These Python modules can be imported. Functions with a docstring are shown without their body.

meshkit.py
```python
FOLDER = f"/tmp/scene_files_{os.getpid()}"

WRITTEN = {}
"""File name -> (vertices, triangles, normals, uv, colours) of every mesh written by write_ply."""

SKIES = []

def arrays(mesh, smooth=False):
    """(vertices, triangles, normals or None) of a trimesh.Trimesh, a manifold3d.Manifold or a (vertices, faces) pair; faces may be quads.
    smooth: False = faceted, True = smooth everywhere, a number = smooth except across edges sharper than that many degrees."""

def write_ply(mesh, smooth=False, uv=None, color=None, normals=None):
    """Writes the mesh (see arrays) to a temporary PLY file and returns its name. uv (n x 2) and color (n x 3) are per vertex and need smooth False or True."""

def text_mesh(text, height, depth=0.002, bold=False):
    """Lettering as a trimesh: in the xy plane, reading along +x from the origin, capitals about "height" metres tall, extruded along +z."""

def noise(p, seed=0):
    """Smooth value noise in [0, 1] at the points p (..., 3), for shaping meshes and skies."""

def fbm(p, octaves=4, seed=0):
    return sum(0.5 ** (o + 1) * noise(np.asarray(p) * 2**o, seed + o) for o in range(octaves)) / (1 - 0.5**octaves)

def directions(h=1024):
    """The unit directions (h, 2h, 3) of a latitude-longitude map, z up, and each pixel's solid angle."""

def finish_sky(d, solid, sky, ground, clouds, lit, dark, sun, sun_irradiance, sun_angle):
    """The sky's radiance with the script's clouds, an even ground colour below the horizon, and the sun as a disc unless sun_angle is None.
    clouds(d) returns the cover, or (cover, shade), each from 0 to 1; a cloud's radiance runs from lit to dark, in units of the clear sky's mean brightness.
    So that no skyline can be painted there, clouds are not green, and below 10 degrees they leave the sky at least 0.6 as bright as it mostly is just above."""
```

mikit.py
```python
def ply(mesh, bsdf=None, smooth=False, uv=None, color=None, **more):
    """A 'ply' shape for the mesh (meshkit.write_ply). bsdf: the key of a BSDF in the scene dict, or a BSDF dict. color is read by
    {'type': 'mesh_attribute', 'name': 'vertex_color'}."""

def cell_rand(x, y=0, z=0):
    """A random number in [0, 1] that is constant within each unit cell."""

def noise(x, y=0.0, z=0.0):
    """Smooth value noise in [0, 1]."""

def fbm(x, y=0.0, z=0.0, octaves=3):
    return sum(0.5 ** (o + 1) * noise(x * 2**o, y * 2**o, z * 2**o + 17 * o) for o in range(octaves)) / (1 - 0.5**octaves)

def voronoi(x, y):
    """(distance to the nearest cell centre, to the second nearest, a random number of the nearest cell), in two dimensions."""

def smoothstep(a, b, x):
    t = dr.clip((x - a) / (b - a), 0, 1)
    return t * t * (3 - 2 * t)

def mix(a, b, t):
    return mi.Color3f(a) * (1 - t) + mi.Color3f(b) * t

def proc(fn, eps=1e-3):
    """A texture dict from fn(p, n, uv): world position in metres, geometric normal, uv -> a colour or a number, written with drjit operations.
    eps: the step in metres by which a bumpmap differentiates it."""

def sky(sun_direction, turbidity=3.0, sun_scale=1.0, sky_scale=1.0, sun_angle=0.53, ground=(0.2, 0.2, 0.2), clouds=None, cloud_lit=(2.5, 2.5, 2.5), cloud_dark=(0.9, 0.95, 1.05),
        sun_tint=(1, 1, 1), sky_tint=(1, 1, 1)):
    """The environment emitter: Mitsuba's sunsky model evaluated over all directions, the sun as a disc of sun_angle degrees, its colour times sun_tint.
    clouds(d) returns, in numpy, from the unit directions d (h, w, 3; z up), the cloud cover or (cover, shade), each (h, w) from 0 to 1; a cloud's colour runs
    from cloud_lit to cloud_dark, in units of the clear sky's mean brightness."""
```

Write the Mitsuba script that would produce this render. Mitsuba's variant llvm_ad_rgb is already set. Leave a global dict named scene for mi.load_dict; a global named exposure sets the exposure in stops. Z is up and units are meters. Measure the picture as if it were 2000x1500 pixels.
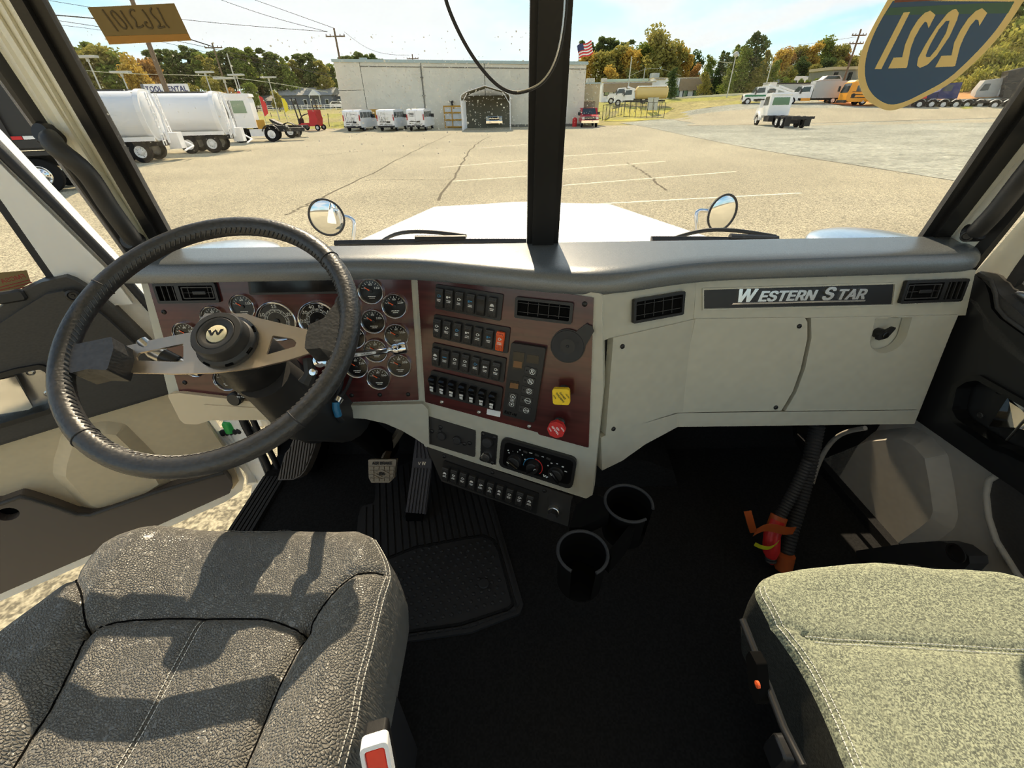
import math, random
import numpy as np
import trimesh, mitsuba as mi, drjit as dr
import mikit, meshkit
from mikit import noise, fbm, voronoi, cell_rand, smoothstep, mix, proc
from shapely.geometry import Polygon, Point, LineString, box as sbox
from shapely.ops import unary_union

# ---------------------------------------------------------------- camera, sky, exposure
H, F, PITCH, ROLL = 2.45, 824.0, math.radians(33.6), math.radians(0.92)
_cp, _sp, _cr, _sr = math.cos(PITCH), math.sin(PITCH), math.cos(ROLL), math.sin(ROLL)
CAM = np.array([0, 0, H])
_fw = np.array([0, _cp, -_sp])
_r0, _d0 = np.array([1.0, 0, 0]), np.array([0, -_sp, -_cp])
CR = _cr * _r0 + _sr * _d0          # image right
CD = -_sr * _r0 + _cr * _d0         # image down
T4 = mi.ScalarTransform4f
scene, labels = {}, {}
scene['camera'] = {'type': 'perspective', 'fov': math.degrees(2 * math.atan(1000 / F)), 'fov_axis': 'x', 'near_clip': 0.02, 'far_clip': 3000.0,
                   'to_world': T4().look_at(origin=CAM.tolist(), target=(CAM + _fw).tolist(), up=(-CD).tolist())}

SUN_AZ, SUN_EL = math.radians(-4.0), math.radians(45.0)
SUN = np.array([math.sin(SUN_AZ) * math.cos(SUN_EL), math.cos(SUN_AZ) * math.cos(SUN_EL), math.sin(SUN_EL)])


def sky_clouds(d):
    x, y, z = d[..., 0], d[..., 1], np.maximum(d[..., 2], 0.02)
    p = np.stack([x / (z + 0.12) * 0.9 + 3.1, y / (z + 0.12) * 0.55 + 1.7, z * 0 + 0.5], -1)
    w = meshkit.fbm(p * 0.7, 3, 5)
    f = meshkit.fbm(p * 1.6 + w[..., None] * 1.6, 5, 2)
    az = np.arctan2(x, y)
    bank = np.exp(-((az + 0.25) / 0.42) ** 2)
    cover = np.clip((f - 0.43 + 0.20 * bank) / 0.26, 0, 1)
    cover = cover * cover * (3 - 2 * cover)
    return 0.94 * cover, np.clip((f - 0.5) * 0.9, 0, 0.35)


exposure = 2.2
scene['sky'] = mikit.sky(SUN.tolist(), turbidity=3.2, sun_scale=1.0, sky_scale=0.9, ground=(0.22, 0.2, 0.16), clouds=sky_clouds,
                         cloud_lit=(2.5, 2.55, 2.5), cloud_dark=(1.8, 1.85, 1.85), sun_tint=(1.0, 1.0, 0.93), sky_tint=(1.0, 1.16, 1.04))

# ---------------------------------------------------------------- helpers
def cam_ray(px, py):
    return _fw + CR * (px - 1000) / F + CD * (py - 750) / F


def at(px, py, x=None, y=None, z=None, d=None, pl=None, dep=None):
    """The point of the place that the pixel shows, on a plane: x, y, z (world), d (drop below eye level), pl (point, normal) or a depth."""
    r = cam_ray(px, py)
    if d is not None:
        z = H - d
    t = dep if dep is not None else x / r[0] if x is not None else y / r[1] if y is not None else (z - H) / r[2] if z is not None else np.dot(np.asarray(pl[0]) - CAM, pl[1]) / np.dot(r, pl[1])
    return CAM + r * t


def V(*a):
    return np.array(a, float)


def nrm(a):
    a = np.asarray(a, float)
    return a / np.linalg.norm(a)


class Fr:
    """A local frame: origin, u (to the right), v (up), n (towards the viewer)."""
    def __init__(s, o, u, v):
        s.o = np.asarray(o, float)
        s.u = nrm(u)
        s.n = nrm(np.cross(s.u, v))
        s.v = np.cross(s.n, s.u)
        s.M = np.eye(4)
        s.M[:3, 0], s.M[:3, 1], s.M[:3, 2], s.M[:3, 3] = s.u, s.v, s.n, s.o

    def pt(s, a, b, c=0.0):
        return s.o + a * s.u + b * s.v + c * s.n

    def ab(s, px, py, c=0.0):
        q = at(px, py, pl=(s.o + c * s.n, s.n)) - s.o
        return np.array([q @ s.u, q @ s.v])

    def put(s, mesh, a=0, b=0, c=0, rot=0):
        m = mesh.copy()
        if rot:
            m.apply_transform(trimesh.transformations.rotation_matrix(rot, [0, 0, 1]))
        m.apply_translation([a, b, c])
        m.apply_transform(s.M)
        return m

    def sub(s, a, b, c=0.0, rot=0.0):
        return Fr(s.pt(a, b, c), math.cos(rot) * s.u + math.sin(rot) * s.v, math.cos(rot) * s.v - math.sin(rot) * s.u)


def cat(*ms):
    ms = [m for m in (ms[0] if len(ms) == 1 and isinstance(ms[0], (list, tuple)) else ms)]
    return trimesh.util.concatenate(ms) if len(ms) > 1 else ms[0]


def rr(w, h, r, n=4, cx=0, cy=0):
    r = max(min(r, w / 2 - 1e-5, h / 2 - 1e-5), 1e-5)
    out = []
    for k, (sx, sy) in enumerate(((1, 1), (-1, 1), (-1, -1), (1, -1))):
        for i in range(n + 1):
            t = math.pi / 2 * (k + i / n)
            out.append((cx + sx * (w / 2 - r) + r * math.cos(t), cy + sy * (h / 2 - r) + r * math.sin(t)))
    return np.array(out)


def circ(r, n=24, cx=0, cy=0):
    t = np.arange(n) * 2 * math.pi / n
    return np.stack([cx + r * np.cos(t), cy + r * np.sin(t)], 1)


def ring3(ring, z):
    return np.column_stack([ring, np.full(len(ring), z)]) if np.isscalar(z) else np.column_stack([ring, z])


def loft(rings, cap0=True, cap1=True, closed=True, loop=False):
    """Skin over rings of equally many points; caps as fans (rings star-shaped about their mean)."""
    rings = [np.asarray(r, float) for r in rings]
    k, n = len(rings), len(rings[0])
    v = np.vstack(rings)
    f = []
    js = range(n if closed else n - 1)
    for i in range(k if loop else k - 1):
        a, b = i * n, ((i + 1) % k) * n
        for j in js:
            j2 = (j + 1) % n
            f += [(a + j, a + j2, b + j2), (a + j, b + j2, b + j)]
    if not loop:
        for on, base, flip in ((cap0, 0, True), (cap1, (k - 1) * n, False)):
            if on:
                v = np.vstack([v, v[base:base + n].mean(0)])
                c = len(v) - 1
                f += [(base + (j + 1) % n, base + j, c) if flip else (base + j, base + (j + 1) % n, c) for j in range(n)]
    return trimesh.Trimesh(v, np.array(f), process=False)


def plate(w, h, r, z0, z1, b=0.001, n=4, cx=0, cy=0):
    return loft([ring3(rr(w, h, r, n, cx, cy), z0), ring3(rr(w, h, r, n, cx, cy), z1 - b), ring3(rr(w - 2 * b, h - 2 * b, max(r - b, 2e-4), n, cx, cy), z1)])


def inset(ring, b):
    p = np.asarray(ring, float)
    e = np.roll(p, -1, 0) - p
    e /= np.linalg.norm(e, axis=1, keepdims=True) + 1e-12
    n = np.stack([-e[:, 1], e[:, 0]], 1)
    m = np.roll(n, 1, 0)
    return p + b * (n + m) / np.maximum(1 + (n * m).sum(1, keepdims=True), 0.4)


def poly(ring, z0, z1, b=0.0):
    """Extruded outline (shapely polygon or ring); b chamfers the top of an outline without holes."""
    p = ring if hasattr(ring, 'exterior') else Polygon(ring)
    if not p.is_valid:
        p = p.buffer(0)
    if b and not p.interiors:
        a = np.array(p.exterior.coords)[:-1]
        a = a if p.exterior.is_ccw else a[::-1]
        c = inset(a, b)
        v, f = trimesh.creation.triangulate_polygon(Polygon(c), engine='earcut')
        if len(v) == len(c):
            if np.cross(*(np.column_stack([v[f[0]][1:] - v[f[0]][0], [0, 0]])))[2] < 0:
                f = f[:, ::-1]
            return cat(loft([ring3(a, z0), ring3(a, z1 - b), ring3(c, z1)], True, False), trimesh.Trimesh(ring3(v, z1), f, process=False))
    m = trimesh.creation.extrude_polygon(p, z1 - z0, engine='earcut')
    m.apply_translation([0, 0, z0])
    return m


def soft(ring, r, n=4):
    """Rounds the corners of an outline."""
    p = Polygon(ring)
    return p.buffer(-r, quad_segs=n).buffer(2 * r, quad_segs=n).buffer(-r, quad_segs=n).simplify(r * 0.02)


def bx(x0, x1, y0, y1, z0, z1):
    m = trimesh.creation.box([abs(x1 - x0), abs(y1 - y0), abs(z1 - z0)])
    m.apply_translation([(x0 + x1) / 2, (y0 + y1) / 2, (z0 + z1) / 2])
    return m


def lathe(prof, n=28, cap=False):
    t = np.arange(n) * 2 * math.pi / n
    return loft([np.column_stack([r * np.cos(t), r * np.sin(t), np.full(n, z)]) for r, z in prof], cap, cap) if prof[0][1] <= prof[-1][1] or True else None


def frames_along(p, up=None, closed=False):
    p = np.asarray(p, float)
    t = (np.roll(p, -1, 0) - np.roll(p, 1, 0)) if closed else np.gradient(p, axis=0)
    t /= np.linalg.norm(t, axis=1, keepdims=True) + 1e-12
    if up is None:
        a = np.zeros_like(p)
        s = np.cross(t[0], [0, 0, 1.0] if abs(t[0][2]) < 0.9 else [1.0, 0, 0])
        for i in range(len(p)):
            s = s - t[i] * (s @ t[i])
            s = s / (np.linalg.norm(s) + 1e-12)
            a[i] = s
    else:
        a = np.cross(t, up)
        a /= np.linalg.norm(a, axis=1, keepdims=True) + 1e-12
    return p, t, a, np.cross(a, t)


def tube(path, r, n=10, closed=False, cap=True):
    p, t, a, b = frames_along(path, None, closed)
    r = np.broadcast_to(r, (len(p),))
    ang = np.arange(n) * 2 * math.pi / n
    return loft([p[i] + r[i] * (np.cos(ang)[:, None] * a[i] + np.sin(ang)[:, None] * b[i]) for i in range(len(p))], cap, cap, True, closed)


def sweep(path, sec, up, closed=False, cap=True):
    """sec: closed outline in (sideways to the right of travel, up) swept along the path."""
    p, t, a, b = frames_along(path, np.asarray(up, float), closed)
    sec = np.asarray(sec, float)
    return loft([p[i] + sec[:, :1] * a[i] + sec[:, 1:] * b[i] for i in range(len(p))], cap, cap, True, closed)


def spline(pts, n=24, closed=False):
    from scipy.interpolate import CubicSpline
    p = np.asarray(pts, float)
    if closed:
        p = np.vstack([p, p[:1]])
    s = np.concatenate([[0], np.cumsum(np.linalg.norm(np.diff(p, axis=0), axis=1))])
    q = CubicSpline(s, p, bc_type='periodic' if closed else 'natural')(np.linspace(0, s[-1], n + (1 if closed else 0)))
    return q[:-1] if closed else q


def arc_pts(cx, cy, r, a0, a1, n):
    t = np.radians(np.linspace(a0, a1, n))
    return np.stack([cx + r * np.cos(t), cy + r * np.sin(t)], 1)


def text(s, h, depth=0.0006, bold=True, mirror=False, center=True, slant=0.0, squeeze=1.0):
    m = meshkit.text_mesh(s, h, depth, bold)
    if center:
        b = m.bounds
        m.apply_translation([-(b[0][0] + b[1][0]) / 2, -h / 2, 0])
    M = np.eye(4)
    M[0, 1], M[0, 0] = slant, squeeze
    if mirror:
        M[0] *= -1
    m.apply_transform(M)
    return m


def grid(nx, ny, fn):
    """Quad sheet: fn(s, t) of arrays in [0, 1] -> (..., 3)."""
    s, t = np.meshgrid(np.linspace(0, 1, nx), np.linspace(0, 1, ny), indexing='ij')
    v = fn(s, t).reshape(-1, 3)
    i, j = np.meshgrid(np.arange(nx - 1), np.arange(ny - 1), indexing='ij')
    a = (i * ny + j).ravel()
    f = np.vstack([np.stack([a, a + ny, a + ny + 1], 1), np.stack([a, a + ny + 1, a + 1], 1)])
    return trimesh.Trimesh(v, f, process=False)


def moved(m, x=0, y=0, z=0, rz=0, s=None):
    m = m.copy()
    if s is not None:
        m.apply_scale(s)
    if rz:
        m.apply_transform(trimesh.transformations.rotation_matrix(rz, [0, 0, 1]))
    m.apply_translation([x, y, z])
    return m


def pxring(fr, pts, c=0.0):
    return np.array([fr.ab(x, y, c) for x, y in pts])


def panel(fr, pts, z0, z1, b=0.0015, r=0.0):
    ring = pxring(fr, pts, z1)
    return fr.put(poly(soft(ring, r) if r else ring, z0, z1, b))


def wing_logo(s):
    """The wheel-hub and heater emblem: two swept wings that make a W."""
    L = [(-1, .42), (-.62, .42), (-.42, -.1), (-.18, .30), (-.02, .30), (-.02, .12), (-.28, -.42), (-.52, -.42)]
    return cat([poly(np.array(L) * s, 0, .0006), poly((np.array(L) * [-s, s])[::-1], 0, .0006), poly(np.array([(-.08, .34), (0, .16), (.08, .34), (0, .5)]) * s, 0, .0006)])


# ---------------------------------------------------------------- entries of the scene
_used = {}


def _key(name, parent=None):
    full = name if parent is None else parent + '__' + name
    k = _used.get(full, 0)
    _used[full] = k + 1
    return full if k == 0 else f'{full}_{k:03d}'


def thing(name, label, cat_, group=None, kind=None):
    key = _key(name)
    labels[key] = {'label': label, 'category': cat_}
    if group:
        labels[key]['group'] = group
    if kind:
        labels[key]['kind'] = kind
    return key


_shared = {}


def obj(name, mesh, mat, parent=None, smooth=35, label=None, cat_=None, group=None, kind=None, place=None):
    """ONE entry of the scene; parent makes it a part. mesh may be a ply dict already."""
    key = _key(name, parent)
    d = dict(mesh) if isinstance(mesh, dict) else mikit.ply(mesh, mat, smooth=smooth)
    if isinstance(mesh, dict) and mat:
        d['bsdf'] = {'type': 'ref', 'id': mat}
    if place is not None:
        d['to_world'] = T4(place.tolist())
    scene[key] = d
    l = {k: v for k, v in (('label', label), ('category', cat_), ('group', group), ('kind', kind)) if v}
    if l:
        labels[key] = l
    return key


def part(parent, name, mesh, mat, smooth=35, label=None, kind=None, place=None):
    return obj(name, mesh, mat, parent, smooth, label, kind=kind, place=place)


def struct(name, mesh, mat, smooth=35, label=None):
    return obj(name, mesh, mat, None, smooth, label, kind='structure')


# ---------------------------------------------------------------- materials
def lin(*c):
    c = np.array(c, float) / 255
    return [float(x) for x in np.where(c < 0.04045, c / 12.92, ((c + 0.055) / 1.055) ** 2.4)]


def mat(name, color, rough=0.5, metal=0.0, spec=0.5, bump=None, bump_eps=1e-3, **kw):
    c = {'type': 'rgb', 'value': color} if isinstance(color, (list, tuple)) else color
    b = {'type': 'principled', 'base_color': c, 'roughness': rough, 'metallic': metal, 'specular': spec, **kw}
    if bump is not None:
        b = {'type': 'bumpmap', 'arbitrary': proc(bump, bump_eps), 'scale': 1.0, 'bsdf': b}
    scene[name] = {'type': 'twosided', 'bsdf': b}
    return name


def speck(c, amp, s, octaves=2):
    c = np.array(c)
    return proc(lambda p, n, uv: mi.Color3f(*[float(x) for x in c]) * (1 + amp * 2 * (fbm(p.x * s, p.y * s, p.z * s, octaves) - 0.5)))


mat('m_beige', speck(lin(182, 179, 164), 0.05, 60), 0.42)
mat('m_tan', lin(214, 194, 160), 0.5)
scene['m_pad'] = {'type': 'twosided', 'bsdf': {'type': 'bumpmap', 'arbitrary': proc(lambda p, n, uv: 0.00012 * noise(p.x * 450, p.y * 450, p.z * 450), 4e-4), 'scale': 1.0,
                  'bsdf': {'type': 'roughplastic', 'diffuse_reflectance': speck(lin(104, 108, 110), 0.2, 900, 1), 'int_ior': 1.9, 'alpha': 0.17}}}
mat('m_black', lin(28, 28, 29), 0.4)
mat('m_black_gloss', lin(16, 16, 17), 0.15)
mat('m_dark', lin(46, 45, 44), 0.5)
mat('m_rubber', lin(40, 40, 42), 0.6, spec=0.5)
mat('m_floor', speck(lin(30, 30, 31), 0.3, 300, 1), 0.8, spec=0.15)
mat('m_pit', lin(10, 10, 10), 0.9, spec=0.1)
mat('m_chrome', [0.86, 0.86, 0.87], 0.06, metal=1.0)
mat('m_steel', [0.62, 0.61, 0.59], 0.28, metal=1.0)
mat('m_brushed', [0.74, 0.62, 0.49], 0.42, metal=1.0)
mat('m_white', lin(236, 236, 236), 0.5)
mat('m_mark', lin(215, 215, 212), 0.6)
mat('m_red', lin(196, 44, 44), 0.4)
mat('m_orange', lin(226, 92, 44), 0.45)
mat('m_yellow', lin(245, 205, 40), 0.4)
mat('m_amber', lin(120, 84, 48), 0.4)
mat('m_blue', lin(40, 110, 150), 0.4)


def _wood(p, n, uv):
    g = fbm(p.x * 5, p.y * 5, p.z * 90, 3)
    q = fbm(p.x * 14, p.y * 14, p.z * 14, 2)
    return mix(lin(60, 19, 19), lin(82, 30, 28), smoothstep(0.3, 0.75, 0.6 * g + 0.4 * q))


mat('m_wood', proc(_wood), 0.18, clearcoat=1.0, clearcoat_gloss=0.95)
mat('m_green', lin(60, 180, 90), 0.45)
mat('m_redink', lin(150, 60, 50), 0.6)
mat('m_ink', lin(92, 80, 56), 0.7)
mat('m_gold', lin(232, 205, 140), 0.5)
mat('m_tape', lin(170, 84, 42), 0.4)
mat('m_tape_yellow', lin(190, 190, 40), 0.4)
scene['m_card'] = {'type': 'principledthin', 'base_color': {'type': 'rgb', 'value': lin(150, 134, 98)}, 'roughness': 0.7, 'diff_trans': 0.6, 'spec_trans': 0.0}


def _leather(p, n, uv):
    a, b, c = voronoi(p.x * 260 + 1.7 * noise(p.x * 60, p.y * 60), p.y * 260)
    w = fbm(p.x * 55 + p.y * 18, p.y * 16 - p.x * 10, 0.0, 3)
    return 0.0022 * smoothstep(0.0, 0.5, b - a) + 0.0013 * smoothstep(0.35, 0.75, w)


mat('m_leather', lin(110, 108, 103), 0.42, spec=1.0, clearcoat=1.0, clearcoat_gloss=0.15, bump=_leather, bump_eps=5e-4)
mat('m_leather_rim', speck(lin(46, 46, 47), 0.35, 160), 0.42, spec=0.7, bump=lambda p, n, uv: 0.0005 * noise(p.x * 300, p.y * 300, p.z * 300), bump_eps=5e-4)


def _fabric(p, n, uv):
    g = noise(p.x * 800, p.y * 800, p.z * 400)
    q = noise(p.x * 330 + 5, p.y * 620, 1.5)
    return mix(lin(92, 97, 86), lin(166, 172, 148), smoothstep(0.25, 0.8, 0.55 * g + 0.45 * q))


mat('m_fabric', proc(_fabric), 0.85, sheen=0.6, bump=lambda p, n, uv: 0.0009 * noise(p.x * 420, p.y * 420, p.z * 200), bump_eps=6e-4)
mat('m_fabric_side', speck(lin(44, 45, 42), 0.5, 500, 1), 0.6, sheen=0.3)
mat('m_stitch', lin(214, 214, 208), 0.7)
mat('m_badge', lin(226, 214, 176), 0.4)
mat('m_redb', lin(228, 60, 40), 0.35)
mat('m_pedal', lin(84, 76, 68), 0.55)
mat('m_pedal_metal', lin(150, 138, 120), 0.45, metal=0.35)
mat('m_pedal_dark', lin(66, 64, 70), 0.45)
mat('m_navy', lin(58, 88, 122), 0.5)
mat('m_greenband', lin(66, 102, 88), 0.5)
mat('m_redband', lin(120, 70, 58), 0.5)
scene['m_card2'] = {**scene['m_card'], 'base_color': {'type': 'rgb', 'value': lin(205, 160, 96)}}
mat('m_speck', lin(250, 250, 246), 0.8)
mat('m_mirror', [0.9, 0.92, 0.93], 0.02, metal=1.0)
mat('m_can', speck([0.72, 0.76, 0.8], 0.12, 140), 0.22, metal=0.9)


def _asphalt(p, n, uv):
    g = noise(p.x * 40, p.y * 40) * 0.6 + noise(p.x * 90, p.y * 90) * 0.4
    b = fbm(p.x * 0.35, p.y * 0.35, 0.0, 4)
    c = mix(lin(112, 106, 90), lin(196, 186, 158), smoothstep(0.15, 0.9, g))
    return c * (0.82 + 0.36 * b)


mat('m_asphalt', proc(_asphalt), 0.9, spec=0.2)


# ---- outdoor materials
def _gravel(p, n, uv):
    a, b, c = voronoi(p.x * 7, p.y * 7)
    g = noise(p.x * 2.2, p.y * 2.2)
    q = fbm(p.x * 0.22, p.y * 0.5, 2.0, 3)
    return mix(lin(124, 124, 112), lin(212, 210, 190), c * 0.75 + 0.25 * g) * (0.72 + 0.5 * q)


def _gravel_bump(p, n, uv):
    a, b, c = voronoi(p.x * 7, p.y * 7)
    return 0.05 * smoothstep(0.0, 0.4, b - a) * c + 0.10 * fbm(p.x * 1.3, p.y * 2.0, 0.0, 3)


mat('m_gravel', proc(_gravel), 0.95, spec=0.15, bump=_gravel_bump, bump_eps=0.02)


def _terrain(p, n, uv):
    g = fbm(p.x * 0.25, p.y * 0.25, 0.0, 4)
    f = noise(p.x * 3, p.y * 3)
    c = mix(lin(132, 124, 84), lin(176, 164, 112), g)
    c = mix(c, lin(150, 150, 70), smoothstep(0.5, 0.7, fbm(p.x * 0.12 + 9, p.y * 0.12, 3.0, 3)) * 0.7)
    return c * (0.7 + 0.5 * f)


mat('m_terrain', proc(_terrain), 0.95, spec=0.1)
mat('m_clay', speck(lin(186, 140, 96), .3, 1.2, 3), 0.95, spec=.1)
mat('m_yellowgrass', speck(lin(176, 166, 84), .35, 2.5, 3), 0.95, spec=.1)
mat('m_line', lin(232, 226, 196), 0.8)
mat('m_crack', lin(92, 84, 66), 0.95)
mat('m_concrete', speck(lin(224, 218, 200), .10, 1.1, 4), 0.85)
mat('m_joint', lin(120, 116, 106), 0.9)
mat('m_coping', lin(176, 190, 186), 0.4, metal=.3)
mat('m_tan_wall', speck(lin(196, 184, 150), .08, 2, 3), 0.85)
mat('m_wood_fence', speck(lin(150, 140, 120), .2, 6, 2), 0.9)
mat('m_window_dark', lin(42, 50, 54), 0.08, spec=.9)
mat('m_window_green', lin(96, 130, 100), 0.08, spec=.9)
mat('m_veh_white', lin(240, 240, 240), 0.25, clearcoat=.7)
mat('m_tank', [0.78, 0.79, 0.80], 0.35, clearcoat=.5)
mat('m_tyre', lin(30, 30, 31), 0.85, spec=.2)
mat('m_hubwhite', lin(226, 226, 224), 0.4)
mat('m_frame', lin(40, 38, 37), 0.6)
mat('m_pickup_red', lin(176, 26, 34), 0.2, clearcoat=1.0)
mat('m_pickup_blue', lin(196, 212, 226), 0.25, clearcoat=1.0)
mat('m_lamp_red', lin(170, 20, 24), 0.3)
mat('m_lamp', lin(230, 226, 210), 0.2)
mat('m_bus', lin(240, 160, 30), 0.3, clearcoat=.5)
mat('m_busroof', lin(250, 214, 130), 0.4)
mat('m_fork_red', lin(188, 36, 40), 0.4)
mat('m_house', lin(106, 112, 122), 0.8)
mat('m_roof', speck(lin(150, 150, 146), .15, 3, 2), 0.85)
mat('m_polewood', lin(112, 96, 78), 0.85)
mat('m_polegrey', lin(190, 192, 186), 0.5)
mat('m_wire', lin(70, 70, 68), 0.6)
mat('m_wirelight', lin(205, 205, 180), 0.5)
mat('m_pallet', lin(196, 150, 62), 0.8)
mat('m_sheet', lin(214, 220, 222), 0.5)
mat('m_greyvan', lin(176, 178, 176), 0.4)
mat('m_trailer', lin(182, 190, 188), 0.5)
mat('m_greenpaint', lin(40, 120, 84), 0.4)
mat('m_tankyellow', lin(222, 196, 130), 0.5)
mat('m_dumpdark', lin(48, 46, 46), 0.4)
mat('m_tarp', lin(160, 128, 96), 0.7)
mat('m_navyflag', lin(60, 66, 110), 0.7)
mat('m_flagyellow', lin(240, 226, 60), 0.6)
mat('m_flagred', lin(214, 50, 50), 0.6)
mat('m_bark', speck(lin(96, 78, 60), .3, 3, 2), 0.9)
LEAF = {}
for nm, c1_, c2_ in (('pine', (62, 76, 44), (116, 126, 72)), ('green', (78, 96, 46), (140, 148, 74)), ('olive', (106, 108, 56), (164, 154, 84)), ('gold', (138, 118, 54), (196, 168, 84)), ('rust', (130, 100, 58), (176, 138, 80)), ('dark', (54, 70, 42), (94, 108, 62)), ('vine', (112, 118, 50), (184, 176, 92))):
    LEAF[nm] = 'm_leaf_' + nm
    scene['m_leaf_' + nm] = {'type': 'principledthin', 'base_color': proc((lambda a, b: lambda p, n, uv: 1.35 * mix(lin(*a), lin(*b), noise(p.x * .8, p.y * .8, p.z * .8) * .6 + .4 * noise(p.x * 3, p.y * 3, p.z * 3)))(c1_, c2_)),
                             'roughness': 0.7, 'diff_trans': 0.7}
mat('m_terrain2', lin(150, 148, 140), 0.8)
mat('m_wall_brown', speck(lin(160, 142, 118), .1, 2, 2), 0.8)
mat('m_wall_grey', lin(140, 142, 134), 0.8)
mat('m_greenhouse', lin(176, 198, 184), 0.3)

mat('m_letters', [0.93, 0.95, 0.97], 0.22, metal=1.0)
mat('m_carport', lin(112, 108, 90), 0.7)
mat('m_pillar', lin(222, 219, 203), 0.5)

# ---------------------------------------------------------------- ground and far terrain
CTRL = [(1640, 205, 79), (1700, 207, 79), (1553, 203, 84), (1612, 203, 82), (1360, 189, 118), (1180, 200, 110), (1220, 207, 92), (1475, 204, 84), (1800, 212, 70), (1950, 214, 66),
        (1290, 232, 84), (1180, 233, 85), (1300, 192, 108), (1480, 182, 103), (1620, 160, 112), (560, 213, 150), (600, 216, 130), (660, 213, 140), (640, 250, 60), (400, 222, 110), (250, 228, 90),
        (1400, 215, 82), (1900, 190, 74), (1990, 170, 76), (1960, 120, 90), (1780, 170, 95)]
cp_ = np.array([at(x, y, y=Y) for x, y, Y in CTRL])
flat = np.array([[x, y, 0.0] for x in (-160, -80, -40, -20, 0, 20, 40, 60, 90, 140) for y in (-20, 10, 30, 45, 52)] + [[x, 62, 0] for x in (-30, -15, 0, 10, 18)] + [[30, 58, 0], [36, 52, 0], [14, 75, 0], [22, 70, 0], [-60, 280, 6], [60, 280, 12], [180, 280, 14], [-200, 280, 5], [220, 120, 12], [-200, 150, 2.5], [150, 60, 3]], float)
from scipy.interpolate import RBFInterpolator
_rbf = RBFInterpolator(np.vstack([cp_, flat])[:, :2], np.vstack([cp_, flat])[:, 2], kernel='linear', smoothing=0.02)


def ground_z(x, y):
    x, y = np.broadcast_arrays(np.asarray(x, float), np.asarray(y, float))
    z = _rbf(np.stack([x.ravel(), y.ravel()], 1)).reshape(x.shape)
    w = np.clip((np.hypot(x * .5, y) - 54) / 10, 0, 1)
    return np.where(y < 45, 0, np.maximum(z, -.05) * w)


def gz(x, y):
    return float(ground_z(x, y))


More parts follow.
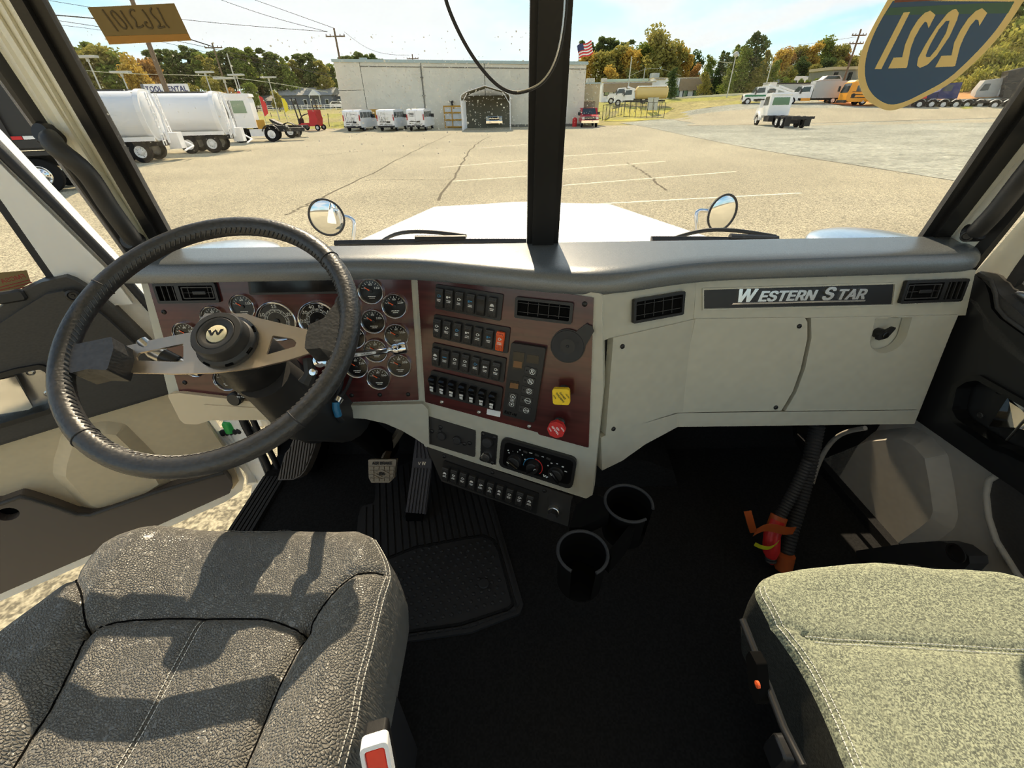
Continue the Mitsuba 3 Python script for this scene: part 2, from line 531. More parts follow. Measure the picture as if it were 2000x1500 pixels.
def sheet(x0, x1, y0, y1, n, m, dz=0.0):
    def f(s, t):
        x, y = x0 + (x1 - x0) * s, y0 + (y1 - y0) * t
        return np.stack([x, y, ground_z(x, y) + dz], -1)
    return grid(n, m, f)


struct('ground', sheet(-260, 300, -40, 62, 57, 24), 'm_asphalt', True, 'sunlit beige asphalt lot')
struct('terrain', sheet(-260, 320, 62, 300, 117, 60, -.02), 'm_terrain', True, 'rising grassy ground beyond the lot')


def patch(pts, dz, name, m_, label, step=3.0, parent=None):
    """Ground patch following the terrain inside a plan outline."""
    from scipy.spatial import Delaunay
    import shapely
    pg = Polygon(pts)
    e = pg.exterior
    q = np.array([e.interpolate(s).coords[0] for s in np.arange(0, e.length, step * .6)])
    x0, y0, x1, y1 = pg.bounds
    g = np.stack(np.meshgrid(np.arange(x0, x1, step), np.arange(y0, y1, step)), -1).reshape(-1, 2)
    g = g[shapely.contains_xy(pg.buffer(-step * .2), g[:, 0], g[:, 1])]
    p = np.vstack([q, g])
    t = Delaunay(p).simplices
    c = p[t].mean(1)
    t = t[shapely.contains_xy(pg, c[:, 0], c[:, 1])]
    a, b, c = (p[t[:, i]] for i in range(3))
    fl = np.cross(b - a, c - a) < 0
    t[fl] = t[fl][:, ::-1]
    me = trimesh.Trimesh(np.column_stack([p, ground_z(p[:, 0], p[:, 1]) + dz]), t, process=False)
    if parent:
        return part(parent, name, me, m_, True)
    return struct(name, me, m_, True, label)


def gp(x, y):
    return at(x, y, z=0.0)[:2]


gr = [gp(1210, 240), gp(1262, 248), gp(1340, 265), gp(1450, 287), gp(1600, 312), gp(1750, 335), gp(1880, 356), gp(1990, 375), (40, 14), (80, 10), (90, 60), (66, 84), (50, 88), (30, 86), (23, 80)]
patch(gr, .012, 'gravel_lot', 'm_gravel', 'pale grey gravel lot on the right', 2.0)
patch([gp(1180, 236), gp(1235, 236), gp(1297, 231), (27, 86), (30, 90), (19, 92)], .02, 'verge', 'm_yellowgrass', 'yellow autumn grass behind the chain fence', 2.0)
patch([gp(1340, 246), (24, 63), (26, 82), (44, 78), (70, 66), (60, 58)], .03, 'track', 'm_asphalt', 'pale worn track across the gravel', 2.0)

for i, (p, q) in enumerate((((1098, 402), (1566, 377)), ((1100, 362), (1438, 335)), ((1100, 331), (1300, 315)), ((1100, 305), (1268, 294)), ((860, 327), (1030, 313)), ((884, 354), (1030, 344)), ((930, 290), (1030, 282)), ((1205, 248), (1262, 247)), ((1345, 232), (1366, 231)))):
    a, b = gp(*p), gp(*q)
    d = nrm(np.append(b - a, 0))
    nn = V(-d[1], d[0], 0) * .05
    part('ground', 'parking_line', loft([np.array([V(*a, .004) - nn, V(*a, .004) + nn, V(*a, 0) + nn, V(*a, 0) - nn]), np.array([V(*b, .004) - nn, V(*b, .004) + nn, V(*b, 0) + nn, V(*b, 0) - nn])]), 'm_line', False)
rk = random.Random(4)
for pts in ([(632, 384), (700, 352), (780, 310), (880, 262)], [(856, 392), (890, 340), (940, 275), (958, 266)], [(560, 420), (600, 400), (632, 384)], [(714, 352), (800, 351), (880, 352)], [(1225, 318), (1262, 340), (1300, 372)], [(620, 305), (700, 296), (770, 290)], [(880, 283), (920, 285)]):
    g = np.array([gp(*q) for q in pts])
    g = spline(np.column_stack([g, np.zeros(len(g))]), 26)
    g[1:-1, :2] += np.array([[rk.uniform(-.07, .07), rk.uniform(-.07, .07)] for _ in range(len(g) - 2)])
    part('ground', 'crack', sweep(g, [(-.045, 0), (-.03, .003), (.03, .003), (.045, 0)], V(0, 0, 1)), 'm_crack', False)


# ---------------------------------------------------------------- builders for vehicles
def tyre_ply(r, w, hub, key='m_hubwhite'):
    t = lathe([(r * .56, -w / 2), (r * .8, -w / 2), (r * .95, -w / 2 + .02), (r, -w / 2 + .06), (r, w / 2 - .06), (r * .95, w / 2 - .02), (r * .8, w / 2), (r * .56, w / 2)], 30)
    h = lathe([(r * .57, w / 2 - .01), (r * .53, w / 2), (r * .48, w / 2 - .04), (r * .40, w / 2 - .07), (r * .2, w / 2 - .02), (r * .17, w / 2 + .02), (.001, w / 2 + .03)], 24)
    b = cat([moved(lathe([(r * .035, 0), (r * .03, .015), (.0005, .016)], 6), r * .3 * math.cos(a), r * .3 * math.sin(a), w / 2 - .05) for a in np.arange(10) * .628] + [moved(loft([ring3(circ(r * .05, 8), 0), ring3(circ(r * .05, 8), .004)]), r * .44 * math.cos(a), r * .44 * math.sin(a), w / 2 - .058) for a in np.arange(5) * 1.2566])
    return mikit.ply(t, 'm_tyre', smooth=40), mikit.ply(h, key, smooth=40), mikit.ply(b, 'm_frame', smooth=False)


WHEELS = {'truck': (.52, tyre_ply(.52, .28, .3)), 'big': (.56, tyre_ply(.56, .30, .3)), 'car': (.36, tyre_ply(.36, .22, .2, 'm_steel')), 'small': (.30, tyre_ply(.30, .2, .15)), 'chrome': (.56, tyre_ply(.56, .3, .3, 'm_chrome'))}


class Veh:
    def __init__(s, key, x, y, heading, z=None):
        """heading in degrees from +y towards +x; the local axes are forward, up and right."""
        a = math.radians(heading)
        s.key = key
        s.z = gz(x, y) if z is None else z
        s.S = Fr(V(x, y, s.z), V(math.sin(a), math.cos(a), 0), V(0, 0, 1))     # u forward, v up, n right
        s.R = Fr(V(x, y, s.z), V(math.cos(a), -math.sin(a), 0), V(0, 0, 1))    # u right, v up, n backward

    def prof(s, name, pts, n0, n1, m_, b=.03, parent=None, **k):
        """Side outline (forward, up) from n0 to n1 to the right."""
        return part(parent or s.key, name, s.S.put(poly(pts, n0, n1, b)), m_, 30, **k)

    def box(s, name, f0, f1, r0, r1, u0, u1, m_, parent=None, **k):
        return part(parent or s.key, name, s.S.put(bx(f0, f1, u0, u1, r0, r1)), m_, 30, **k)

    def back(s, name, pts, f, th, m_, parent=None, **k):
        """Outline (right, up) on a face at forward f; th>0 proud to the rear, th<0 to the front."""
        return part(parent or s.key, name, s.R.put(poly(pts, min(-f, -f + th), max(-f, -f + th))), m_, 30, **k)

    def side(s, name, pts, n, m_, parent=None, **k):
        return part(parent or s.key, name, s.S.put(poly(pts, min(n, n * 1.012), max(n, n * 1.012))), m_, 30, **k)

    def wheel(s, f, r, kind='truck', outward=1):
        rad, (t, h, b) = WHEELS[kind]
        fr = Fr(s.S.pt(f, rad, r), s.S.u * outward, s.S.v)
        k = part(s.key, 'wheel', t, None, place=fr.M)
        part(k, 'rim', h, None, place=fr.M)
        part(k, 'lug_nuts', b, None, place=fr.M)

    def pair(s, f, half, kind='truck'):
        s.wheel(f, half, kind, 1)
        s.wheel(f, -half, kind, -1)


def quad(x0, x1, y0, y1):
    return [(x0, y0), (x1, y0), (x1, y1), (x0, y1)]


# ---------------------------------------------------------------- warehouse and what stands along it
wh = thing('warehouse', 'long beige concrete-panel warehouse facing the lot', 'building')
WY = 63.0
WB = Fr(V(-20.6, WY, 0), V(29.9, -1.6, 0), V(0, 0, 1))
WL = 29.95
ws_ = [0.0] + [WB.ab(*p)[0] for p in ((709, 165), (825, 160), (947, 160), (1062, 160))] + [WL]
hts = np.interp(ws_, [0, WL], [7.0, 6.25])
for i in range(5):
    a, b = ws_[i] + .04, ws_[i + 1] - .04
    part(wh, 'wall_panel', WB.put(poly([(a, -.2), (b, -.2), (b, hts[i + 1]), (a, hts[i])], -.3, 0, .02)), 'm_concrete', 30)
part(wh, 'wall_core', WB.put(poly([(0.02, -.2), (WL - .02, -.2), (WL - .02, hts[-1] - .02), (.02, hts[0] - .02)], -12, -.04)), 'm_joint', 30)
part(wh, 'coping', WB.put(poly([(-.15, 6.86), (WL + .15, 6.10), (WL + .15, 6.40), (-.15, 7.14)], -.35, .12)), 'm_coping', 30, 'pale metal coping')
part(wh, 'coping_band', WB.put(poly([(ws_[1], 6.35), (WL, 5.66), (WL, 5.74), (ws_[1], 6.43)], 0, .05)), 'm_joint', 30)
part(wh, 'downpipe', cat(tube(np.array([WB.pt(ws_[2], 6.4, .1), WB.pt(ws_[2], .1, .1)]), .07, 8), *[WB.put(bx(ws_[2] - .16, ws_[2] + .16, h - .06, h + .06, 0, .18)) for h in (1.8, 3.4, 5.2)]), 'm_joint', 40)
part(wh, 'panel_joint', WB.put(bx(ws_[0], ws_[1] - .05, 4.05, 4.1, -.01, .012)), 'm_joint')
part(wh, 'wall_lamp', WB.put(cat(bx(13.6, 14.1, 2.75, 2.85, 0, .4), bx(13.75, 13.95, 2.3, 2.75, .1, .3))), 'm_frame')
part(wh, 'dark_base', WB.put(bx(13.0, WL, 0, .28, 0, .03)), 'm_joint')
part(wh, 'brown_board', WB.put(bx(.6, 4.6, 1.2, 2.1, .02, .12)), 'm_pallet', label='brown board')
for a, w, h in ((2.4, .8, .5), (12.6, 1.0, .25), (24.0, 1.6, .2)):
    part(wh, 'roof_vent', WB.put(bx(a, a + w, 6.8 - a * .025, 6.95 - a * .025 + h, -3, -2.4)), 'm_coping')
ab_ = thing('annex', 'low tan annex with a wooden fence beside the warehouse', 'building')
AX = at(1143, 240, y=64)[0]
part(ab_, 'wall', bx(AX - .6, AX + 1.55, 64, 74, -.1, 4.35), 'm_tan_wall')
part(ab_, 'parapet', bx(AX - .7, AX + 1.62, 63.9, 74, 4.35, 4.5), 'm_coping')
for i in range(9):
    part(ab_, 'fence_board', bx(AX - .45 + i * .16, AX - .32 + i * .16, 63.3, 63.36, .2, 2.5 + .05 * (i % 3)), 'm_wood_fence')
part(ab_, 'fence_roof', bx(AX - .6, AX + 1.0, 63.2, 63.6, 2.55, 2.7), 'm_tan_wall')
cn = at(1122, 246, y=60.6)
k = thing('red_bin', 'small red can at the foot of the warehouse wall beside the red pickup', 'bin')
part(k, 'body', moved(lathe([(.28, 0), (.28, .75), (.22, .85), (.08, .95), (.001, .95)], 16), cn[0], cn[1], 0), 'm_flagred', 40)

VAN_BODY = [(0, .38), (5.55, .38), (5.7, .6), (5.68, .98), (5.4, 1.12), (4.75, 1.25), (4.05, 2.0), (3.8, 2.08), (1.2, 2.12), (.25, 2.06), (.06, 1.9), (-.02, 1.1), (-.04, .6)]
for i, (px, py, hd_, lab, alt) in enumerate((((693, 257.6, 4, 'white delivery van with black lettering, leftmost of the three by the warehouse', 0)), (757.5, 256.6, 4, 'white delivery van with black lettering, middle of the three by the warehouse', 0), (815, 255.6, 3, 'white delivery van with small black emblems, nearest the pallet crates', 1))):
    q = at(px, py, z=0.0)
    k = thing('van', lab, 'van', 'white vans by the warehouse')
    v_ = Veh(k, q[0], q[1] - .3, hd_)
    v_.prof('body', VAN_BODY, -.98, .98, 'm_veh_white', .10)
    v_.back('rear_window_panel', [(-.82, 1.0), (.82, 1.0), (.76, 1.92), (-.76, 1.92)], -.03, .03, 'm_veh_white')
    v_.back('door_gap', quad(-.012, .012, .55, 1.95), -.03, .035, 'm_joint')
    v_.back('bumper', quad(-.98, .98, .38, .56), -.04, .14, 'm_frame')
    v_.back('licence_plate', quad(.1, .5, .82, .98), -.03, .045, 'm_window_dark')
    for s in (-1, 1):
        v_.back('tail_lamp', quad(s * .93 - .05, s * .93 + .05, 1.05, 1.6), -.01, .04, 'm_lamp_red')
        w_ = v_.side('side_window', [(1.2, 1.32), (2.35, 1.32), (2.35, 1.86), (1.2, 1.86)], s * .985, 'm_window_dark')
        v_.side('side_window', [(2.5, 1.32), (3.35, 1.32), (3.35, 1.86), (2.5, 1.86)], s * .985, 'm_window_dark')
        v_.side('side_window', [(3.5, 1.3), (4.55, 1.28), (4.05, 1.86), (3.5, 1.86)], s * .985, 'm_window_dark')
        v_.side('side_window', [(.25, 1.32), (1.05, 1.32), (1.05, 1.86), (.25, 1.86)], s * .985, 'm_window_dark')
        v_.box('door_mirror', 4.1, 4.25, min(s * 1.0, s * 1.28), max(s * 1.0, s * 1.28), 1.25, 1.6, 'm_frame')
    part(k, 'lettering', v_.R.put(cat(moved(text('AW', .42, .02), -.1, 1.18) if not alt else moved(wing_logo(.22), .36, 1.62), *( [bx(-.75, -.7, 1.1, 1.8, 0, .02), poly([(-.75, 1.1), (-.4, 1.85), (-.34, 1.85), (-.68, 1.1)], 0, .02), poly([(-.4, 1.83), (.7, 1.62), (.7, 1.58), (-.4, 1.78)], 0, .02), moved(text('TRUCK', .12, .02), -.05, 1.66)] if not alt else [bx(-.7, -.1, 1.5, 1.75, 0, .02), bx(-.7, -.1, 1.38, 1.42, 0, .02), moved(text('AW', .16, .02), -.4, 1.02)]), bx(-.7, .0, .9, .95, 0, .02), bx(-.72, -.3, .7, .76, 0, .02), bx(-.2, .75, .66, .70, 0, .02)), 0, 0, .04), 'm_black')
    for f in (1.0, 4.7):
        v_.pair(f, .86, 'car')

for j, px in enumerate((878, 893)):
    q = at(px, 251, z=0.0)
    k = thing('pallet_crate', 'tan pallet crate holding white sheets, %s the carport' % ('farther from' if j == 0 else 'next to'), 'crate')
    v_ = Veh(k, q[0], q[1] + 1, 0)
    for u in (.05, .8, 1.55, 2.2):
        v_.box('slat', -.08, 0, -.68, .68, u, u + .16, 'm_pallet')
    for r in (-.66, .56):
        v_.box('post', -.12, -.02, r, r + .1, 0, 2.35, 'm_pallet')
    v_.box('sheets', .02, .9, -.5, .5, .2, 2.0, 'm_sheet')

# carport
cp = thing('carport', 'white-framed metal carport with a rounded roof in front of the warehouse', 'carport')
q0, q1 = at(904, 255, z=0.0), at(997, 255.5, z=0.0)
CW = q1[0] - q0[0]
cf = Fr(V((q0[0] + q1[0]) / 2, q0[1] - .2, 0), V(1, 0, 0), V(0, 0, 1))
rp = np.array([(-CW / 2 - .1, 2.9), (-CW / 2 + .1, 3.35), (-CW / 2 + .7, 3.65), (0, 4.15), (CW / 2 - .7, 3.65), (CW / 2 - .1, 3.35), (CW / 2 + .1, 2.9)])
ro_ = np.vstack([rp, (rp - [0, .12])[::-1] * [.97, 1]])
for i in range(6):
    part(cp, 'roof_panel', cf.put(poly(ro_, -1.02 * (i + 1), -1.02 * i - .03)), 'm_carport', 30)
for s in (-1, 1):
    for j in range(7 if s < 0 else 4):
        z_ = -j * (1.0 if s < 0 else 2.0)
        part(cp, 'post', cf.put(bx(s * CW / 2 - .04, s * CW / 2 + .04, 0, 3.0, z_ - .08, z_)), 'm_veh_white')
    part(cp, 'brace', tube(np.array([cf.pt(s * CW / 2, 2.4, -.04), cf.pt(s * (CW / 2 - .75), 3.5, -.04)]), .035, 6), 'm_veh_white')
part(cp, 'front_bow', tube(np.array([cf.pt(*(p - [0, .05]), -.02) for p in rp]), .04, 6), 'm_veh_white', 40)
part(cp, 'back_wall', cf.put(bx(-CW / 2, CW / 2, 0, 3.3, -6.2, -6.1)), 'm_carport')

PK_BODY = [(-2.75, .55), (-2.75, 1.15), (-.6, 1.15), (-.55, 1.2), (-.42, 1.86), (-.2, 1.92), (.75, 1.90), (1.3, 1.28), (2.55, 1.16), (2.78, 1.0), (2.8, .55)]


def pickup(x, y, heading, label, m_, group=None, z=None, s=1.0):
    k = thing('pickup_truck', label, 'pickup truck')
    v_ = Veh(k, x, y, heading, z)
    v_.prof('body', PK_BODY, -.98 * s, .98 * s, m_, .08)
    fr_ = [(-.86, 1.26), (.86, 1.26), (.72, 1.80), (-.72, 1.80)]
    part(k, 'windshield', v_.S.put(loft([np.array([[1.33, 1.27, z_] for z_ in (-.85, .85)] + [[.80, 1.86, z_] for z_ in (.7, -.7)]), np.array([[1.36, 1.29, z_] for z_ in (-.85, .85)] + [[.83, 1.88, z_] for z_ in (.7, -.7)])])), 'm_window_dark', 30)
    v_.back('grille', quad(-.62, .62, .78, 1.1), 2.8, -.04, 'm_frame')
    v_.back('grille_bar', quad(-.62, .62, .92, .97), 2.84, -.03, 'm_chrome')
    v_.back('bumper', quad(-1.0, 1.0, .46, .72), 2.76, -.2, 'm_chrome')
    for t in (-1, 1):
        v_.back('head_lamp', quad(t * .8 - .14, t * .8 + .14, .82, 1.06), 2.8, -.05, 'm_lamp')
        v_.side('side_window', [(-.4, 1.28), (.98, 1.28), (.6, 1.78), (-.3, 1.80)], t * .985 * s, 'm_window_dark')
        v_.box('door_mirror', .95, 1.1, min(t * 1.0, t * 1.28), max(t * 1.0, t * 1.28), 1.2, 1.5, 'm_frame')
    for f in (-1.7, 1.85):
        v_.pair(f, .85, 'car')
    return k


q = at(1155, 249.5, z=0.0)
pickup(q[0], q[1] + 3.2, 183, 'red pickup truck parked nose-out at the end of the warehouse', 'm_pickup_red')
q = at(966, 249, z=0.0)
pickup(q[0], q[1] + 2.0, 180, 'silver-blue pickup truck under the carport', 'm_pickup_blue')

# ---------------------------------------------------------------- tank trailers, yard truck, forklift, dump truck on the left
def tank(x, y, heading, L, label, right_end=True):
    k = thing('tank_trailer', label, 'tank trailer')
    v_ = Veh(k, x, y, heading)
    prof_ = rr(2.3, 2.3, 1.0, 8)
    rings = [ring3(prof_ * a + [0, 2.15], b) for a, b in ((.55, -.12), (.9, -.02), (1, .06), (1, L - .06), (.9, L + .02), (.55, L + .12))]
    B = Fr(v_.S.pt(-L, 0, 0), v_.R.u, V(0, 0, 1))
    Bf = Fr(v_.S.pt(0, 0, 0), v_.R.u, V(0, 0, 1))            # n points backward
    part(k, 'tank', Bf.put(loft(rings)), 'm_tank', 40)
    for f in (0.15, L - .2):
        part(k, 'end_frame', Bf.put(loft([ring3(rr(2.46, 2.46, 1.05, 8, 0, 2.15), f - .12), ring3(rr(2.46, 2.46, 1.05, 8, 0, 2.15), f + .12)])), 'm_veh_white', 30)
    v_.box('catwalk', -L + .5, -.6, -.3, .3, 3.30, 3.36, 'm_frame')
    v_.box('side_rail', -L, 0, -1.12, -1.0, 1.02, 1.22, 'm_veh_white')
    v_.box('side_rail', -L, 0, 1.0, 1.12, 1.02, 1.22, 'm_veh_white')
    v_.box('chassis', -L, .2, -.45, .45, .75, 1.0, 'm_frame')
    for s in (-1, 1):
        part(k, 'ladder', cat(tube(np.array([v_.S.pt(.28, .8, s * .9), v_.S.pt(.28, 3.2, s * .75)]), .03, 6), tube(np.array([v_.S.pt(.28, .8, s * .55), v_.S.pt(.28, 3.2, s * .45)]), .03, 6), *[tube(np.array([v_.S.pt(.28, u, s * .88), v_.S.pt(.28, u, s * .5)]), .025, 6) for u in np.arange(1, 3.1, .32)]), 'm_veh_white', 40)
    v_.box('control_cabinet', .15, .75, -.9, -.1, .55, 1.35, 'm_veh_white')
    part(k, 'hose_rack', cat(tube(np.array([v_.S.pt(.3, 3.3, .2), v_.S.pt(.55, 2.2, .5), v_.S.pt(.5, .9, .7)]), .06, 8), tube(np.array([v_.S.pt(.4, 1.1, -.9), v_.S.pt(1.1, .62, -.9), v_.S.pt(1.1, .5, .7)]), .05, 8)), 'm_veh_white', 40)
    for f in (-.9, -2.25):
        v_.pair(f, .98, 'truck')
    v_.box('mudguard', -2.9, -.3, -1.2, -.75, 1.02, 1.1, 'm_frame')
    v_.box('landing_leg', -L + 1.0, -L + 1.2, -.8, -.65, 0, 1.0, 'm_frame')
    return k


a, b = gp(446, 298), gp(395, 300)
h_ = math.degrees(math.atan2(*(a - b))) + 12
tank(a[0] - .2, a[1] + 1.15, 75, 7.0, 'white water tank trailer beside the yard truck, farther of the two')
a = gp(262, 318)
tank(a[0] + 1.3, a[1] + 1.15, 74, 7.0, 'white water tank trailer nearest the driver-side pillar')

yt = thing('yard_truck', 'white yard truck with a boxy cab behind the tank trailer', 'truck')
q = gp(525, 277)
v_ = Veh(yt, q[0] + .1, q[1] + 1.0, -108)
v_.prof('cab', [(.95, 1.05), (3.15, 1.05), (3.2, 2.0), (3.05, 3.15), (1.05, 3.25), (.95, 3.0)], -1.15, 1.15, 'm_veh_white', .06)
v_.prof('cab_roof', [(.85, 3.2), (3.2, 3.1), (3.25, 3.28), (2.9, 3.42), (.9, 3.42)], -1.2, 1.2, 'm_veh_white', .05)
for s in (-1, 1):
    w_ = v_.side('side_window', [(1.35, 2.1), (2.35, 2.1), (2.35, 2.95), (1.4, 2.95)], s * 1.155, 'm_window_green')
    v_.side('side_window', [(2.5, 1.75), (3.08, 1.75), (3.0, 2.95), (2.5, 2.95)], s * 1.155, 'm_window_dark')
    v_.side('door_gap', quad(2.42, 2.45, 1.1, 3.0), s * 1.155, 'm_joint')
v_.box('beacon', 1.6, 1.8, -.1, .1, 3.42, 3.6, 'm_lamp_red')
v_.box('chassis', -2.6, 3.0, -.45, .45, .7, .95, 'm_frame')
v_.box('side_tank', -.4, 1.6, -1.1, -.55, .45, .95, 'm_veh_white')
v_.box('yellow_rail', .3, .9, -1.0, -.9, .95, 1.6, 'm_pallet')
v_.prof('fifth_wheel', [(-1.4, .95), (-.4, .95), (-.5, 1.15), (-1.2, 1.15)], -.5, .5, 'm_frame')
v_.pair(0, .98, 'big')
v_.pair(2.5, .98, 'big')
for s in (-1, 1):
    v_.prof('mudguard', [*arc_pts(0, .56, .70, 20, 160, 10), *arc_pts(0, .56, .64, 160, 20, 10)], s * .98 - .3, s * .98 + .3, 'm_frame', 0)
dy = thing('truck_chassis', 'bare black truck frame with one axle right of the yard truck', 'truck')
q = gp(571, 269)
v_ = Veh(dy, q[0], q[1] + .6, -98)
v_.box('chassis', -1.4, 3.4, -.45, .45, .75, 1.0, 'm_frame')
v_.prof('ramp', [(.2, 1.0), (1.4, 1.0), (1.8, 1.5), (1.7, 1.55), (.9, 1.15)], -.5, .5, 'm_frame')
v_.prof('mudguard', [*arc_pts(0, .56, .72, 0, 140, 10), *arc_pts(0, .56, .66, 140, 0, 10)], -1.25, -.7, 'm_frame', 0)
v_.box('mudflap', -.75, -.7, -1.25, -.6, .1, .9, 'm_frame')
v_.pair(0, .98, 'truck')

fk = thing('forklift', 'red truck-mounted forklift with raised black mast posts', 'forklift')
q = gp(612, 257)
v_ = Veh(fk, q[0], q[1], -88)
v_.prof('body', [(-1.0, .45), (.9, .45), (.9, .75), (-.1, .8), (-.3, 1.7), (-1.0, 1.75), (-1.15, 1.2)], -.8, .8, 'm_fork_red', .05)
v_.box('engine_cover', -1.1, -.2, -.75, .75, 1.2, 2.05, 'm_fork_red')
v_.box('arm', -.1, 1.2, -.9, -.7, .45, .65, 'm_fork_red')
for r in (-.5, .5):
    part(fk, 'mast', tube(np.array([v_.S.pt(1.1, .3, r), v_.S.pt(1.45, 3.2, r)]), .07, 6), 'm_frame')
    part(fk, 'rear_post', tube(np.array([v_.S.pt(-.9, 1.4, r), v_.S.pt(-.75, 3.2, r)]), .06, 6), 'm_frame')
part(fk, 'hose', tube(spline([v_.S.pt(1.1, 1.0, -.6), v_.S.pt(.5, 1.5, -.7), v_.S.pt(-.3, 1.7, -.6)], 12), .05, 6), 'm_frame')
v_.box('forks', 1.1, 1.25, -.6, .6, .2, 1.2, 'm_frame')
for f, r in ((1.0, .85), (-1.0, .85)):
    v_.pair(f, .85, 'small')

dp = thing('dump_truck', 'dark dump truck with chrome wheel hubs seen past the driver-side pillar', 'dump truck')
q = gp(92, 373)
v_ = Veh(dp, q[0] + .15, q[1] + .5, 65)
v_.prof('body', [(-7.5, 1.5), (1.4, 1.5), (1.5, 3.4), (1.2, 3.7), (-7.5, 3.7)], -1.25, 1.25, 'm_dumpdark', .06)
for f in (-5.5, -4.2, -2.9, -1.6, -.3, .9):
    v_.prof('side_rib', quad(f, f + .16, 1.5, 3.6), 1.25, 1.36, 'm_dumpdark', .02)
v_.prof('tarp_panel', quad(-2.7, -.4, 2.0, 3.1), 1.25, 1.28, 'm_tarp', .01)
v_.prof('lower_rail', quad(-7.5, 1.45, 1.42, 1.66), 1.25, 1.34, 'm_dumpdark', .02)
for i in range(10):
    v_.prof('reflector', quad(-4 + i * .52, -3.5 + i * .52, 1.67, 1.77), 1.34, 1.35, 'm_flagred' if i % 2 else 'm_veh_white', 0)
v_.box('chassis', -7, 1.5, -.45, .45, .8, 1.2, 'm_frame')
v_.box('fender', -2.3, 1.2, .7, 1.25, 1.18, 1.3, 'm_dumpdark')
for f in (0, -1.4, -4.8):
    v_.pair(f, 1.0, 'chrome')


# ---------------------------------------------------------------- poles, wires, signs
def pole(name, label, cat_, top, bot, Y, r, m_, arms=(), head=None, group=None):
    k = thing(name, label, cat_, group)
    a, b = at(*top, y=Y), at(*bot, y=Y)
    x_ = a[0]
    base_ = V(a[0], Y, min(gz(a[0], Y), b[2]) - .2)
    part(k, 'post', tube(np.array([base_, V(a[0], Y, a[2])]), [r * 1.15, r * .8], 8), m_, 40)
    for dz, w in arms:
        part(k, 'crossarm', bx(x_ - w, x_ + w, Y - .08, Y + .08, a[2] - dz - .07, a[2] - dz + .07), m_)
        for s in (-1, -.55, .55, 1):
            part(k, 'insulator', moved(lathe([(.05, 0), (.07, .1), (.03, .2), (.001, .22)], 8), x_ + s * w * .95, Y, a[2] - dz + .07), m_, 40)
    if head == 'light':
        part(k, 'lamp_head', cat(bx(x_ - 1.15, x_ + 1.15, Y - .35, Y + .35, a[2] - .05, a[2] + .18)), 'm_polegrey')
        part(k, 'lamp_bracket', bx(x_ - .12, x_ + .12, Y - .12, Y + .12, a[2] - .4, a[2]), 'm_polegrey')
    if head == 'round':
        part(k, 'lamp_head', moved(trimesh.creation.icosphere(2, .45), x_, Y, a[2] + .3), 'm_polegrey', 40)
    if head == 'transformer':
        for s in (-1, 1):
            part(k, 'transformer', moved(lathe([(.25, 0), (.28, .1), (.28, 1.0), (.2, 1.1), (.001, 1.1)], 12), x_ + s * .55, Y, a[2] - 5.0), 'm_polegrey', 40)
    return k


for (t, b, Y, lab) in (((169, 112), (203, 190), 60, 'tall grey lot light nearest the driver-side pillar'), ((236, 142), (262, 205), 66, 'grey lot light second from the driver-side pillar'), ((400, 142), (417, 190), 74, 'grey lot light above the right end of the sign'),
                       ((437, 154), (449, 190), 66, 'short grey lot light with a dark top over the tank trailer'), ((461, 147), (474, 190), 80, 'grey lot light just left of the yard truck cab'), ((524, 152), (543, 215), 84, 'grey lot light between the red and yellow flags')):
    pole('lot_light', lab, 'street light', t, b, Y, .09, 'm_polegrey', head='light', group='grey lot lights on the left')
pole('utility_pole', 'thick weathered pole crossing behind the paper card', 'utility pole', (250, -20), (345, 195), 38, .17, 'm_polewood')
pole('utility_pole', 'brown pole with a crossarm among the pines', 'utility pole', (414, 84), (430, 190), 88, .14, 'm_polewood', [(.6, 1.4)])
pole('utility_pole', 'thin grey pole rising beside the yard truck cab', 'utility pole', (443, 104), (465, 190), 90, .12, 'm_polegrey')
pole('utility_pole', 'pole with a crossarm and transformers at the left end of the warehouse', 'utility pole', (652, 55), (668, 215), 78, .15, 'm_polewood', [(.9, 1.35)], 'transformer')
pole('utility_pole', 'far pole with a crossarm just above the warehouse roof', 'utility pole', (805, 106), (810, 140), 120, .13, 'm_polewood', [(.8, 1.3)])
pole('utility_pole', 'pole with two crossarms beside the shield decal', 'utility pole', (1682, 57), (1647, 165), 92, .15, 'm_polewood', [(.8, 1.2), (1.9, 1.2)])
pole('utility_pole', 'grey pole with a round lamp before the evergreens', 'utility pole', (1437, 110), (1419, 184), 100, .11, 'm_polegrey', head='round')
pole('utility_pole', 'thin pole at the left end of the long trailer', 'utility pole', (1510, 113), (1498, 163), 100, .09, 'm_polegrey')
pole('utility_pole', 'grey pole in front of the big yellowing oak', 'utility pole', (1234, 110), (1227, 165), 108, .13, 'm_polegrey')
pole('utility_pole', 'short grey pole over the office roof', 'utility pole', (1260, 132), (1258, 155), 112, .11, 'm_polegrey')
wi = 0
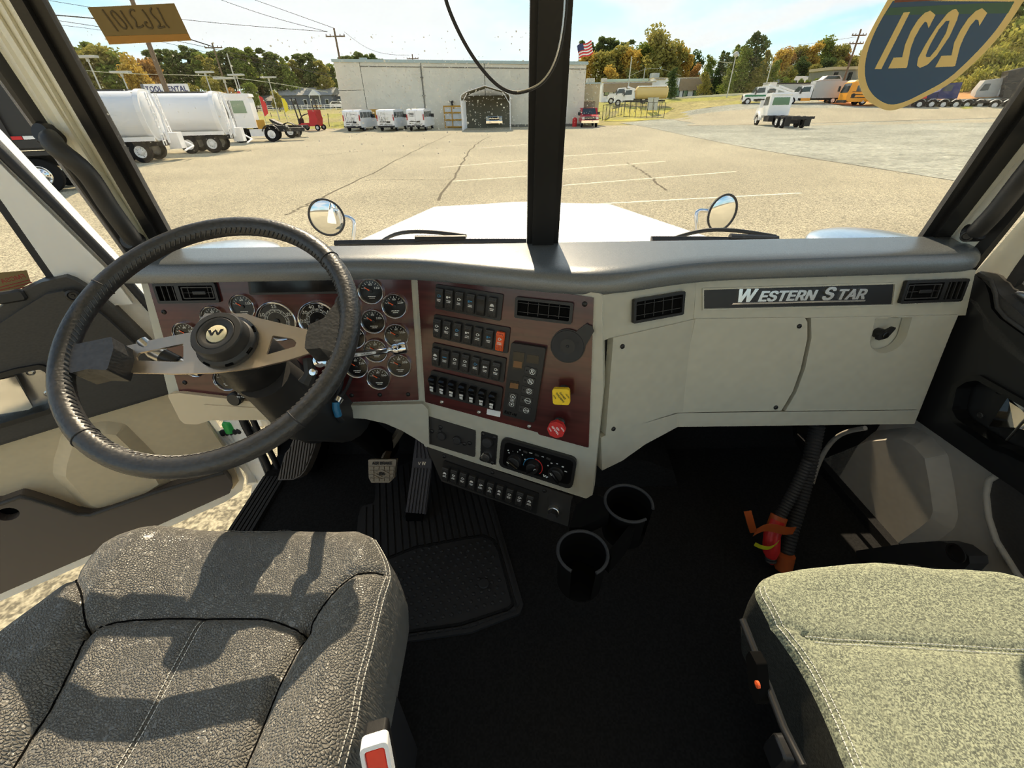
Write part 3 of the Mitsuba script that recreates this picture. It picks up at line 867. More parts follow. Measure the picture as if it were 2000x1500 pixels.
for pts, Y, r, m_, lab in (([(60, 26), (150, 33), (260, 47), (418, 92)], 55, .045, 'm_wire', 'thick dark power line crossing behind the paper card'), ([(60, -5), (170, 13), (330, 35), (640, 62)], 60, .02, 'm_wire', 'thin power line high on the left'), ([(70, 34), (240, 60), (420, 96), (655, 152)], 66, .025, 'm_wire', 'power line running down to the warehouse corner'),
                           ([(70, 44), (240, 66), (430, 108), (655, 146)], 70, .02, 'm_wire', 'lower power line running down to the warehouse corner'), ([(400, -12), (520, 30), (640, 62)], 62, .02, 'm_wire', 'power line sloping to the crossarm left of the warehouse'), ([(470, -10), (560, 22), (652, 55)], 64, .02, 'm_wire', 'uppermost power line left of the warehouse pole'),
                           ([(672, 62), (720, 95), (800, 108)], 85, .018, 'm_wire', 'faint line from the warehouse pole to the roof'), ([(120, 134), (260, 144), (420, 149), (640, 180)], 50, .025, 'm_wirelight', 'pale cable stretched in front of the pines'), ([(1560, 88), (1620, 80), (1672, 72)], 92, .018, 'm_wire', 'line left of the double crossarm pole'), ([(1227, 150), (1262, 135), (1330, 148)], 110, .03, 'm_polegrey', 'slack cable over the office roof'), ([(1385, 108), (1400, 118), (1432, 122)], 100, .04, 'm_wirelight', 'pale drooping cable before the evergreens')):
    p = spline([at(x, y, y=Y) for x, y in pts], 24)
    obj('power_line', tube(p, r, 5), m_, None, 40, lab, 'power line')

sg = thing('shop_sign', 'white roof sign reading TOOL RENTAL & HYDRAULICS in dark letters', 'sign')
sf = Fr(at(328, 181, y=62), V(1, .08, 0), V(0, 0, 1))
sw_, sh_ = 4.9, 1.75
part(sg, 'board', sf.put(bx(-sw_ / 2, sw_ / 2, -sh_ / 2, sh_ / 2, -.3, 0)), 'm_veh_white')
part(sg, 'lettering', sf.put(cat(moved(text('TOOL RENTAL', .50, .03), 0, .38), moved(text('& HYDRAULICS', .46, .03), 0, -.36))), 'm_navyflag')
part(sg, 'end_cap', sf.put(bx(-sw_ / 2 - .35, -sw_ / 2, -sh_ / 2, sh_ / 2, -.4, .02)), 'm_house')
sb = thing('shop_building', 'long low grey building behind the tank trailers', 'building')
q = at(330, 200, y=70)
part(sb, 'wall', bx(q[0] - 34, q[0] + 5, 70, 80, -.2, q[2] + .2), 'm_concrete')
part(sb, 'roof_edge', bx(q[0] - 34.2, q[0] + 5.2, 69.8, 80, q[2] + .2, q[2] + .65), 'm_roof')
part(sb, 'roof', loft([np.array([[q[0] - 34, 70, q[2] + .6], [q[0] + 5, 70, q[2] + .6], [q[0] + 5, 80, q[2] + .6], [q[0] - 34, 80, q[2] + .6]]), np.array([[q[0] - 33, 74, q[2] + 1.3], [q[0] + 4, 74, q[2] + 1.3], [q[0] + 4, 76, q[2] + 1.3], [q[0] - 33, 76, q[2] + 1.3]])]), 'm_terrain2', False)
for i in range(7):
    part(sb, 'window', bx(q[0] - 30 + i * 5, q[0] - 28 + i * 5, 69.9, 70, .9, q[2] - .4), 'm_window_dark')


def feather(px, y0, y1, Y, m_, label):
    k = thing('feather_flag', label, 'flag')
    a, b = at(px, y0, y=Y), at(px + 5, y1, y=Y)
    h = a[2] - b[2]
    part(k, 'mast', tube(np.array([V(a[0], Y, b[2] - 1.2), V(a[0], Y, a[2])]), .03, 6), 'm_polegrey')
    p = [(0, 0), (.55, .15 * h), (.62, .6 * h), (.4, .92 * h), (.1, h), (0, h)]
    part(k, 'cloth', moved(Fr(V(a[0], Y, b[2]), V(1, .3, 0), V(0, 0, 1)).put(poly(p, -.01, .01))), m_, 30)


feather(505, 187, 228, 66, 'm_flagred', 'red feather flag beside the yard truck')
feather(549, 191, 220, 72, 'm_flagyellow', 'yellow feather flag on the verge')
uf = thing('national_flag', 'stars and stripes flag flying over the end of the warehouse', 'flag')
a, b = at(1131, 97, y=95), at(1152, 96, y=95)
ff = Fr(at(1131, 115, y=95), V(1, 0, .28), V(-.1, 0, 1))
FWd, FH = 2.6, 1.9
for i in range(9):
    part(uf, 'stripe', ff.put(grid(8, 2, lambda s, t, i=i: np.stack([s * FWd, (i + t) * FH / 9 + .12 * np.sin(s * 7), .15 * np.sin(s * 6)], -1))), 'm_flagred' if i % 2 == 0 else 'm_veh_white', True)
part(uf, 'canton', ff.put(grid(5, 2, lambda s, t: np.stack([s * FWd * .42, FH * .5 + t * FH * .5 + .12 * np.sin(s * 3), .04 + .15 * np.sin(s * 2.5)], -1))), 'm_navyflag', True)
part(uf, 'mast', tube(np.array([V(a[0], 95, 2), V(a[0], 95, a[2] + 1.0)]), .05, 6), 'm_polegrey')

# ---------------------------------------------------------------- houses, fences left
def house(x, y, w, dpt, h, rise, label, z=None, porch=False, m_='m_house'):
    k = thing('house', label, 'house')
    z = gz(x, y) if z is None else z
    part(k, 'wall', bx(x - w / 2, x + w / 2, y, y + dpt, z - .5, z + h), m_)
    g = loft([np.array([[xx, y - .4, z + h], [xx, y + dpt + .4, z + h], [xx, y + dpt / 2, z + h + rise]]) for xx in (x - w / 2 - .4, x + w / 2 + .4)])
    part(k, 'roof', g, 'm_roof', False)
    n = max(2, int(w / 2.6))
    for i in range(n):
        c = x - w / 2 + (i + .5) * w / n
        f = part(k, 'window', bx(c - .5, c + .5, y - .06, y, z + 1.0, z + 2.3), 'm_veh_white')
        part(f, 'pane', bx(c - .4, c + .4, y - .08, y - .05, z + 1.1, z + 2.2), 'm_window_dark')
    if porch:
        c = x + w * .22
        part(k, 'porch_roof', loft([np.array([[c - 1.6, yy, z + h - .1], [c + 1.6, yy, z + h - .1], [c, yy, z + h + 1.3]]) for yy in (y - 1.6, y + .5)]), 'm_veh_white', False)
        for s in (-1.4, 1.4):
            part(k, 'porch_post', bx(c + s - .08, c + s + .08, y - 1.5, y - 1.35, z, z + h), 'm_veh_white')
        part(k, 'porch_rail', bx(c - 1.5, c + 1.5, y - 1.5, y - 1.4, z + .4, z + 1.0), 'm_pallet')
    return k


q = at(600, 213, y=146)
house(q[0], 146, 15.5, 9, 3.3, 1.9, 'grey house with a white gabled porch beyond the white fence', q[2], True)
q = at(665, 212, y=150)
house(q[0], 150, 9, 8, 3.0, 1.6, 'grey house just left of the warehouse', q[2])
q = at(525, 216, y=150)
house(q[0], 152, 11, 8, 2.4, 1.4, 'low grey shed behind the feather flags', q[2])
wf_ = thing('white_fence', 'white rail fence in front of the grey houses', 'fence')
p0, p1 = at(500, 217, y=128), at(668, 214.5, y=132)
for i in range(16):
    p = p0 + (p1 - p0) * i / 15
    part(wf_, 'post', moved(trimesh.creation.box([.14, .14, 1.3]), p[0], p[1], p[2] + .55), 'm_veh_white')
for h in (.35, .75, 1.1):
    part(wf_, 'rail', tube(np.array([p0 + V(0, 0, h), p1 + V(0, 0, h)]), .06, 5), 'm_veh_white')
for px, py in ((534, 241), (561, 240), (646, 250)):
    p = at(px, py, z=0.0)
    obj('fence_post', moved(cat(tube(np.array([V(-.15, 0, 0), V(0, 0, 1.6)]), .04, 6), lathe([(.06, 1.58), (.06, 1.66), (.001, 1.68)], 8)), *p), 'm_frame', None, 40, 'thin dark fence post %s' % {534: 'below the red feather flag', 561: 'below the yellow feather flag', 646: 'left of the leftmost van'}[px], 'fence post')


def car(x, y, heading, label, m_, z=None):
    k = thing('car', label, 'car')
    v_ = Veh(k, x, y, heading, z)
    v_.prof('body', [(-2.3, .35), (2.3, .35), (2.35, .8), (1.3, .98), (.6, 1.62), (-1.6, 1.66), (-2.25, 1.1)], -.9, .9, m_, .08)
    for s in (-1, 1):
        v_.side('side_window', [(-1.9, 1.08), (.95, 1.08), (.5, 1.52), (-1.5, 1.54)], s * .905, 'm_window_dark')
    for f in (-1.45, 1.45):
        v_.pair(f, .8, 'car')


q = at(664, 212, y=137)
car(q[0], 137, 90, 'white car parked by the grey houses', 'm_veh_white', q[2])

# ---------------------------------------------------------------- office, trucks and bus on the right
of = thing('office_building', 'low pale office block with a brown fascia at the edge of the right-hand lot', 'building')
oz = gz(42, 118)


def wing(x0, x1, py0, py1, Y, fas, wins, top_m='m_tan_wall', parent=of):
    a, b = at(x0, py1, y=Y), at(x1, py1, y=Y)
    t = at((x0 + x1) / 2, py0, y=Y)[2]
    z0 = min(a[2], b[2]) - 1.0
    part(parent, 'wall', bx(a[0], b[0], Y, Y + 9, z0, t), 'm_veh_white')
    f0 = t - fas
    part(parent, 'fascia', bx(a[0] + .3, b[0] - .9, Y - .35, Y, f0, t - .1), 'm_wall_brown')
    part(parent, 'parapet', bx(a[0] - .1, b[0] + .1, Y - .1, Y + 9, t, t + .15), 'm_tan_wall')
    for px, w, y0, y1 in wins:
        c, c2 = at(px, y0, y=Y), at(px, y1, y=Y)
        f = part(parent, 'window', bx(c[0] - w, c[0] + w, Y - .12, Y, c2[2], c[2]), 'm_frame')
        part(f, 'pane', bx(c[0] - w + .12, c[0] + w - .12, Y - .15, Y - .1, c2[2] + .12, (c[2] + c2[2]) / 2 + .5), 'm_window_green')
        part(f, 'pane', bx(c[0] - w + .12, c[0] + w - .12, Y - .15, Y - .1, (c[2] + c2[2]) / 2 + .62, c[2] - .12), 'm_window_green')


wing(1320, 1402, 152, 191, 116, 2.3, [(1324, .55, 171, 189), (1340, .55, 171, 189), (1360, .55, 171, 188), (1380, .55, 171, 187)])
wing(1173, 1275, 161, 205, 112, 1.7, [(1185, .55, 176, 187), (1203, .55, 176, 187)])
wing(1270, 1300, 153, 205, 114, .2, [])
for x0, x1, y0, y1, m_ in ((1186, 1268, 153, 161, 'm_greenhouse'), (1275, 1290, 142, 155, 'm_polegrey'), (1148, 1163, 152, 162, 'm_polegrey'), (1178, 1187, 152, 161, 'm_polegrey'), (1320, 1344, 151, 153, 'm_veh_white')):
    a, b = at(x0, y1, y=116), at(x1, y0, y=116)
    part(of, 'roof_unit', bx(a[0], b[0], 116.5, 119, a[2] - .3, b[2]), m_)
wk = thing('road_edge', 'pale kerbed road edge climbing past the office', 'kerb')
p = spline([at(x, y, y=Y) for x, y, Y in ((1230, 199, 106), (1300, 193, 106), (1360, 188.5, 106), (1420, 184.5, 104), (1482, 181.5, 102))], 24)
part(wk, 'kerb', sweep(p, [(-.6, -.3), (.6, -.3), (.6, .12), (-.6, .12)], V(0, 0, 1)), 'm_line', 30)


def box_truck(px, py, Y, heading, label, m_cab, body=None, hood=True, green=False, name='truck', z=None):
    k = thing(name, label, 'truck')
    q = at(px, py, y=Y)
    v_ = Veh(k, q[0], Y, heading, q[2])
    v_.prof('cab', [(.2, .9), (2.2, .9), (2.25, 1.6), (1.75, 2.55), (.3, 2.65), (.2, 2.4)], -1.05, 1.05, m_cab, .06)
    v_.prof('hood', [(2.0, .6), (3.6, .6), (3.7, 1.2), (3.5, 1.55), (2.2, 1.75)], -1.0, 1.0, m_cab, .08)
    v_.box('bumper', 3.6, 3.8, -1.1, 1.1, .45, .75, 'm_chrome')
    v_.back('grille', quad(-.5, .5, .8, 1.4), 3.7, -.03, 'm_frame')
    for s in (-1, 1):
        v_.side('side_window', [(.6, 1.75), (1.95, 1.7), (1.65, 2.4), (.6, 2.42)], s * 1.055, 'm_window_dark')
        v_.box('door_mirror', 1.9, 2.05, min(s * 1.1, s * 1.4), max(s * 1.1, s * 1.4), 1.5, 2.2, 'm_frame')
    part(k, 'windshield', v_.S.put(loft([np.array([[2.27, 1.72, z_] for z_ in (-.95, .95)] + [[1.83, 2.5, z_] for z_ in (.85, -.85)]), np.array([[2.31, 1.74, z_] for z_ in (-.95, .95)] + [[1.87, 2.52, z_] for z_ in (.85, -.85)])])), 'm_window_dark', 30)
    v_.box('chassis', -5.5, 3.2, -.4, .4, .6, .85, 'm_frame')
    v_.pair(2.9, .95)
    v_.pair(-3.2, .95)
    if body == 'utility':
        v_.prof('utility_body', quad(-5.6, .1, .85, 3.1), -1.15, 1.15, 'm_greyvan', .05)
        v_.box('amber_panel', .2, 1.6, -1.06, -1.0, .5, .9, 'm_bus')
    elif body == 'tank':
        B = Fr(v_.S.pt(0, 0, 0), v_.R.u, V(0, 0, 1))
        part(k, 'tank', B.put(loft([ring3(rr(2.2, 1.9, .8, 6, 0, 2.0) * s + [0, (1 - s) * 2], z_) for s, z_ in ((.7, .1), (1, .3), (1, 5.6), (.7, 5.8))])), 'm_tankyellow', 40)
        v_.box('tank_top', -5.4, -.5, -.9, .9, 2.85, 3.05, 'm_veh_white')
    elif body == 'frame':
        v_.prof('boom', [(-5, 1.0), (0, 2.6), (0, 2.9), (-5, 1.3)], -.2, .2, m_cab, .02)
    if green:
        v_.box('green_stripe', .3, 3.5, -1.08, 1.08, 1.2, 1.45, 'm_greenpaint')
    return k


box_truck(1492, 205, 86, -75, 'white truck with a green stripe at the far left of the right-hand row', 'm_veh_white', 'frame', green=True)
box_truck(1512, 205, 90, -75, 'white truck with green trim half hidden behind the chassis truck', 'm_veh_white', 'frame', green=True)
box_truck(1577, 204, 84, -78, 'white utility truck with a grey service body left of the school bus', 'm_veh_white', 'utility')
box_truck(1237, 207, 94, -80, 'white truck carrying a yellowish tank behind the chain fence', 'm_veh_white', 'tank')
box_truck(1222, 203, 99, -80, 'white truck with a raised arm behind the tank truck', 'm_veh_white', 'frame')
tl = thing('box_trailer', 'long pale trailer parked on the rise behind the white trucks', 'trailer')
a, b, c = at(1495, 196, y=98), at(1580, 196, y=98), at(1540, 164, y=98)
part(tl, 'body', bx(a[0], b[0], 98, 100.5, a[2] + .4, c[2]), 'm_trailer')
part(tl, 'roof', bx(a[0] - .05, b[0] + .05, 97.95, 100.55, c[2], c[2] + .18), 'm_frame')
part(tl, 'nose', bx(a[0] - .05, a[0] + 1.3, 97.9, 100.5, c[2] - .8, c[2] + .3), 'm_veh_white')
for dx in (2, b[0] - a[0] - 3):
    part(tl, 'leg', bx(a[0] + dx, a[0] + dx + .3, 98, 98.3, a[2] - 2.0, a[2] + .5), 'm_frame')

bs = thing('school_bus', 'orange-yellow school bus half hidden by the shield decal', 'school bus')
q = at(1632, 206, y=79)
v_ = Veh(bs, q[0] + .6, 79, -82, q[2])
v_.prof('body', [(-10.5, .45), (-.6, .45), (0, .7), (0, 1.6), (-.3, 2.9), (-.7, 3.0), (-10.5, 3.0)], -1.2, 1.2, 'm_bus', .08)
v_.prof('roof', [(-10.5, 2.98), (-.5, 2.98), (-.75, 3.22), (-10.4, 3.22)], -1.1, 1.1, 'm_busroof', .05)
part(bs, 'windshield', v_.S.put(loft([np.array([[-.02, 1.65, z_] for z_ in (-1.1, 1.1)] + [[-.3, 2.8, z_] for z_ in (1.05, -1.05)]), np.array([[.03, 1.66, z_] for z_ in (-1.1, 1.1)] + [[-.25, 2.82, z_] for z_ in (1.05, -1.05)])])), 'm_window_dark', 30)
for i in range(8):
    f = v_.side('window', quad(-3.8 - i * .95, -3.0 - i * .95, 1.85, 2.55), -1.21, 'm_frame')
    v_.side('pane', quad(-3.74 - i * .95, -3.06 - i * .95, 1.9, 2.5), -1.225, 'm_window_dark', parent=f)
v_.side('driver_window', quad(-2.2, -1.1, 1.8, 2.5), -1.21, 'm_window_dark')
for u in (.95, 1.35, 1.7):
    v_.side('rub_rail', quad(-10.4, -.6, u, u + .07), -1.22, 'm_frame')
v_.side('emblem', arc_pts(-.9, 1.25, .28, 0, 340, 14), -1.22, 'm_frame')
v_.pair(-2.6, 1.05)
v_.pair(-8.5, 1.05)
for s in (-1, 1):
    v_.box('door_mirror', .1, .3, min(s * 1.2, s * 1.5), max(s * 1.2, s * 1.5), 1.8, 2.5, 'm_frame')
v_.box('bumper', -.2, .15, -1.2, 1.2, .35, .7, 'm_frame')

q = at(1612, 168, y=100)
car(q[0], 100, -85, 'grey SUV on the rise above the utility truck', 'm_greyvan', q[2])
gh_ = thing('grey_building', 'two-storey grey building with large windows beside the shield decal', 'building')
a, b, t = at(1618, 166, y=106), at(1712, 166, y=106), at(1650, 136, y=106)
part(gh_, 'wall', bx(a[0], b[0], 106, 114, a[2] - 2, t[2]), 'm_wall_grey')
part(gh_, 'parapet', bx(a[0] - .3, b[0], 105.7, 114, t[2], t[2] + .5), 'm_tan_wall')
for px in (1630, 1658, 1685):
    c, d_ = at(px - 7, 162, y=106), at(px + 7, 141, y=106)
    f = part(gh_, 'window', bx(c[0], d_[0], 105.8, 106, c[2], d_[2]), 'm_frame')
    part(f, 'pane', bx(c[0] + .15, d_[0] - .15, 105.7, 105.82, c[2] + .15, d_[2] - .15), 'm_window_dark')
q = at(1575, 164, y=122)
house(q[0], 122, 14, 8, 1.6, 1.6, 'pale-roofed house half sunk behind the trailer', q[2] - 1.5, m_='m_trailer')
q = at(1596, 150, y=132)
house(q[0], 132, 6, 6, 1.6, 1.8, 'small house with an orange-tan gable above the trailer', q[2] - 1.2, m_='m_pallet')  # walls share the orange-tan of the pallets

ct = thing('chassis_truck', 'white cab truck with a bare black chassis standing on the gravel', 'truck')
qa, qb = gp(1486, 245), gp(1570, 252)
ang = math.degrees(math.atan2(*(qa - qb)))
ctr = gp(1545, 251.5)
v_ = Veh(ct, ctr[0] + .6, ctr[1] + 1.6, ang + 8, 0.0)
v_.prof('cab', [(3.6, 1.0), (5.6, 1.0), (5.65, 1.8), (5.2, 2.85), (3.75, 2.95), (3.6, 2.7)], -1.1, 1.1, 'm_veh_white', .08)
v_.prof('hood', [(5.4, .75), (7.3, .75), (7.45, 1.3), (7.2, 1.6), (5.6, 1.95)], -1.0, 1.0, 'm_veh_white', .10)
v_.prof('roof', [(3.5, 2.9), (5.2, 2.82), (5.1, 3.0), (3.55, 3.06)], -1.12, 1.12, 'm_veh_white', .04)
f = v_.back('rear_window', [(-.85, 1.95), (.85, 1.95), (.8, 2.62), (-.8, 2.62)], 3.6, .03, 'm_window_green')
for s in (-1, 1):
    v_.side('side_window', [(3.95, 1.95), (5.3, 1.9), (5.05, 2.7), (4.0, 2.72)], s * 1.105, 'm_window_dark')
    v_.box('door_mirror', 5.2, 5.35, min(s * 1.15, s * 1.5), max(s * 1.15, s * 1.5), 1.7, 2.4, 'm_veh_white')
    v_.box('frame_rail', -2.6, 6.8, s * .42 - .06, s * .42 + .06, .75, 1.02, 'm_frame')
    v_.prof('front_fender', [*arc_pts(6.4, .52, .78, 0, 180, 12), *arc_pts(6.4, .52, .66, 180, 0, 12)], s * .98 - .2, s * .98 + .2, 'm_veh_white', 0)
    v_.box('fuel_tank', 3.0, 4.4, min(s * .55, s * 1.05), max(s * .55, s * 1.05), .45, .95, 'm_frame')
for f in (-2.4, -1.4, .4, 1.8, 2.8):
    v_.box('cross_member', f, f + .15, -.4, .4, .78, .98, 'm_frame')
v_.box('axle', -.75, .75, -.5, .5, .4, .8, 'm_frame')
v_.box('rear_beam', -2.75, -2.55, -1.0, 1.0, .85, 1.05, 'm_frame')
v_.box('mudflap', -1.75, -1.7, -1.2, -.65, .2, 1.0, 'm_frame')
v_.box('mudflap', -1.75, -1.7, .65, 1.2, .2, 1.0, 'm_frame')
v_.pair(6.4, .98)
v_.pair(.66, .95)
v_.pair(-.66, .95)

for i, (px, py, Y, lab) in enumerate(((1745, 211, 74, 'dark tractor chassis directly below the shield decal'), (1800, 212, 72, 'dark tractor chassis right of the decal tip'), (1846, 212.5, 71, 'dark tractor chassis third in the row at the far right'), (1892, 213, 70, 'dark tractor chassis before the white sleeper cab'), (1945, 214, 68, 'dark tractor chassis nearest the passenger-side pillar'))):
    k = thing('tractor_chassis', lab, 'truck', 'row of tractor chassis under the bank')
    q = at(px, py, y=Y)
    v_ = Veh(k, q[0], Y, -62, q[2])
    v_.box('chassis', -2.2, 3.2, -.45, .45, .75, 1.0, 'm_frame')
    v_.prof('fifth_wheel', [(-.6, 1.0), (.5, 1.0), (.4, 1.2), (-.4, 1.2)], -.5, .5, 'm_frame')
    for f in (-.68, .68):
        v_.pair(f, .98)
        for s in (-1, 1):
            v_.prof('mudguard', [*arc_pts(f, .52, .66, 30, 150, 8), *arc_pts(f, .52, .61, 150, 30, 8)], s * .98 - .28, s * .98 + .28, 'm_greyvan', 0)
sc_ = thing('sleeper_cab', 'white sleeper-cab tractor at the far right under the bank', 'truck')
q = at(1912, 204, y=74)
v_ = Veh(sc_, q[0], 74, -62, q[2] - .3)
v_.prof('cab', [(-1.1, 1.0), (1.2, 1.0), (1.3, 2.0), (.9, 3.2), (-.9, 3.4), (-1.1, 3.2)], -1.1, 1.1, 'm_greyvan', .08)
v_.side('side_window', [(.1, 2.0), (1.0, 1.95), (.75, 2.75), (.1, 2.8)], -1.105, 'm_window_dark')
v_.back('rear_window', quad(-.4, .4, 2.3, 2.8), -1.1, .03, 'm_window_dark')
v_.box('fairing', -1.4, -1.15, -1.0, 1.0, 1.0, 3.2, 'm_veh_white')
v_.box('chassis', -4, 2.0, -.45, .45, .7, 1.0, 'm_frame')
v_.pair(1.6, .98)
v_.pair(-2.6, .98)
db = thing('tipper_bed', 'tipped dark dump bed behind the sleeper cab', 'truck bed')
q = at(1952, 205, y=72)
v_ = Veh(db, q[0], 72, -62, q[2])
v_.prof('body', [(-1.5, .6), (.3, .4), (1.2, 3.9), (-.4, 4.3)], -1.2, 1.2, 'm_dumpdark', .05)
for f in (1.0, 1.8, 2.6, 3.4):
    v_.prof('side_rib', [(-1.3 + f * .28, f), (.4 + f * .24, f - .2), (.44 + f * .24, f - .05), (-1.26 + f * .28, f + .15)], -1.3, -1.2, 'm_dumpdark', 0)
for i, (px, col_) in enumerate(((1778, 'm_flagred'), (1836, 'm_navyflag'))):
    k = thing('tractor_cab', ('red' if i == 0 else 'dark blue') + ' tractor cab partly behind the tip of the shield decal', 'truck')
    q = at(px, 209, y=73)
    v_ = Veh(k, q[0], 73, -62, q[2])
    v_.prof('cab', [(-1.2, 1.0), (1.0, 1.0), (1.1, 1.9), (.7, 2.8), (-1.0, 2.9)], -1.1, 1.1, col_, .06)
    v_.side('side_window', [(-.2, 1.9), (.8, 1.9), (.6, 2.6), (-.15, 2.65)], -1.11, 'm_window_dark')
    v_.prof('hood', [(.9, .8), (2.6, .8), (2.6, 1.5), (1.0, 1.9)], -.95, .95, col_, .06)
    v_.pair(1.9, .95)

cf_ = thing('chain_fence', 'chain-link fence around the yellow grass beside the red pickup', 'fence')
fp_ = [at(x, y, y=Y) for x, y, Y in ((1182, 233, 74), (1218, 221, 84), (1262, 233, 80), (1297, 228, 80))]
fl_ = [(at(1176, 236, z=0.), at(1218, 224, y=88)), (at(1218, 224, y=88), at(1290, 222, y=90)), (at(1218, 229, y=80), at(1296, 231, y=79))]
for a, b in fl_:
    for i in range(8):
        p = a + (b - a) * i / 7
        part(cf_, 'post', tube(np.array([p, p + V(0, 0, 2.1)]), .04, 6), 'm_frame')
    for h in (.1, 2.05):
        part(cf_, 'rail', tube(np.array([a + V(0, 0, h), b + V(0, 0, h)]), .03, 5), 'm_frame')
    ms = []
    n = int(np.linalg.norm(b - a) / .55)
    for i in range(n):
        p, q = a + (b - a) * i / n, a + (b - a) * min(1, (i + 1.6) / n)
        ms += [tube(np.array([p, q + V(0, 0, 2.0)]), .009, 3), tube(np.array([q, p + V(0, 0, 2.0)]), .009, 3)]
    part(cf_, 'mesh', cat(ms), 'm_polegrey', False)
for i, px in enumerate((1268, 1278)):
    q = at(px, 215, y=88)
    k = thing('utility_cabinet', 'grey utility cabinet behind the chain fence, %s of two' % ('left' if i == 0 else 'right'), 'cabinet')
    part(k, 'body', moved(trimesh.creation.box([.75, .6, 1.7]), q[0], 88, q[2] + .85), 'm_polegrey')
    part(k, 'lid', moved(trimesh.creation.box([.85, .7, .12]), q[0], 88, q[2] + 1.75), 'm_trailer')

# ---------------------------------------------------------------- trees
def leaf_cards(centres, radii, n, size, rs, squash=1.0):
    """n small leaf tufts scattered in the shells of ellipsoidal clumps, as pairs of triangles."""
    pick = rs.randint(0, len(centres), n)
    d = rs.normal(size=(n, 3))
    d /= np.linalg.norm(d, axis=1, keepdims=True)
    p = centres[pick] + d * radii[pick][:, None] * (rs.rand(n, 1) ** .45) * [1, 1, squash]
    a = rs.normal(size=(n, 3))
    a /= np.linalg.norm(a, axis=1, keepdims=True)
    b = np.cross(a, rs.normal(size=(n, 3)))
    b /= np.linalg.norm(b, axis=1, keepdims=True)
    s = size * (.6 + .8 * rs.rand(n, 1))
    v = np.stack([p - a * s, p + b * s * .55, p + a * s, p - b * s * .55], 1).reshape(-1, 3)
    i = np.arange(n) * 4
    return trimesh.Trimesh(v, np.vstack([np.stack([i, i + 1, i + 2], 1), np.stack([i, i + 2, i + 3], 1)]), process=False)


def tree_kind(kind, seed):
    """Unit-height crown and trunk of one kind of tree."""
    rs = np.random.RandomState(seed)
    if kind == 'pine':
        n = 17
        h = np.linspace(.42, .97, n)
        c = np.column_stack([rs.normal(0, .06, n), rs.normal(0, .06, n), h])
        r = .105 * (1.25 - .75 * (h - .42) / .55) * rs.uniform(.7, 1.3, n)
        crown = leaf_cards(c, r * 1.15, 2400, .027, rs, .7)
        tr = [(.012, 0), (.010, .4), (.006, .9)]
    elif kind == 'cedar':
        n = 22
        h = np.linspace(.06, .97, n)
        c = np.column_stack([rs.normal(0, .06, n), rs.normal(0, .06, n), h])
        r = .26 * (1.02 - h) ** .7 * rs.uniform(.8, 1.2, n) + .015
        crown = leaf_cards(c, r, 2600, .026, rs, .9)
        tr = [(.012, 0), (.006, .6)]
    elif kind == 'shrub':
        n = 16
        c = np.column_stack([rs.uniform(-.6, .6, n), rs.uniform(-.4, .4, n), rs.uniform(.15, .75, n)])
        r = rs.uniform(.18, .34, n)
        crown = leaf_cards(c, r, 2000, .055, rs)
        tr = [(.02, 0), (.01, .4)]
    else:
        n = 26
        t = rs.rand(n) * 6.283
        rad = .24 * np.sqrt(rs.rand(n))
        h = rs.uniform(.26, .92, n)
        w = np.sqrt(np.maximum(1 - ((h - .55) / .45) ** 2, .05))
        c = np.column_stack([rad * w * np.cos(t), rad * w * np.sin(t), h])
        r = rs.uniform(.08, .15, n)
        crown = leaf_cards(c, r * 1.15, 3600, .030, rs, .9)
        tr = [(.022, 0), (.016, .3), (.006, .8)]
    limbs = []
    for i in range(5 if kind in ('oak', 'pine') else 0):
        z0 = rs.uniform(.3, .6)
        e = V(rs.uniform(-.2, .2), rs.uniform(-.2, .2), z0 + .2)
        limbs.append(tube(np.array([V(0, 0, z0), e]), [.006, .002], 5))
    return crown, cat(tube(np.array([[0, 0, z] for _, z in tr], float), [r_ for r_, _ in tr], 7), *limbs)


TREES = {(k, i): tuple(mikit.ply(m_, None, smooth=False) for m_ in tree_kind(k, 10 * i + len(k))) for k in ('pine', 'oak', 'cedar', 'shrub') for i in range(3)}
rt = random.Random(7)


def tree(px, ptop, pbot, Y, kind, leaf, label, width=1.0, group=None):
    a = at(px, pbot, y=Y)
    t = at(px, ptop, y=Y)
    h = t[2] - a[2] + .5
    if pbot > 180 and kind != 'shrub':
        zb = min(a[2], gz(a[0], Y)) - .2
    else:
        zb = a[2] - .3
    h = t[2] - zb
    k = thing({'pine': 'pine_tree', 'oak': 'broadleaf_tree', 'cedar': 'evergreen_tree', 'shrub': 'shrub'}[kind], label, 'shrub' if kind == 'shrub' else 'tree', group)
    s = max(h, t[2] - a[2]) if kind != 'shrub' else h
    ang = rt.uniform(0, 6.28)
    w = s * width
    M = np.array([[w * math.cos(ang), -w * math.sin(ang), 0, a[0]], [w * math.sin(ang), w * math.cos(ang), 0, Y], [0, 0, s, zb], [0, 0, 0, 1.0]])
    c, tr = TREES[(kind, rt.randrange(3))]
    part(k, 'crown', c, LEAF[leaf], place=M)
    part(k, 'trunk', tr, 'm_bark', place=M)


LT = {('pine', 'pine'): 'tall dark pine', ('pine', 'green'): 'mid-green pine', ('pine', 'olive'): 'olive-toned pine', ('oak', 'gold'): 'golden autumn tree', ('oak', 'olive'): 'olive-green broadleaf tree', ('oak', 'rust'): 'rusty autumn tree', ('oak', 'green'): 'green broadleaf tree', ('cedar', 'dark'): 'dark evergreen', ('cedar', 'green'): 'green evergreen', ('cedar', 'olive'): 'olive evergreen', ('oak', 'dark'): 'dark green broadleaf tree', ('oak', 'vine'): 'yellow-green broadleaf tree'}


ORD = 'first second third fourth fifth sixth seventh eighth ninth tenth eleventh twelfth'.split()


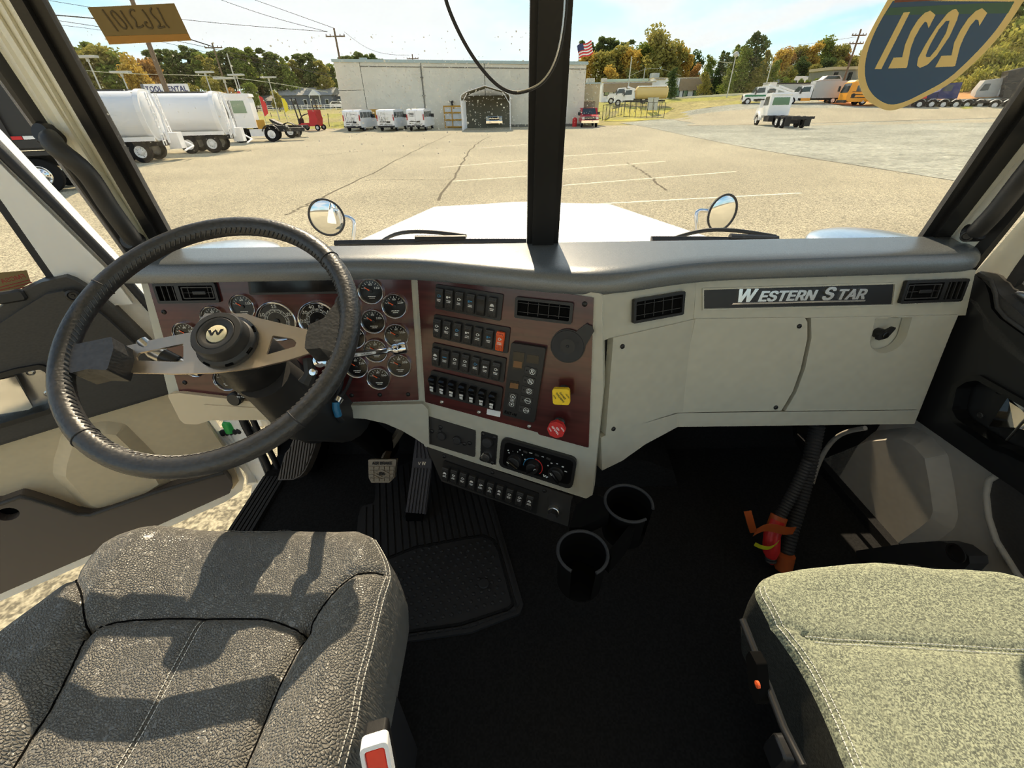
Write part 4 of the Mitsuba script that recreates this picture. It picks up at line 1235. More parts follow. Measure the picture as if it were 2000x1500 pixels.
def wood(items, where, group):
    kinds = {}
    for it in items:
        kinds.setdefault(it[3:5], []).append(it[0])
    for it in items:
        px, pt, Y, kind, leaf = it[:5]
        xs = sorted(kinds[(kind, leaf)])
        lab = LT[(kind, leaf)] + ' ' + where
        if len(xs) > 1:
            lab += ', ' + ORD[xs.index(px)] + ' such from the left'
        tree(px, pt, it[6] if len(it) > 6 else 190, Y, kind, leaf, lab, it[5] if len(it) > 5 else 1.0, group)


wood([(110, 60, 118, 'oak', 'dark', 1.2), (140, 78, 122, 'oak', 'green', 1.1), (175, 95, 125, 'oak', 'olive', 1.2), (200, 84, 128, 'pine', 'green', 1.3), (228, 86, 126, 'oak', 'olive', 1.3), (255, 100, 124, 'oak', 'green', 1.1), (285, 104, 120, 'oak', 'gold', .9), (310, 112, 128, 'oak', 'rust', .9)],
     'left of the large sign', 'mixed trees on the far left')
wood([(338, 96, 150, 'pine', 'pine', 1.3), (358, 104, 156, 'pine', 'green', 1.2), (372, 97, 150, 'pine', 'pine', 1.2), (392, 92, 155, 'pine', 'pine', 1.3), (412, 100, 150, 'pine', 'green', 1.2), (430, 110, 146, 'pine', 'olive', 1.2), (440, 98, 158, 'pine', 'pine', 1.2), (466, 94, 152, 'pine', 'pine', 1.3), (485, 93, 158, 'pine', 'pine', 1.2), (500, 92, 150, 'pine', 'green', 1.2), (516, 95, 156, 'pine', 'pine', 1.3),
      (545, 100, 150, 'pine', 'pine', 1.3), (562, 115, 156, 'cedar', 'olive', .9), (574, 110, 150, 'cedar', 'green', .9), (590, 118, 155, 'pine', 'olive', 1.1), (606, 105, 158, 'pine', 'pine', 1.2), (622, 104, 152, 'pine', 'pine', 1.3), (640, 118, 150, 'pine', 'olive', 1.2), (656, 122, 158, 'pine', 'green', 1.2)],
     'in the stand beyond the grey houses', 'pines beyond the grey houses')
wood([(420, 150, 120, 'oak', 'olive', 1.0), (455, 172, 112, 'oak', 'rust', 1.2), (495, 160, 122, 'oak', 'green', 1.0), (540, 178, 125, 'oak', 'olive', 1.2), (610, 150, 156, 'oak', 'olive', 1.2), (645, 152, 158, 'oak', 'gold', 1.2), (575, 150, 158, 'oak', 'dark', 1.2), (380, 165, 120, 'oak', 'olive', 1.2), (520, 140, 160, 'oak', 'dark', 1.3)],
     'low among the pines', 'low trees among the pines')
wood([(692, 109, 150, 'pine', 'pine', 1.2), (705, 105, 150, 'pine', 'pine', 1.2), (718, 102, 150, 'pine', 'pine', 1.2), (736, 105, 150, 'pine', 'pine', 1.1), (754, 114, 150, 'pine', 'pine', 1.1)], 'peeking over the warehouse roof', 'pines over the warehouse roof')
wood([(1145, 80, 150, 'pine', 'pine', 1.2, 180), (1168, 74, 150, 'pine', 'pine', 1.3, 180), (1190, 74, 150, 'pine', 'dark' if False else 'pine', 1.2, 180), (1212, 80, 148, 'pine', 'pine', 1.2, 180), (1150, 100, 132, 'oak', 'gold', 1.2, 185), (1178, 98, 130, 'oak', 'olive', 1.2, 185), (1200, 88, 128, 'oak', 'olive', 1.2, 185), (1225, 95, 126, 'oak', 'gold', 1.1, 185), (1275, 55, 124, 'oak', 'olive', 1.15, 185), (1250, 82, 130, 'oak', 'green', 1.1, 185), (1305, 78, 126, 'oak', 'olive', 1.0, 185), (1322, 90, 128, 'oak', 'gold', 1.0, 185), (1345, 98, 130, 'oak', 'dark', .9, 185), (1190, 130, 120, 'oak', 'gold', 1.2, 185), (1230, 135, 121, 'oak', 'olive', 1.2, 185)],
     'behind the office block', 'trees behind the office block')
wood([(1307, 133, 106, 'cedar', 'dark', 1.0, 197)], 'standing before the office wall', None)
wood([(1375, 108, 118, 'cedar', 'green', 1.0, 180), (1350, 125, 122, 'oak', 'rust', .8, 185), (1400, 100, 114, 'cedar', 'dark', 1.0, 182), (1425, 88, 114, 'cedar', 'green', 1.1, 182), (1458, 64, 112, 'cedar', 'dark', 1.25, 182), (1440, 90, 110, 'cedar', 'green', 1.1, 182), (1480, 100, 114, 'cedar', 'olive', 1.1, 182), (1500, 115, 116, 'cedar', 'green', 1.1, 180), (1470, 130, 108, 'cedar', 'olive', 1.4, 184), (1415, 135, 107, 'cedar', 'green', 1.4, 185), (1515, 95, 126, 'oak', 'gold', 1.0, 175), (1535, 130, 122, 'oak', 'olive', 1.2, 172), (1372, 140, 112, 'cedar', 'olive', 1.3, 187), (1525, 150, 112, 'oak', 'green', 1.4, 172)],
     'in the evergreen screen right of the office', 'evergreens right of the office')
wood([(1520, 92, 140, 'oak', 'rust', 1.0, 165), (1548, 88, 140, 'oak', 'olive', 1.1, 165), (1572, 84, 138, 'oak', 'gold', 1.0, 160), (1595, 74, 140, 'oak', 'green', 1.1, 160), (1620, 86, 138, 'oak', 'olive', 1.1, 160), (1640, 96, 140, 'oak', 'rust', 1.0, 158), (1665, 98, 136, 'oak', 'olive', 1.1, 158), (1690, 100, 130, 'oak', 'vine', 1.2, 158), (1560, 110, 130, 'oak', 'dark', 1.2, 162), (1605, 112, 130, 'oak', 'dark', 1.2, 162), (1630, 118, 128, 'oak', 'olive', 1.2, 162), (1580, 125, 127, 'oak', 'olive', 1.3, 165)],
     'on the ridge behind the trailer', 'trees on the ridge')
wood([(1740, 60, 110, 'oak', 'green', 1.2, 150), (1800, 40, 105, 'oak', 'olive', 1.2, 150), (1850, 10, 102, 'oak', 'green', 1.2, 150), (1900, -10, 100, 'oak', 'olive', 1.2, 140), (1950, -40, 98, 'oak', 'green', 1.2, 130), (2000, -50, 96, 'oak', 'gold', 1.2, 130), (2060, -60, 95, 'oak', 'green', 1.2, 130)],
     'on top of the overgrown bank', 'trees on the bank')
VX = sorted([1760, 1800, 1840, 1880, 1920, 1960, 2000, 1870, 1910, 1950, 1990, 1820, 2030, 1780, 1935, 1975, 1900, 1850, 1945, 1990.5])
ORD2 = ORD + 'thirteenth fourteenth fifteenth sixteenth seventeenth eighteenth nineteenth twentieth'.split()


def NTH(px):
    return ORD2[VX.index(px)]


for i, (px, pt, pb, Y, leaf) in enumerate(((1760, 135, 185, 88, 'vine'), (1800, 120, 180, 86, 'olive'), (1840, 110, 178, 84, 'vine'), (1880, 92, 172, 83, 'olive'), (1920, 80, 165, 82, 'vine'), (1960, 60, 150, 82, 'olive'), (2000, 40, 140, 82, 'vine'), (1870, 130, 190, 80, 'vine'), (1910, 125, 186, 79, 'vine'), (1950, 110, 178, 79, 'vine'), (1990, 95, 165, 79, 'vine'), (1820, 140, 190, 84, 'olive'), (2030, 80, 160, 79, 'olive'), (1780, 155, 196, 86, 'olive'), (1935, 145, 195, 77, 'olive'), (1975, 130, 185, 77, 'vine'), (1900, 60, 130, 90, 'olive'), (1850, 80, 140, 92, 'green'), (1945, 30, 110, 92, 'olive'), (1990.5, 10, 90, 92, 'green'))):
    tree(px, pt, pb, Y, 'shrub', leaf, 'leafy %s vine mound on the far-right bank, %s mound from the left, %s' % ('yellow-green' if leaf == 'vine' else 'olive' if leaf == 'olive' else 'green', NTH(px), 'low' if pb > 160 else 'high'), .8, 'vine mounds on the bank')
for i in range(7):
    tree(1535 + i * 14, 152, 164, 104, 'shrub', 'green', 'small round green bush above the long trailer, %s of seven from the left' % ORD[i], .6, 'bushes above the trailer')
patch([(52, 78), (60, 76), (70, 72), (84, 66), (100, 60), (104, 80), (86, 92), (70, 98), (60, 100), (54, 90)], .05, 'clay_bank', 'm_clay', 'orange clay bank behind the tractor row', 2.0)

# ---------------------------------------------------------------- cab shell
XL, XR = -0.87, 1.05
struct('floor', cat(bx(XL, XR + .05, -0.7, 1.2, H - 1.12, H - 1.07), bx(-0.14, 0.0, -0.7, -0.6, H - 1.07, H - 1.065)), 'm_floor')
fire = [(1.16, 1.07), (1.20, 1.05), (1.26, 0.98), (1.30, 0.90), (1.30, 0.55), (1.34, 0.55), (1.34, 1.12), (1.16, 1.12)]
struct('wall_front', loft([np.array([[x, y, H - d] for y, d in fire]) for x in (XL, XR)]), 'm_floor', 40)
struct('wall_kick', bx(1.075, 1.13, .98, 1.34, H - 1.12, H - .46), 'm_floor')  # added blocker: stops sun leaking between firewall and passenger door
# engine tunnel swell under the dash, between the footwells
tun = np.array([(-0.12, 1.072), (-0.10, 0.98), (-0.02, 0.93), (0.42, 0.93), (0.52, 0.98), (0.55, 1.072)])
struct('wall_tunnel', loft([np.array([[x, y, H - d - (0.02 if y < 1.0 and d < 1.0 else 0)] for x, d in tun]) for y in (0.98, 1.08, 1.3)]), 'm_floor', 40)

# windshield: two flat panes on one raked plane
WS = Fr(V(0.09, 1.02, H - 0.277), V(1, 0, 0), V(0, -0.36, 1))
scene['m_glass'] = {'type': 'thindielectric', 'int_ior': 1.3}


def wsl(px0, py0, px1, py1, v=None):
    """Line of the windshield plane through two pixels, as a function of height on the plane."""
    a, b = WS.ab(px0, py0), WS.ab(px1, py1)
    return lambda t: np.array([a[0] + (b[0] - a[0]) * (t - a[1]) / (b[1] - a[1]), t])


gl, gm0, gm1, gr = wsl(355, 495, 86, 0), wsl(1029, 475, 1035, 0), wsl(1089, 475, 1118, 0), wsl(1788, 477, 1999, 164)
VB, VT = -0.02, 0.62
for n, a, b in ((1, gl, gm0), (2, gm1, gr)):
    ring = np.array([a(VB) - [.012, 0], b(VB) + [.012, 0], b(VT) + [.012, 0], a(VT) - [.012, 0]])
    v, f = trimesh.creation.triangulate_polygon(Polygon(ring), engine='earcut')
    struct(f'window_{n}', WS.put(trimesh.Trimesh(ring3(v, 0.0), f, process=False)), 'm_glass', False)
# frit, rubber and pillar of the windshield
mid = np.array([gm0(VB), gm1(VB), gm1(VT), gm0(VT)])
struct('trim_1', cat(WS.put(poly(mid, -0.012, 0.012, 0.004)), WS.put(poly(mid + np.array([[.012, 0], [-.012, 0], [-.012, 0], [.012, 0]]), 0.0, 0.026, 0.006))), 'm_black', 30, 'black centre post of the windshield')
bl, br = wsl(302, 470, 33, 0), wsl(1832, 479, 1999, 260)
bl2, br2 = wsl(328, 482, 58, 0), wsl(1804, 478, 1999, 205)
for n, a, a2, b, s in ((2, bl, bl2, gl, 1), (3, gr, br2, br, -1)):
    o1, o2 = (a, a2) if s > 0 else (b, a2)
    g = b if s > 0 else a
    m1 = WS.put(poly(np.array([a2(VB), g(VB), g(VT), a2(VT)])[::s], -0.008, 0.004, 0.001))
    m2 = WS.put(poly(np.array([o1(VB), a2(VB), a2(VT), o1(VT)])[::s], -0.02, 0.014, 0.006))
    struct(f'trim_{n}', cat(m1, m2), 'm_black', 30, 'black rubber seal along the windshield edge')
# header above the view
struct('trim_4', WS.put(poly(np.array([gl(VT - .05) - [.1, 0], gr(VT - .05) + [.1, 0], gr(VT) + [.1, 0], gl(VT) - [.1, 0]]), -0.02, 0.03)), 'm_black')

struct('ceiling', loft([np.array([[x, y, H + .36 + dz] for x, y in ((-.95, -.80), (1.13, -.80), (1.13, .78), (-.95, .78))]) for dz in (0, .05)]), 'm_pillar', 30, 'pale headliner')
# A-pillars: beige inner trim, then the black door seal


def line3(p0, p1, k0=-0.2, k1=2.2):
    return [p0 + (p1 - p0) * k0, p0 + (p1 - p0) * k1]


def strip(lines, thick, n):
    """Solid between successive 3-D lines (each [bottom, top]), thickened along n."""
    ring_b = [l[0] for l in lines] + [l[0] - n * thick for l in lines[::-1]]
    ring_t = [l[1] for l in lines] + [l[1] - n * thick for l in lines[::-1]]
    return loft([np.array(ring_b), np.array(ring_t)])


lb = line3(WS.pt(*bl(0.0), 0.012), WS.pt(*bl(0.38), 0.012))
lc = line3(at(243, 465, x=XL + .012), at(0, 100, x=XL + .012))
ld_ = line3(at(226, 472, x=XL - .02), at(0, 160, x=XL - .02))
lm = [(lb[i] * .5 + lc[i] * .5) + V(.012, -.012, 0) for i in (0, 1)]
nL = nrm(V(0.75, -0.65, 0))
struct('wall_left', strip([lb, lm, lc], 0.03, nL), 'm_pillar', 30, 'pale grey trim of the pillar beside the steering wheel')
struct('trim_5', cat(strip([lc, [(lc[i] + ld_[i]) / 2 + V(.006, -.012, 0) for i in (0, 1)], ld_], 0.02, nL)), 'm_black', 30, 'black door seal on the pillar')
rb = line3(WS.pt(*br(0.0), 0.012), WS.pt(*br(0.30), 0.012))
rc = line3(at(1893, 494, x=XR - .012), at(1999, 372, x=XR - .012), -.5, 3)
rd = line3(at(1918, 514, x=XR + .02), at(1999, 412, x=XR + .02), -.5, 3)
rm = [(rb[i] * .5 + rc[i] * .5) + V(-.012, -.012, 0) for i in (0, 1)]
nR = nrm(V(-0.75, -0.65, 0))
struct('wall_right', strip([rb, rm, rc], 0.03, nR), 'm_pillar', 30, 'pale grey trim of the pillar beside the passenger door')
struct('trim_6', strip([rc, [(rc[i] + rd[i]) / 2 + V(-.006, -.012, 0) for i in (0, 1)], rd], 0.02, nR), 'm_black', 30, 'black door seal on the pillar')


def handle(pts, r, name, label, feet):
    k = thing(name, label, 'grab handle')
    p = spline(pts, 24)
    w = np.concatenate([[0.55, .8], np.ones(20), [.8, .55]])
    part(k, 'bar', tube(p, r * w, 14), 'm_dark', 50)
    for q in feet:
        m = lathe([(r * 1.15, -.02), (r * 1.15, .004), (r * .9, .010), (.0001, .010)], 16)
        part(k, 'mount', Fr(q, V(1, 0, 0), V(0, .3, 1)).put(m), 'm_black', 40)
    return k


c0, c1_ = lc
gh = [at(100, 262, x=-.84), at(112, 290, x=-.815), at(150, 320, x=-.80), at(205, 392, x=-.80), at(248, 452, x=-.80), at(262, 472, x=-.825)]
handle(gh, 0.017, 'grab_handle', 'black grab handle on the pillar left of the steering wheel', [gh[0] + V(-.02, .01, 0), gh[-1] + V(-.012, .006, 0)])
gh = [at(1905, 455, x=1.02), at(1917, 442, x=1.0), at(1940, 418, x=.995), at(1985, 362, x=.995), at(2040, 295, x=.995), at(2070, 262, x=1.02)]
handle(gh, 0.017, 'grab_handle', 'black grab handle on the pillar of the passenger door', [gh[0] + V(.012, .006, 0), gh[-1] + V(.02, .01, 0)])
q = at(1888, 462, x=1.0)
obj('pillar_screw', Fr(q, nrm(V(.65, -.75, 0)), V(0, 0, 1)).put(lathe([(.011, -.03), (.011, .001), (.008, .002), (.0065, -.003), (.0001, -.003)], 16)), 'm_dark', None, 40, 'dark screw at the foot of the passenger-side pillar', 'screw')
q = at(7, 64, x=-.86)
obj('pillar_screw', Fr(q, nrm(V(.65, .75, 0)), V(0, 0, 1)).put(lathe([(.013, -.02), (.013, .004), (.009, .006), (.0001, .006)], 16)), 'm_black', None, 40, 'round black plug high on the driver-side pillar', 'plug')

# ---------------------------------------------------------------- doors
mat('m_paint', lin(238, 236, 230), 0.25, clearcoat=0.6)
mat('m_door_tan', speck(lin(212, 194, 160), .05, 80), 0.55)
mat('m_door_grey', speck(lin(168, 162, 152), .05, 80), 0.55)
mat('m_door_dark', speck(lin(60, 58, 56), .12, 300, 1), 0.5)
mat('m_pocket', lin(92, 84, 78), 0.5)
EL = nrm(V(0.84, 0.545, 0))
DL = Fr(V(-0.95, 1.05, H - 1.15), EL, V(0, 0, 1))
dl = thing('door', 'open driver door with a dark upper panel, tan lower panel and white window frame', 'door')


def pxpoly(fr, pts, c=0.0):
    return Polygon(pxring(fr, pts, c)).buffer(0)


win = pxpoly(DL, [(-230, 70), (-110, 240), (6, 400), (103, 540), (96, 562), (-40, 660), (-230, 740)])
shell = pxpoly(DL, [(-260, 10), (-150, 120), (0, 277), (222, 510), (330, 640), (400, 815), (450, 880), (478, 940), (474, 962), (440, 985), (0, 1180), (-260, 1290)])
part(dl, 'shell', DL.put(poly(shell.difference(win), -0.075, -0.012)), 'm_paint', 30, 'white painted door shell')
fr_in = pxpoly(DL, [(-230, 90), (-100, 217), (0, 318), (212, 528), (260, 592), (150, 600), (103, 545), (6, 405), (-100, 254), (-230, 80)])
part(dl, 'window_frame', DL.put(poly(fr_in.difference(win.buffer(.004)), -0.012, 0.008, 0.004)), 'm_paint', 30)
part(dl, 'outer_seal', sweep(DL_pts := np.array([DL.pt(*DL.ab(x, y), -.002) for x, y in ((-120, 190), (0, 297), (110, 404), (216, 512), (300, 610), (345, 690))]), circ(.010, 8), V(.5, -.8, .3)), 'm_rubber', 50)
part(dl, 'window_gasket', DL.put(poly(win.buffer(.004).difference(win.buffer(-.010)), -0.03, 0.004)), 'm_rubber', 30)
v, f = trimesh.creation.triangulate_polygon(win, engine='earcut')
part(dl, 'window_glass', DL.put(trimesh.Trimesh(ring3(v, -.02), f, process=False)), 'm_glass', False)
up = pxpoly(DL, [(-260, 800), (-60, 640), (0, 598), (45, 563), (88, 543), (133, 533), (152, 540), (180, 557), (228, 597), (300, 668), (345, 715), (360, 750), (320, 762), (177, 804), (0, 858), (-260, 940)])
hd = soft(pxring(DL, [(-60, 745), (40, 716), (84, 708), (98, 716), (106, 745), (110, 785), (98, 792), (-60, 838)], .03), .008)
part(dl, 'upper_panel', DL.put(poly(up.difference(hd), -0.012, 0.034)), 'm_door_dark', 30, 'dark grey upper door panel')
up2 = pxpoly(DL, [(-260, 815), (-60, 668), (0, 625), (53, 590), (99, 562), (130, 556), (160, 566), (210, 606), (285, 676), (330, 722), (345, 748), (320, 752), (177, 792), (0, 846), (-260, 930)])
part(dl, 'upper_bolster', DL.put(poly(up2.difference(hd.buffer(.006)), 0.0, 0.052)), 'm_door_dark', 30)
low = pxpoly(DL, [(-260, 945), (0, 862), (177, 806), (330, 764), (396, 812), (446, 884), (466, 935), (455, 950), (170, 1040), (-260, 1180)])
part(dl, 'lower_panel', DL.put(poly(low, -0.012, 0.012, 0.004)), 'm_door_tan', 30, 'tan lower door panel')
ov = soft(pxring(DL, [(118, 845), (160, 828), (206, 820), (246, 826), (282, 862), (318, 900), (338, 940), (300, 965), (250, 985), (190, 1000), (160, 992), (128, 958), (100, 928), (102, 900)], .012), .02)
ro = np.array(ov.exterior.coords)[:-1]
ro = ro if ov.exterior.is_ccw else ro[::-1]
ro2 = inset(ro, .03)
part(dl, 'speaker_relief', DL.put(cat(loft([ring3(ro, .010), ring3(ro2, .034)], False, False), poly(Polygon(ro2).buffer(0), .02, .034))), 'm_door_tan', 40)
pk = soft(pxring(DL, [(-260, 1080), (-30, 990), (0, 986), (40, 971), (58, 975), (106, 990), (150, 1006), (176, 1007), (300, 964), (440, 924), (455, 945), (448, 962), (300, 1028), (0, 1158), (-260, 1262)], .05), .006)
pkr = Polygon(circ(.021, 20, *DL.ab(16, 1002, .05)))
part(dl, 'map_pocket', DL.put(poly(pk.difference(pkr), 0.006, 0.055)), 'm_pocket', 30, 'brownish grey map pocket with a round hole')
part(dl, 'pocket_hole', DL.put(poly(pkr.buffer(.002), 0.02, 0.03)), 'm_pit')
part(dl, 'pocket_lip', tube(np.array([DL.pt(*DL.ab(x, y, .055), .055) for x, y in ((-30, 988), (0, 984), (40, 970), (58, 974), (106, 989), (150, 1005), (176, 1006), (300, 963), (436, 924))]), .006, 8), 'm_door_dark', 50)
k = part(dl, 'handle_bezel', DL.put(poly(hd.buffer(.008).difference(hd.buffer(-.004)), 0.02, 0.060)), 'm_black', 30)
part(k, 'recess_plate', DL.put(poly(hd.buffer(.004), 0.012, 0.020)), 'm_steel', 30)
part(k, 'pull', DL.put(poly(pxring(DL, [(-40, 750), (30, 735), (64, 795), (56, 800), (-40, 815)], .045), .038, .046, .002)), 'm_chrome', 30, 'chrome pull')
for x, y in ((60, 727), (94, 768)):
    part(k, 'screw', DL.sub(*DL.ab(x, y, .02), .02).put(lathe([(.008, 0), (.008, .003), (.005, .004), (.004, .002), (.0001, .002)], 14)), 'm_steel', 40)
part(dl, 'cap', DL.sub(*DL.ab(143, 577, .05), .05).put(lathe([(.014, 0), (.014, .003), (.010, .005), (.008, .002), (.004, .002), (.003, .004), (.0001, .004)], 20)), 'm_black', 40)
k = part(dl, 'lock_lever', DL.put(cat(plate(.05, .026, .008, 0, .012, .004)), *DL.ab(22, 578, .03), .03), 'm_dark', 30)
k = part(dl, 'window_sticker', DL.put(poly(pxring(DL, [(-60, 538), (52, 528), (60, 552), (20, 575), (-60, 600)], -.018), -.0190, -.0185)), 'm_card', 30, 'pale yellow inspection sticker')
part(k, 'lettering', DL.sub(*DL.ab(38, 541, -.018), -.0184, .12).put(cat(moved(text('FMCSA', .009, .0004, mirror=True), -.012, 0), *[bx(-.05, .012, -.012 - i * .006, -.010 - i * .006, 0, .0004) for i in range(4)])), 'm_redink')

# right door, shut
DR = Fr(V(1.105, 0.9, H - 0.6), V(0, -1, 0), V(0, 0, 1))
dr_ = thing('door', 'closed passenger door with a black upper panel, chrome pull and grey lower panel', 'door')
shell = Polygon([(-.40, -.70), (.9, -.70), (.9, .28), (-.03, .30), (-.12, .10), (-.40, .02)])
part(dr_, 'lower_panel', DR.put(poly(shell, -0.05, -0.0)), 'm_door_grey', 30)
gap = [(1905, 540), (1930, 522), (1975, 470), (2060, 372), (2140, 300), (2400, 300), (2400, 700)]
wf = pxpoly(DR, [(1895, 545), (1922, 520), (2010, 420), (2110, 310), (2150, 320), (2060, 430), (1995, 520), (1972, 552), (1985, 600)])
part(dr_, 'window_frame', DR.put(poly(wf, -0.03, 0.008, .003)), 'm_pillar', 30)
gk = pxpoly(DR, [(1972, 552), (1995, 518), (2062, 428), (2150, 320), (2165, 330), (2080, 440), (2012, 530), (1992, 560)])
part(dr_, 'window_gasket', DR.put(poly(gk, -0.03, 0.012)), 'm_rubber', 30)
wn = pxpoly(DR, [(1985, 556), (2012, 528), (2080, 438), (2165, 328), (2600, 400), (2600, 800)])
v, f = trimesh.creation.triangulate_polygon(wn, engine='earcut')
part(dr_, 'window_glass', DR.put(trimesh.Trimesh(ring3(v, -.015), f, process=False)), 'm_glass', False)
hd = soft(pxring(DR, [(1866, 800), (1876, 755), (1896, 742), (1920, 738), (2030, 800), (2050, 840), (2020, 900), (1985, 882), (1955, 872), (1876, 820)], .04), .01)
up = pxpoly(DR, [(1740, 560), (1900, 540), (1912, 535), (1935, 548), (1945, 575), (1949, 602), (1966, 622), (2000, 646), (2300, 850), (2300, 1180), (2000, 957), (1950, 924), (1900, 889), (1812, 828), (1770, 800), (1700, 700)], .03)
part(dr_, 'upper_panel', DR.put(poly(up.difference(hd), -0.0, 0.045)), 'm_black', 30, 'black upper door panel')
sh = [(1910, 536), (1936, 549), (1945, 575), (1949, 602), (1966, 622), (2000, 646), (2120, 730)]
inn = np.array([DR.pt(*DR.ab(x, y, .045), .045) for x, y in sh])
out = np.array([DR.pt(*DR.ab(x, y, .0), .0) for x, y in ((1914, 533), (1945, 532), (1968, 540), (1990, 552), (2010, 562), (2060, 590), (2160, 660))])
part(dr_, 'shelf', loft([inn, (inn + out) / 2 + V(0, 0, .006), out, out - V(0, 0, .05), inn - V(0, 0, .05)], True, True, False), 'm_door_dark', 40, 'dark grey shelf along the window sill')
part(dr_, 'shelf_edge', tube(inn + V(-.001, 0, .001), .0045, 8), 'm_door_dark', 50)
part(dr_, 'lock_lever', cat(tube(spline([at(1972, 583, x=1.085), at(1990, 577, x=1.09), at(2006, 583, x=1.09), at(2030, 600, x=1.085)], 10), [.004, .008, .011, .012, .012, .012, .012, .011, .009, .005], 10)), 'm_steel', 50)
ov = soft(pxring(DR, [(1560, 900), (1700, 840), (1776, 832), (1812, 850), (1845, 886), (1858, 950), (1866, 1008), (1857, 1035), (1830, 1055), (1760, 1100), (1600, 1100)], .01), .02)
ro = np.array(ov.exterior.coords)[:-1]
ro = ro if ov.exterior.is_ccw else ro[::-1]
ro2 = inset(ro, .035)
part(dr_, 'speaker_relief', DR.put(cat(loft([ring3(ro, -.002), ring3(ro2, .03)], False, False), poly(Polygon(ro2).buffer(0), .0, .03))), 'm_door_grey', 40)
pk = soft(pxring(DR, [(1953, 926), (1932, 940), (1926, 965), (1931, 1010), (1946, 1056), (1986, 1120), (2300, 1500), (2300, 1180), (2000, 962)], .012), .008)
part(dr_, 'map_pocket', DR.put(poly(pk, 0.0, 0.012, .003)), 'm_door_dark', 30, 'dark grey map pocket')
part(dr_, 'pocket_edge', tube(np.array([DR.pt(*DR.ab(x, y, .014), .014) for x, y in ((1953, 925), (1932, 938), (1926, 965), (1931, 1010), (1946, 1056), (1986, 1120), (2100, 1260))]), .007, 8), 'm_door_grey', 50)
k = part(dr_, 'handle_bezel', DR.put(poly(hd.buffer(.008).difference(hd.buffer(-.005)), 0.02, 0.054)), 'm_black_gloss', 30)
part(k, 'recess_plate', DR.put(poly(hd.buffer(.004), 0.008, 0.014)), 'm_black', 30)
pl = pxring(DR, [(1921, 833), (1969, 775), (2030, 812), (2035, 850), (1990, 835)], .03)
v3 = [DR.pt(*q, z) for q, z in zip(pl, (.018, .030, .034, .020, .040))]
part(k, 'pull', trimesh.Trimesh(np.array(v3 + [q - V(-.004, 0, 0) for q in v3]), np.array([(0, 1, 4), (1, 2, 3), (1, 3, 4), (5, 9, 6), (6, 8, 7), (6, 9, 8), (0, 4, 9), (0, 9, 5), (0, 5, 6), (0, 6, 1), (1, 6, 7), (1, 7, 2)]), process=False), 'm_chrome', False, 'chrome pull')
part(k, 'rod', tube(np.array([at(1966, 860, x=1.06), at(2000, 822, x=1.06), at(2030, 790, x=1.06)]), .0025, 8), 'm_chrome', 50)
for x, y in ((1953, 765), (1916, 811)):
    part(k, 'screw', DR.sub(*DR.ab(x, y, .014), .014).put(lathe([(.007, 0), (.007, .003), (.005, .004), (.004, .002), (.0001, .002)], 14)), 'm_dark', 40)

# door sills and the seal round the driver's door opening
sx = XL
seal = [at(x, y, x=sx) for x, y in ((462, 770), (475, 822), (497, 862), (513, 890), (527, 922), (532, 948), (529, 972), (520, 995), (505, 1022), (470, 1075))]
struct('trim_7', cat(tube(spline(seal, 30), .012, 10), tube(spline([q + V(.03, .004, -.004) for q in seal], 30), .009, 8)), 'm_rubber', 50, 'black seal of the open driver door')
body = [at(x, y, x=sx - .01) for x, y in ((455, 770), (467, 822), (489, 866), (504, 894), (517, 925), (522, 948), (519, 970), (508, 992), (490, 1020), (455, 1075))]
struct('trim_8', loft([np.array(body), np.array([q + V(-.06, 0.01, -.004) for q in body]), np.array([q + V(-.06, .01, -.004) + nrm(V(0, .7, -.5)) * .05 for q in body]), np.array([q + nrm(V(0, .7, -.5)) * .05 for q in body])], False, False, False, True), 'm_paint', 40, 'white painted sill of the driver door opening')
struct('trim_9', cat(*[bx(-.86 + i * .013, -.851 + i * .013, .72, 1.04, H - 1.075, H - 1.055) for i in range(6)]), 'm_rubber', 30, 'ribbed black scuff strip along the driver sill')
struct('trim_10', bx(XR - .0, XR + .05, -.7, 1.2, H - 1.13, H - 1.04), 'm_floor', 30)
sealr = [at(x, y, x=1.0) for x, y in ((1690, 836), (1640, 850), (1612, 880), (1592, 925), (1585, 960), (1588, 985))]
struct('trim_11', tube(spline(sealr, 20), .007, 8), 'm_door_grey', 50, 'pale edge of the passenger door opening')
k = thing('door_check', 'white hinge block with a green plug at the foot of the driver door', 'door hinge')
q0 = at(447, 833, x=-.93)
part(k, 'plug', moved(lathe([(.016, -.02), (.016, .014), (.012, .02), (.0001, .02)], 16), *q0), 'm_green', 40, 'bright green plug')
part(k, 'spring_boot', tube(np.array([q0 + V(-.035 + .007 * i, -.004 * (i % 2) + .002, -.026 + .001 * i) for i in range(11)]), [.009, .012] * 5 + [.009], 10), 'm_rubber', False, 'ribbed black boot')
part(k, 'block', cat(moved(trimesh.creation.box([.05, .04, .10]), *(q0 + V(.015, .03, -.09))), moved(trimesh.creation.box([.03, .05, .16]), *(q0 + V(-.02, .02, -.10)))), 'm_paint', 30)
k2 = part(k, 'arm', tube(spline([at(440, 850, x=-.96), at(470, 900, x=-.95), at(490, 925, x=-.94), at(492, 945, x=-.93)], 12), .016, 8), 'm_paint', 40)

# ---------------------------------------------------------------- dashboard
EY = 0.322                                    # drop of the pad's lower edge below eye level
PLAN = [V(-0.84, 0.92), V(-0.215, 0.92), V(0.165, 0.795), V(0.40, 0.877), V(1.03, 0.914)]


def dash_frame(i, k=0.2):
    a, b = PLAN[i], PLAN[i + 1]
    u = nrm(V(b[0] - a[0], b[1] - a[1], 0))
    return Fr(V(a[0], a[1], H - EY), u, V(0, 0, 1) - k * V(u[1], -u[0], 0))


S1, S2, S3, S4 = (dash_frame(i) for i in range(4))


